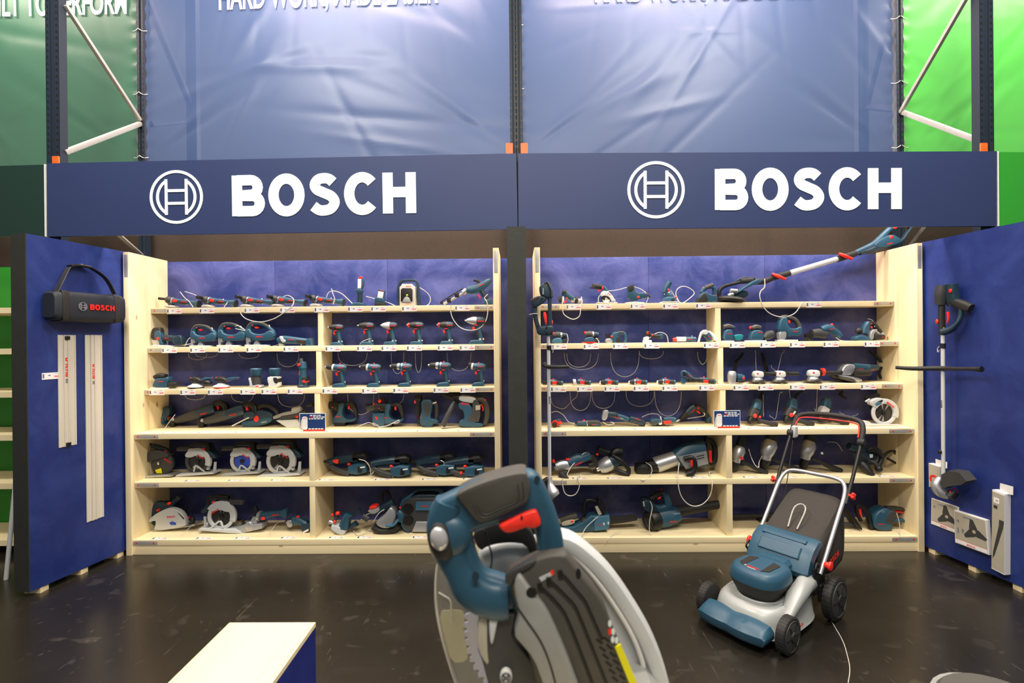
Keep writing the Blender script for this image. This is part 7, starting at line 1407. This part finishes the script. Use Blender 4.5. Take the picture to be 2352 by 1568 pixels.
# ================================================================== lawn mower
M_ = thing('lawn_mower', 'teal and silver push lawn mower with black grass bag standing on the floor', 'lawn mower', (1.308, 2.86, 0), rotz=atan2(-.807, .592))
def LM(name, mb, m, par=None, **k): return mb.build(name, m, par or M_, **k)
def wheel(u, v, r, w, name='wheel'):
    mb = MB(); s_ = 1 if u > 0 else -1
    mb.lathe((u - s_ * w / 2, v, r), (u + s_ * w / 2, v, r), [(0, r * .80), (.02, r * .95), (.12, r), (.5, r * 1.0), (.88, r), (.98, r * .95), (1, r * .82)], 36)
    n = 30
    for i in range(n):
        a = 2 * pi * i / n; c = Vector((u, v + cos(a) * r * .985, r + sin(a) * r * .985)); mb.box(c, (w * .86, r * .09, r * .05), Matrix.Rotation(a - pi / 2, 3, 'X'))
    o = LM(name, mb, 'rubber')
    hb = MB(); x = u + s_ * w / 2
    hb.lathe((x - s_ * .004, v, r), (x + s_ * .003, v, r), [(0, r * .78), (.5, r * .78), (1, r * .70)], 28); hb.torus((x, v, r), (1, 0, 0), r * .80, r * .04)
    LM('wheel_disc', hb, 'dark_grey', o)
    h2 = MB(); h2.cyl((x, v, r), (x + s_ * .012, v, r), r * .30, r * .24, 18)
    for i in range(6):
        a = 2 * pi * i / 6; h2.box((x + s_ * .003, v + cos(a) * r * .5, r + sin(a) * r * .5), (.006, r * .42, r * .10), Matrix.Rotation(a, 3, 'X'))
    LM('hub', h2, 'rubber', o); return o
wheel(-.235, 0, .098, .05); wheel(.235, 0, .098, .05); wheel(-.245, .56, .125, .055); wheel(.245, .56, .125, .055)
def deck_ring(z, sx, v0, v1, n=40, p=3.2):
    cy_, ry = (v0 + v1) / 2, (v1 - v0) / 2
    return [Vector((sx * math.copysign(abs(cos(2 * pi * i / n)) ** (2 / p), cos(2 * pi * i / n)), cy_ + ry * math.copysign(abs(sin(2 * pi * i / n)) ** (2 / p), sin(2 * pi * i / n)), z)) for i in range(n)]
mb = MB(); mb.loft([deck_ring(.045, .215, -.09, .50), deck_ring(.050, .222, -.10, .50), deck_ring(.062, .214, -.09, .50), deck_ring(.120, .205, -.075, .50), deck_ring(.160, .196, -.06, .50), deck_ring(.182, .178, -.035, .49), deck_ring(.186, .165, -.015, .48), deck_ring(.178, .155, .0, .34, p=2.2), deck_ring(.178, .12, .03, .31, p=2.2)]); LM('deck', mb, 'deck_grey')
mb = MB(); mb.sweep([(.19, .06, .13), (.18, .22, .215), (.165, .36, .235), (.15, .46, .235)], [(.03, .02), (.05, .04), (.055, .05), (.05, .05)], 14, False, 2.6, 4); mb.sweep([(-.17, .2, .19), (-.16, .36, .22), (-.15, .46, .22)], [(.03, .03), (.05, .04), (.05, .05)], 14, False, 2.6, 4); LM('deck_shoulder', mb, 'deck_grey')
# front bumper
mb = MB(); R = []
for t in [i / 22 for i in range(23)]:
    u = -.205 + .395 * t; hump = .010 * (abs(sin(t * pi * 2 + .3)) - .5); end = min(1, (min(t, 1 - t) * 14 + .35)); fr = -.160 - hump - .018 * sin(t * pi); tp = .140 + hump
    prof = [(-.055, .048), (fr + .012, .048), (fr, .065), (fr, .100), (fr + .03, tp - .012), (-.075, tp), (-.055, tp - .005)]
    R.append([Vector((u, a, .09 + (z - .09) * end)) for a, z in prof])
mb.loft(R); LM('bumper', mb, 'teal')
# motor housing
def ring2(z, rx, ry, cx=0, cy=.17, n=36, p=2.8): return [Vector((cx + rx * math.copysign(abs(cos(2 * pi * i / n)) ** (2 / p), cos(2 * pi * i / n)), cy + ry * math.copysign(abs(sin(2 * pi * i / n)) ** (2 / p), sin(2 * pi * i / n)), z)) for i in range(n)]
mb = MB(); mb.loft([ring2(.175, .105, .115), ring2(.20, .118, .130), ring2(.235, .135, .148), ring2(.270, .150, .160), ring2(.275, .146, .156)]); LM('motor_base', mb, 'rubber')
mb = MB(); mb.loft([ring2(.270, .149, .159), ring2(.276, .153, .163), ring2(.312, .150, .160), ring2(.338, .138, .150), ring2(.350, .118, .134), ring2(.352, .06, .08)]); mb.sweep([(0, .22, .325), (0, .33, .345), (0, .42, .36)], [(.09, .03)] * 3, 12, False, 3, 2, yaxis=(1, 0, 0)) if False else None
mb.box((0, .33, .315), (.19, .14, .07), bev=.02); mc = LM('motor_cover', mb, 'teal')
for s_ in (-1, 1):
    p = [(s_ * .052, .07), (s_ * .088, .10), (s_ * .092, .22), (s_ * .045, .24)]; mb = MB(); mb.add([(x, y, z) for z in (.345, .3545) for x, y in p], [(0, 1, 2, 3), (4, 7, 6, 5), (0, 4, 5, 1), (1, 5, 6, 2), (2, 6, 7, 3), (3, 7, 4, 0)]); LM('vent_window', mb, 'rubber', mc, smooth=False)
mb = MB(); word(mb, .015, lambda u, v, d: Vector((-.034 + u, .075 + v, .3525 + d)), .001); LM('lettering', mb, 'red', mc, smooth=False)
mb = MB(); mb.box((.0, .066, .353), (.05, .006, .001)); emblem(mb, .009, lambda u, v, d: Vector((-.047 + u, .082 + v, .3525 + d)), .001); LM('emblem', mb, 'light_grey', mc, smooth=False)
# rear flap
R = []
for t in [i / 14 for i in range(15)]:
    u = -.185 + .37 * t; e = min(1, min(t, 1 - t) * 10 + .55); r_ = .008 * (1 if .15 < t < .85 else 0)
    R.append([Vector((u, .355 + .02 * (1 - e), .265 + .02 * (1 - e))), Vector((u, .34 + .02 * (1 - e), .30)), Vector((u, .385, .375 - .02 * (1 - e) + r_)), Vector((u, .43, .425 - .02 * (1 - e) + r_)), Vector((u, .50, .462 - .02 * (1 - e))), Vector((u, .545, .455 - .02 * (1 - e))), Vector((u, .55, .43)), Vector((u, .45, .36)), Vector((u, .40, .27))])
mb = MB(); mb.loft(R); fl = LM('rear_flap', mb, 'teal')
RF = Matrix.Rotation(radians(49), 3, 'X')
mb = MB(); mb.box((0, .398, .392), (.25, .075, .016), RF, bev=.007); mb.box((0, .462, .445), (.27, .030, .014), Matrix.Rotation(radians(25), 3, 'X'), bev=.006); LM('flap_panel', mb, 'teal', fl)
mb = MB(); mb.tube([(.128 * cos(a / 20 * 2 * pi), .17 + .138 * sin(a / 20 * 2 * pi), .181) for a in range(20)], .007, 8, 2, True); LM('deck_ring', mb, 'deck_grey')
mb = MB(); mb.box((0, .40, .235), (.36, .05, .085)); LM('rear_body', mb, 'dark_grey')
for s_ in (-1, 1):
    mb = MB(); mb.box((s_ * .200, .46, .25), (.014, .14, .16), bev=.004); mb.box((s_ * .205, .5, .17), (.02, .10, .10), bev=.004); mb.tube([(s_ * .205, .42, .30), (s_ * .21, .39, .33), (s_ * .208, .42, .36), (s_ * .205, .46, .33)], .006, 8); LM('handle_bracket', mb, 'black')
# grass bag
R = []
for v, z0, z1, w in ((.52, .28, .44, .17), (.56, .22, .47, .185), (.72, .18, .56, .19), (.86, .20, .64, .185), (.90, .23, .655, .175), (.905, .26, .63, .16)):
    zc, hz = (z0 + z1) / 2, (z1 - z0) / 2; R.append([Vector((w * math.copysign(abs(cos(2 * pi * i / 24)) ** .42, cos(2 * pi * i / 24)), v + .05 * (sin(2 * pi * i / 24) < 0) * 0, zc + hz * math.copysign(abs(sin(2 * pi * i / 24)) ** .42, sin(2 * pi * i / 24)) - .010 * abs(cos(4 * pi * i / 24)))) for i in range(24)])
mb = MB(); mb.loft(R); gb = LM('grass_bag', mb, 'mesh_cloth')
mb = MB(); mb.tube([(.03, .565, .475), (.04, .66, .58), (.0, .70, .60), (-.03, .66, .575), (-.025, .565, .475)], .005, 8); LM('bag_handle', mb, 'galvanised', gb)
mb = MB(); word(mb, .036, lambda u, v, d: Vector((.192 + d, .60 + u, .27 + v + u * .25)), .001); LM('lettering', mb, 'signal_red', gb, smooth=False)
# handles
def hb_(v, z, u): return Vector((u, v, z))
mb = MB(); mb.tube([hb_(.455, .285, -.208), hb_(.58, .415, -.208), hb_(.72, .57, -.207), hb_(.82, .68, -.205), hb_(.872, .742, -.185), hb_(.888, .768, -.13), hb_(.89, .77, 0), hb_(.888, .768, .13), hb_(.872, .742, .185), hb_(.82, .68, .205), hb_(.72, .57, .207), hb_(.58, .415, .208), hb_(.455, .285, .208)], .0125, 12, 5); LM('lower_handle', mb, 'silver')
for s_ in (-1, 1):
    mb = MB(); mb.tube([hb_(.80, .64, s_ * .222), hb_(.93, .83, s_ * .224), hb_(1.02, .96, s_ * .224), hb_(1.06, 1.02, s_ * .222)], .011, 10, 4); LM('upper_tube', mb, 'black')
    mb = MB(); mb.cyl((s_ * .205, 1.045, 1.0), (s_ * .245, 1.045, 1.0), .026, seg=16, bev=.004); LM('pivot_joint', mb, 'rubber')
    mb = MB(); mb.cyl((s_ * .226, .832, .69), (s_ * .245, .832, .69), .009, .012, 12); [mb.ball((s_ * .252, .832 + .014 * cos(a_), .69 + .014 * sin(a_)), (.010, .012, .012), 10, 7) for a_ in (0.3, 1.87, 3.44, 5.01)]; mb.ball((s_ * .252, .832, .69), (.010, .016, .016)); LM('clamp_knob', mb, 'signal_red')
    mb = MB(); mb.cyl((s_ * .216, .50, .335), (s_ * .240, .50, .335), .016, .020, 12, .003); mb.cyl((s_ * .240, .50, .335), (s_ * .256, .50, .335), .027, .027, 20, .005); LM('clamp_knob', mb, 'signal_red')
mb = MB(); mb.tube([hb_(1.05, 1.0, -.22), hb_(1.10, 1.09, -.215), hb_(1.13, 1.135, -.17), hb_(1.14, 1.15, 0), hb_(1.13, 1.135, .17), hb_(1.10, 1.09, .215), hb_(1.05, 1.0, .22)], .017, 12, 5); LM('grip_bar', mb, 'rubber')
mb = MB(); mb.tube([hb_(1.045, 1.03, -.205), hb_(1.085, 1.085, -.198), hb_(1.105, 1.115, -.165), hb_(1.11, 1.122, 0), hb_(1.105, 1.115, .165), hb_(1.085, 1.085, .198), hb_(1.045, 1.03, .205)], .0045, 8, 5); LM('bail_bar', mb, 'signal_red')
mb = MB(); mb.box((-.205, 1.06, 1.01), (.03, .05, .09), bev=.01); LM('switch_box', mb, 'light_grey')
mb = MB(); mb.tube([(-.20, 1.02, .95), (-.18, .90, .72), (-.17, .78, .50), (-.18, .62, .36), (-.20, .48, .29)], .003, 6); LM('control_cable', mb, 'rubber')
mb = MB(); mb.tube([(.20, .46, .22), (.205, .32, .20), (.205, .18, .165), (.215, .10, .13), (.225, .02, .12)], .007, 8); LM('deck_cord', mb, 'black')
mb = MB(); word(mb, .016, lambda u, v, d: Vector((.2235 + d, .13 + u, .075 + v)), .0008); LM('deck_lettering', mb, 'red', smooth=False)
# thin white line on the floor right of the mower
P = [WZ(x, y, .003) for x, y in ((1895, 1400), (1915, 1435), (1935, 1470), (1945, 1500), (1952, 1535), (1948, 1568))]; c = P[0].copy(); o = MB().tube([p - c for p in P], .0022, 6, 5).build('loose_wire', 'cable'); o.location = c; tag(o, 'thin pale wire lying on the dark floor right of the mower', 'wire')

# ================================================================== large mitre saw in the foreground
ROOT = Vector((.05, .84, .90)); Z0 = .90
MS = thing('mitre_saw', 'very large mitre saw in the foreground with teal handle, red trigger and grey motor housing', 'mitre saw', ROOT)
def C(ox, oy, k): return lambda P: [(ox + x * k, oy + y * k) for x, y in P]
Mc = C(960, 1060, 360 / 1660); Nc = C(1160, 1220, 380 / 1712); Oc = C(980, 1240, 280 / 1339)
def SP(name, m, px, Yf, th, bev=.004, n=1, par=None, ang=38):
    P = [W(x, y, Yf) - ROOT for x, y in px]; return MB().prism([(p.x, p.z) for p in P], Yf - ROOT.y, Yf - ROOT.y + th, bev, n).build(name, m, par or MS, ang=ang)
def SL(x, y, Y): return W(x, y, Y) - ROOT
# upper guard: plate plus rounded rim
GP = [(1098, 1300), (1096, 1272), (1120, 1257), (1165, 1246), (1215, 1248), (1262, 1238), (1300, 1243), (1350, 1278), (1392, 1322), (1435, 1385), (1472, 1450), (1500, 1520), (1516, 1585), (1526, 1660), (1420, 1660), (1300, 1500), (1200, 1400), (1128, 1345)]
ug = SP('upper_guard', 'light_grey', GP, .885, .045, .012, 2)
arcp = [(1250, 1232), (1300, 1240), (1350, 1276), (1393, 1321), (1436, 1384), (1473, 1449), (1501, 1519), (1517, 1584), (1526, 1660)]
MB().sweep([SL(x, y, .895) for x, y in arcp], [(.012, .026)] + [(.017, .026)] * 8, 12, False, 2.6, 4).build('guard_rim', 'light_grey', ug)
MB().sweep([SL(x, y, .876) for x, y in [(1290, 1252), (1335, 1292), (1375, 1338), (1414, 1394), (1450, 1455), (1476, 1522), (1490, 1600)]], [(.0045, .004)] * 7, 8, False, 2, 4).build('guard_rib', 'white_plastic', ug)
SP('guard_arm', 'rubber', Mc([(560, 760), (700, 690), (850, 640), (1100, 640), (1230, 760), (1290, 1040), (1200, 1010), (1140, 880), (1000, 862), (860, 872), (740, 900), (650, 960)]), .872, .014, .004, 1)
# blade with teeth
bc, br = (1262, 1442), 190
pts = []
for i in range(60):
    a = 2 * pi * i / 60
    for da, rr in ((0, br), (.018, br + 9), (.06, br + 5), (.075, br - 3)): pts.append((bc[0] + rr * cos(a + da), bc[1] + rr * sin(a + da)))
bl = SP('saw_blade', 'blade_lilac', pts, .940, .003, 0, 0)
def disc(cx, cy, r, Y, n=40, ry=None): return [(cx + r * cos(2 * pi * i / n), cy + (ry or r) * sin(2 * pi * i / n)) for i in range(n)]
SP('blade_print', 'sky_blue_sticker', [(bc[0] + r_ * cos(radians(a)), bc[1] - r_ * sin(radians(a))) for r_, a in [(172, t) for t in range(196, 250, 4)] + [(120, t) for t in range(248, 194, -4)]], .9385, .0008, 0, 0, bl)
SP('blade_print', 'sky_blue_sticker', [(bc[0] + r_ * cos(radians(a)), bc[1] - r_ * sin(radians(a))) for r_, a in [(185, t) for t in range(120, 150, 4)] + [(120, t) for t in range(148, 118, -4)]], .9385, .0008, 0, 0, bl)
# clear lower guard with cream rim
cg = SP('clear_guard', 'clear_guard', [(1012, 1270), (1003, 1300), (999, 1350), (1003, 1410), (1016, 1475), (1036, 1540), (1064, 1620), (1200, 1640), (1210, 1500), (1190, 1330), (1090, 1240)], .905, .005, .001, 1)
MB().sweep([SL(x, y, .903) for x, y in [(1014, 1262), (1005, 1292), (1000, 1340), (1002, 1395), (1012, 1450), (1030, 1515), (1052, 1580), (1075, 1640)]], [(.0016, .006)] * 8, 8, False, 3, 4).build('guard_edge', 'card', cg)
MB().tube([SL(x, y, .901) for x, y in Oc([(130, 575), (240, 640), (265, 680), (272, 900)])], .0015, 6, 0).build('guard_hinge', 'card', cg)
SP('guard_label', 'clear_tint', Oc([(125, 780), (280, 765), (400, 770), (420, 850), (400, 990), (440, 1180), (455, 1330), (270, 1350), (200, 1100)]), .9105, .001, 0, 1, cg)
# motor housing
mh = SP('motor_housing', 'grey_rubber', Nc([(0, 440), (130, 370), (330, 275), (480, 232), (600, 232), (650, 250), (760, 400), (900, 560), (1000, 700), (1060, 830), (1100, 950), (1190, 1170), (1290, 1400), (1370, 1600), (1480, 1900), (400, 1900), (300, 1500), (150, 1000), (60, 640)]), .745, .036, .014, 2)
SP('motor_core', 'dark_grey', [(1200, 1420), (1330, 1420), (1400, 1500), (1440, 1660), (1230, 1660)], .782, .105, .02, 1)
SP('top_step', 'dark_grey', Nc([(0, 440), (330, 275), (300, 360), (130, 450), (60, 580), (0, 540)]), .742, .012, .003, 1)
lp = SP('side_panel', 'mid_grey', Nc([(140, 445), (190, 500), (240, 580), (330, 690), (440, 830), (520, 1000), (600, 1180), (680, 1380), (760, 1600), (870, 1900), (520, 1900), (440, 1700), (380, 1568), (300, 1340), (160, 1170), (85, 1090), (140, 900), (130, 780), (105, 690), (90, 560)]), .733, .03, .008, 1)
def groove(P, r=.0016, Y=.7325, m='black', par=mh, nm='groove'): return MB().sweep([SL(x, y, Y) for x, y in Nc(P)], [(r, r)] * len(P), 8, False, 2, 3).build(nm, m, par)
groove([(130, 790), (200, 890), (340, 1090), (420, 1250), (480, 1420), (530, 1600), (620, 1850)], .0013, .7325, 'black', lp)
for P in ([(360, 560), (400, 600), (500, 700), (600, 820), (650, 920), (740, 1140), (900, 1568), (980, 1800)], [(450, 505), (500, 540), (620, 660), (720, 770), (780, 900), (900, 1200), (1050, 1580), (1130, 1800)], [(570, 430), (620, 470), (720, 590), (820, 710), (870, 810), (940, 970), (1000, 1110)]):
    groove(P, .0022, .7445); MB().sweep([SL(x, y, .744) for x, y in Nc([(P[0][0] - 22, P[0][1] + 8), (P[0][0] + 26, P[0][1] + 2)])], [(.006, .002)] * 2, 8, False, 5, 0).build('groove_end', 'black', mh)
for i in range(7):
    for j in range(2):
        x, y = 975 + i * 33 + j * 75, 1135 + i * 78 - j * 20; MB().box(SL(*Nc([(x, y)])[0], .7455), (.0115, .0016, .0036), Matrix.Rotation(radians(38), 3, 'Y')).build('vent_slot', 'black', mh)
for (x, y, rx, ry) in ((275, 635, 56, 52), (760, 440, 26, 54)):
    SP('screw_recess', 'black', disc(*Nc([(x, y)])[0], rx * .222, .73, ry=ry * .222), .7325 if x < 500 else .7445, .002, 0, 0, mh)
SP('name_plate', 'light_grey', Nc([(352, 480), (480, 420), (500, 450), (375, 520)]), .7440, .002, 0, 0, mh); SP('name_plate_end', 'signal_red', Nc([(465, 420), (495, 398), (512, 440), (482, 455)]), .7438, .002, 0, 0, mh)
for k_, (x, y) in enumerate(((1085, 955), (1120, 1040), (1085, 1040), (1115, 1120), (1155, 1130))): SP('warning_symbol', 'signal_red' if k_ == 2 else 'letter_white', disc(*Nc([(x, y)])[0], 18 * .222, .744, 20, 34 * .222), .7446, .0008, 0, 0, mh)
SP('yellow_label', 'yellow', Nc([(1140, 1205), (1195, 1170), (1240, 1270), (1370, 1580), (1440, 1750), (1370, 1780), (1290, 1580)]), .7425, .004, 0, 0, mh)
# hinge side under the handle
SP('hinge_block', 'dark_grey', Oc([(600, 780), (800, 800), (1000, 800), (985, 900), (945, 1060), (1040, 1170), (1180, 1330), (1260, 1500), (1340, 1700), (700, 1750), (640, 1500), (560, 1200), (548, 980), (575, 850)]), .765, .10, .016, 2)
SP('hinge_strip', 'light_grey', Oc([(680, 820), (790, 830), (760, 1000), (720, 1180), (690, 1100)]), .7605, .02, .003, 1); SP('hinge_plate', 'card_grey', Oc([(590, 800), (670, 815), (665, 1180), (690, 1400), (600, 1300), (555, 1150), (560, 950)]), .7640, .01, .003, 1)
bd = SP('badge', 'white_plastic', disc(*Oc([(872, 1512)])[0], 14, .76, 26, 17), .757, .012, .002, 0)
mb = MB(); q = SL(*Oc([(872, 1512)])[0], .757); emblem(mb, .008, lambda u, v, d: q + Vector((u, -d - .0003, v)), .0008); mb.build('emblem', 'ink', bd, smooth=False)
# D handle
HP = [(1196, 1406), (1147, 1412), (1105, 1404), (1066, 1391), (1046, 1366), (1030, 1330), (1020, 1302), (1006, 1288), (992, 1262), (984, 1225), (980, 1192), (983, 1172), (994, 1156), (1012, 1146), (1038, 1134), (1100, 1106), (1150, 1092), (1204, 1082), (1230, 1088), (1247, 1108), (1270, 1158), (1288, 1210), (1296, 1245), (1300, 1300), (1236, 1300), (1233, 1250), (1226, 1218), (1215, 1203), (1165, 1203), (1112, 1217), (1083, 1229), (1084, 1248), (1090, 1275), (1101, 1306), (1117, 1324), (1142, 1331), (1172, 1341), (1200, 1352)]
hd = SP('handle', 'teal', HP, .765, .042, .017, 2, ang=60)
MB().sweep([SL(x, y, .782) for x, y in Mc([(330, 420), (270, 640), (330, 860), (420, 1090), (540, 1290), (700, 1400), (850, 1440), (960, 1440)])], [(.022, .022), (.026, .024), (.030, .026), (.024, .024), (.028, .026), (.030, .028), (.031, .028), (.029, .026)], 16, False, 3.0, 5).build('handle_front', 'teal', hd)
MB().ball(SL(1040, 1230, .772), (.030, .022, .034), 20, 14).build('lamp_housing', 'teal', hd)
R3 = Matrix.Rotation(radians(-14), 3, 'Y')
MB().ball(SL(1014, 1243, .757), (.0200, .010, .0300), 24, 12, R3).build('lamp_bezel', 'rubber', hd); MB().ball(SL(1009, 1237, .751), (.0138, .009, .0185), 24, 12, R3).build('lamp_lens', 'lens', hd)
gr = SP('grip', 'grey_rubber', Mc([(375, 352), (640, 228), (900, 148), (1135, 104), (1165, 165), (1192, 280), (1180, 400), (1130, 462), (900, 560), (720, 645), (650, 655), (595, 620), (500, 490), (430, 405)]), .7575, .058, .006, 2)
for sc in (.82, .68):
    cxx, czz = 830, 390; MB().tube([SL(*Mc([(cxx + (x - cxx) * sc, czz + (y - czz) * sc)])[0], .7572) for x, y in [(520, 480), (650, 640), (900, 550), (1130, 455), (1185, 380), (1165, 170)]], .0009, 6, 4).build('grip_line', 'dark_grey', gr)
SP('trigger', 'signal_red', Mc([(850, 680), (940, 640), (1100, 560), (1240, 508), (1270, 540), (1310, 650), (1300, 690), (1205, 730), (1165, 700), (1080, 735), (990, 765), (930, 765), (880, 735)]), .758, .035, .008, 1)
SP('trigger_hole', 'black', disc(*Mc([(1098, 595)])[0], 2.6, .75, 12, 4.5), .7570, .003, 0, 0)
for (x, y, rx, ry) in ((405, 515, 42, 52), (1262, 190, 30, 42), (610, 1218, 38, 58)): SP('screw_recess', 'teal_dark', disc(*Mc([(x, y)])[0], rx * .217, .76, 20, ry * .217), .7645 if y != 1218 else .7515, .002, 0, 0, hd)
MB().tube([SL(*Mc([p])[0], .80) for p in [(700, 730), (740, 850), (780, 980), (775, 1100), (730, 1220)]], .0016, 6, 4).build('guard_wire', 'ink', MS)
# parts below the frame: arm, fence, base table
MB().box((.12, .02, .12), (.14, .14, .20), bev=.02).build('pivot_arm', 'mid_grey', MS)
MB().cyl((.10, -.02, .002), (.10, -.02, .05), .17, seg=36, bev=.004).build('turntable', 'mid_grey', MS); MB().box((.10, .04, .03), (.60, .14, .055), bev=.01).build('base_table', 'light_grey', MS)
o = thing('display_plinth', 'display plinth under the large foreground saw, below the picture edge', 'plinth', (.15, .72, 0))
MB().box((0, 0, .441), (.70, .60, .882)).build('body', 'blue_plinth', o, smooth=False); MB().box((0, 0, .891), (.70, .60, .018)).build('top_board', 'ply', o, smooth=False)
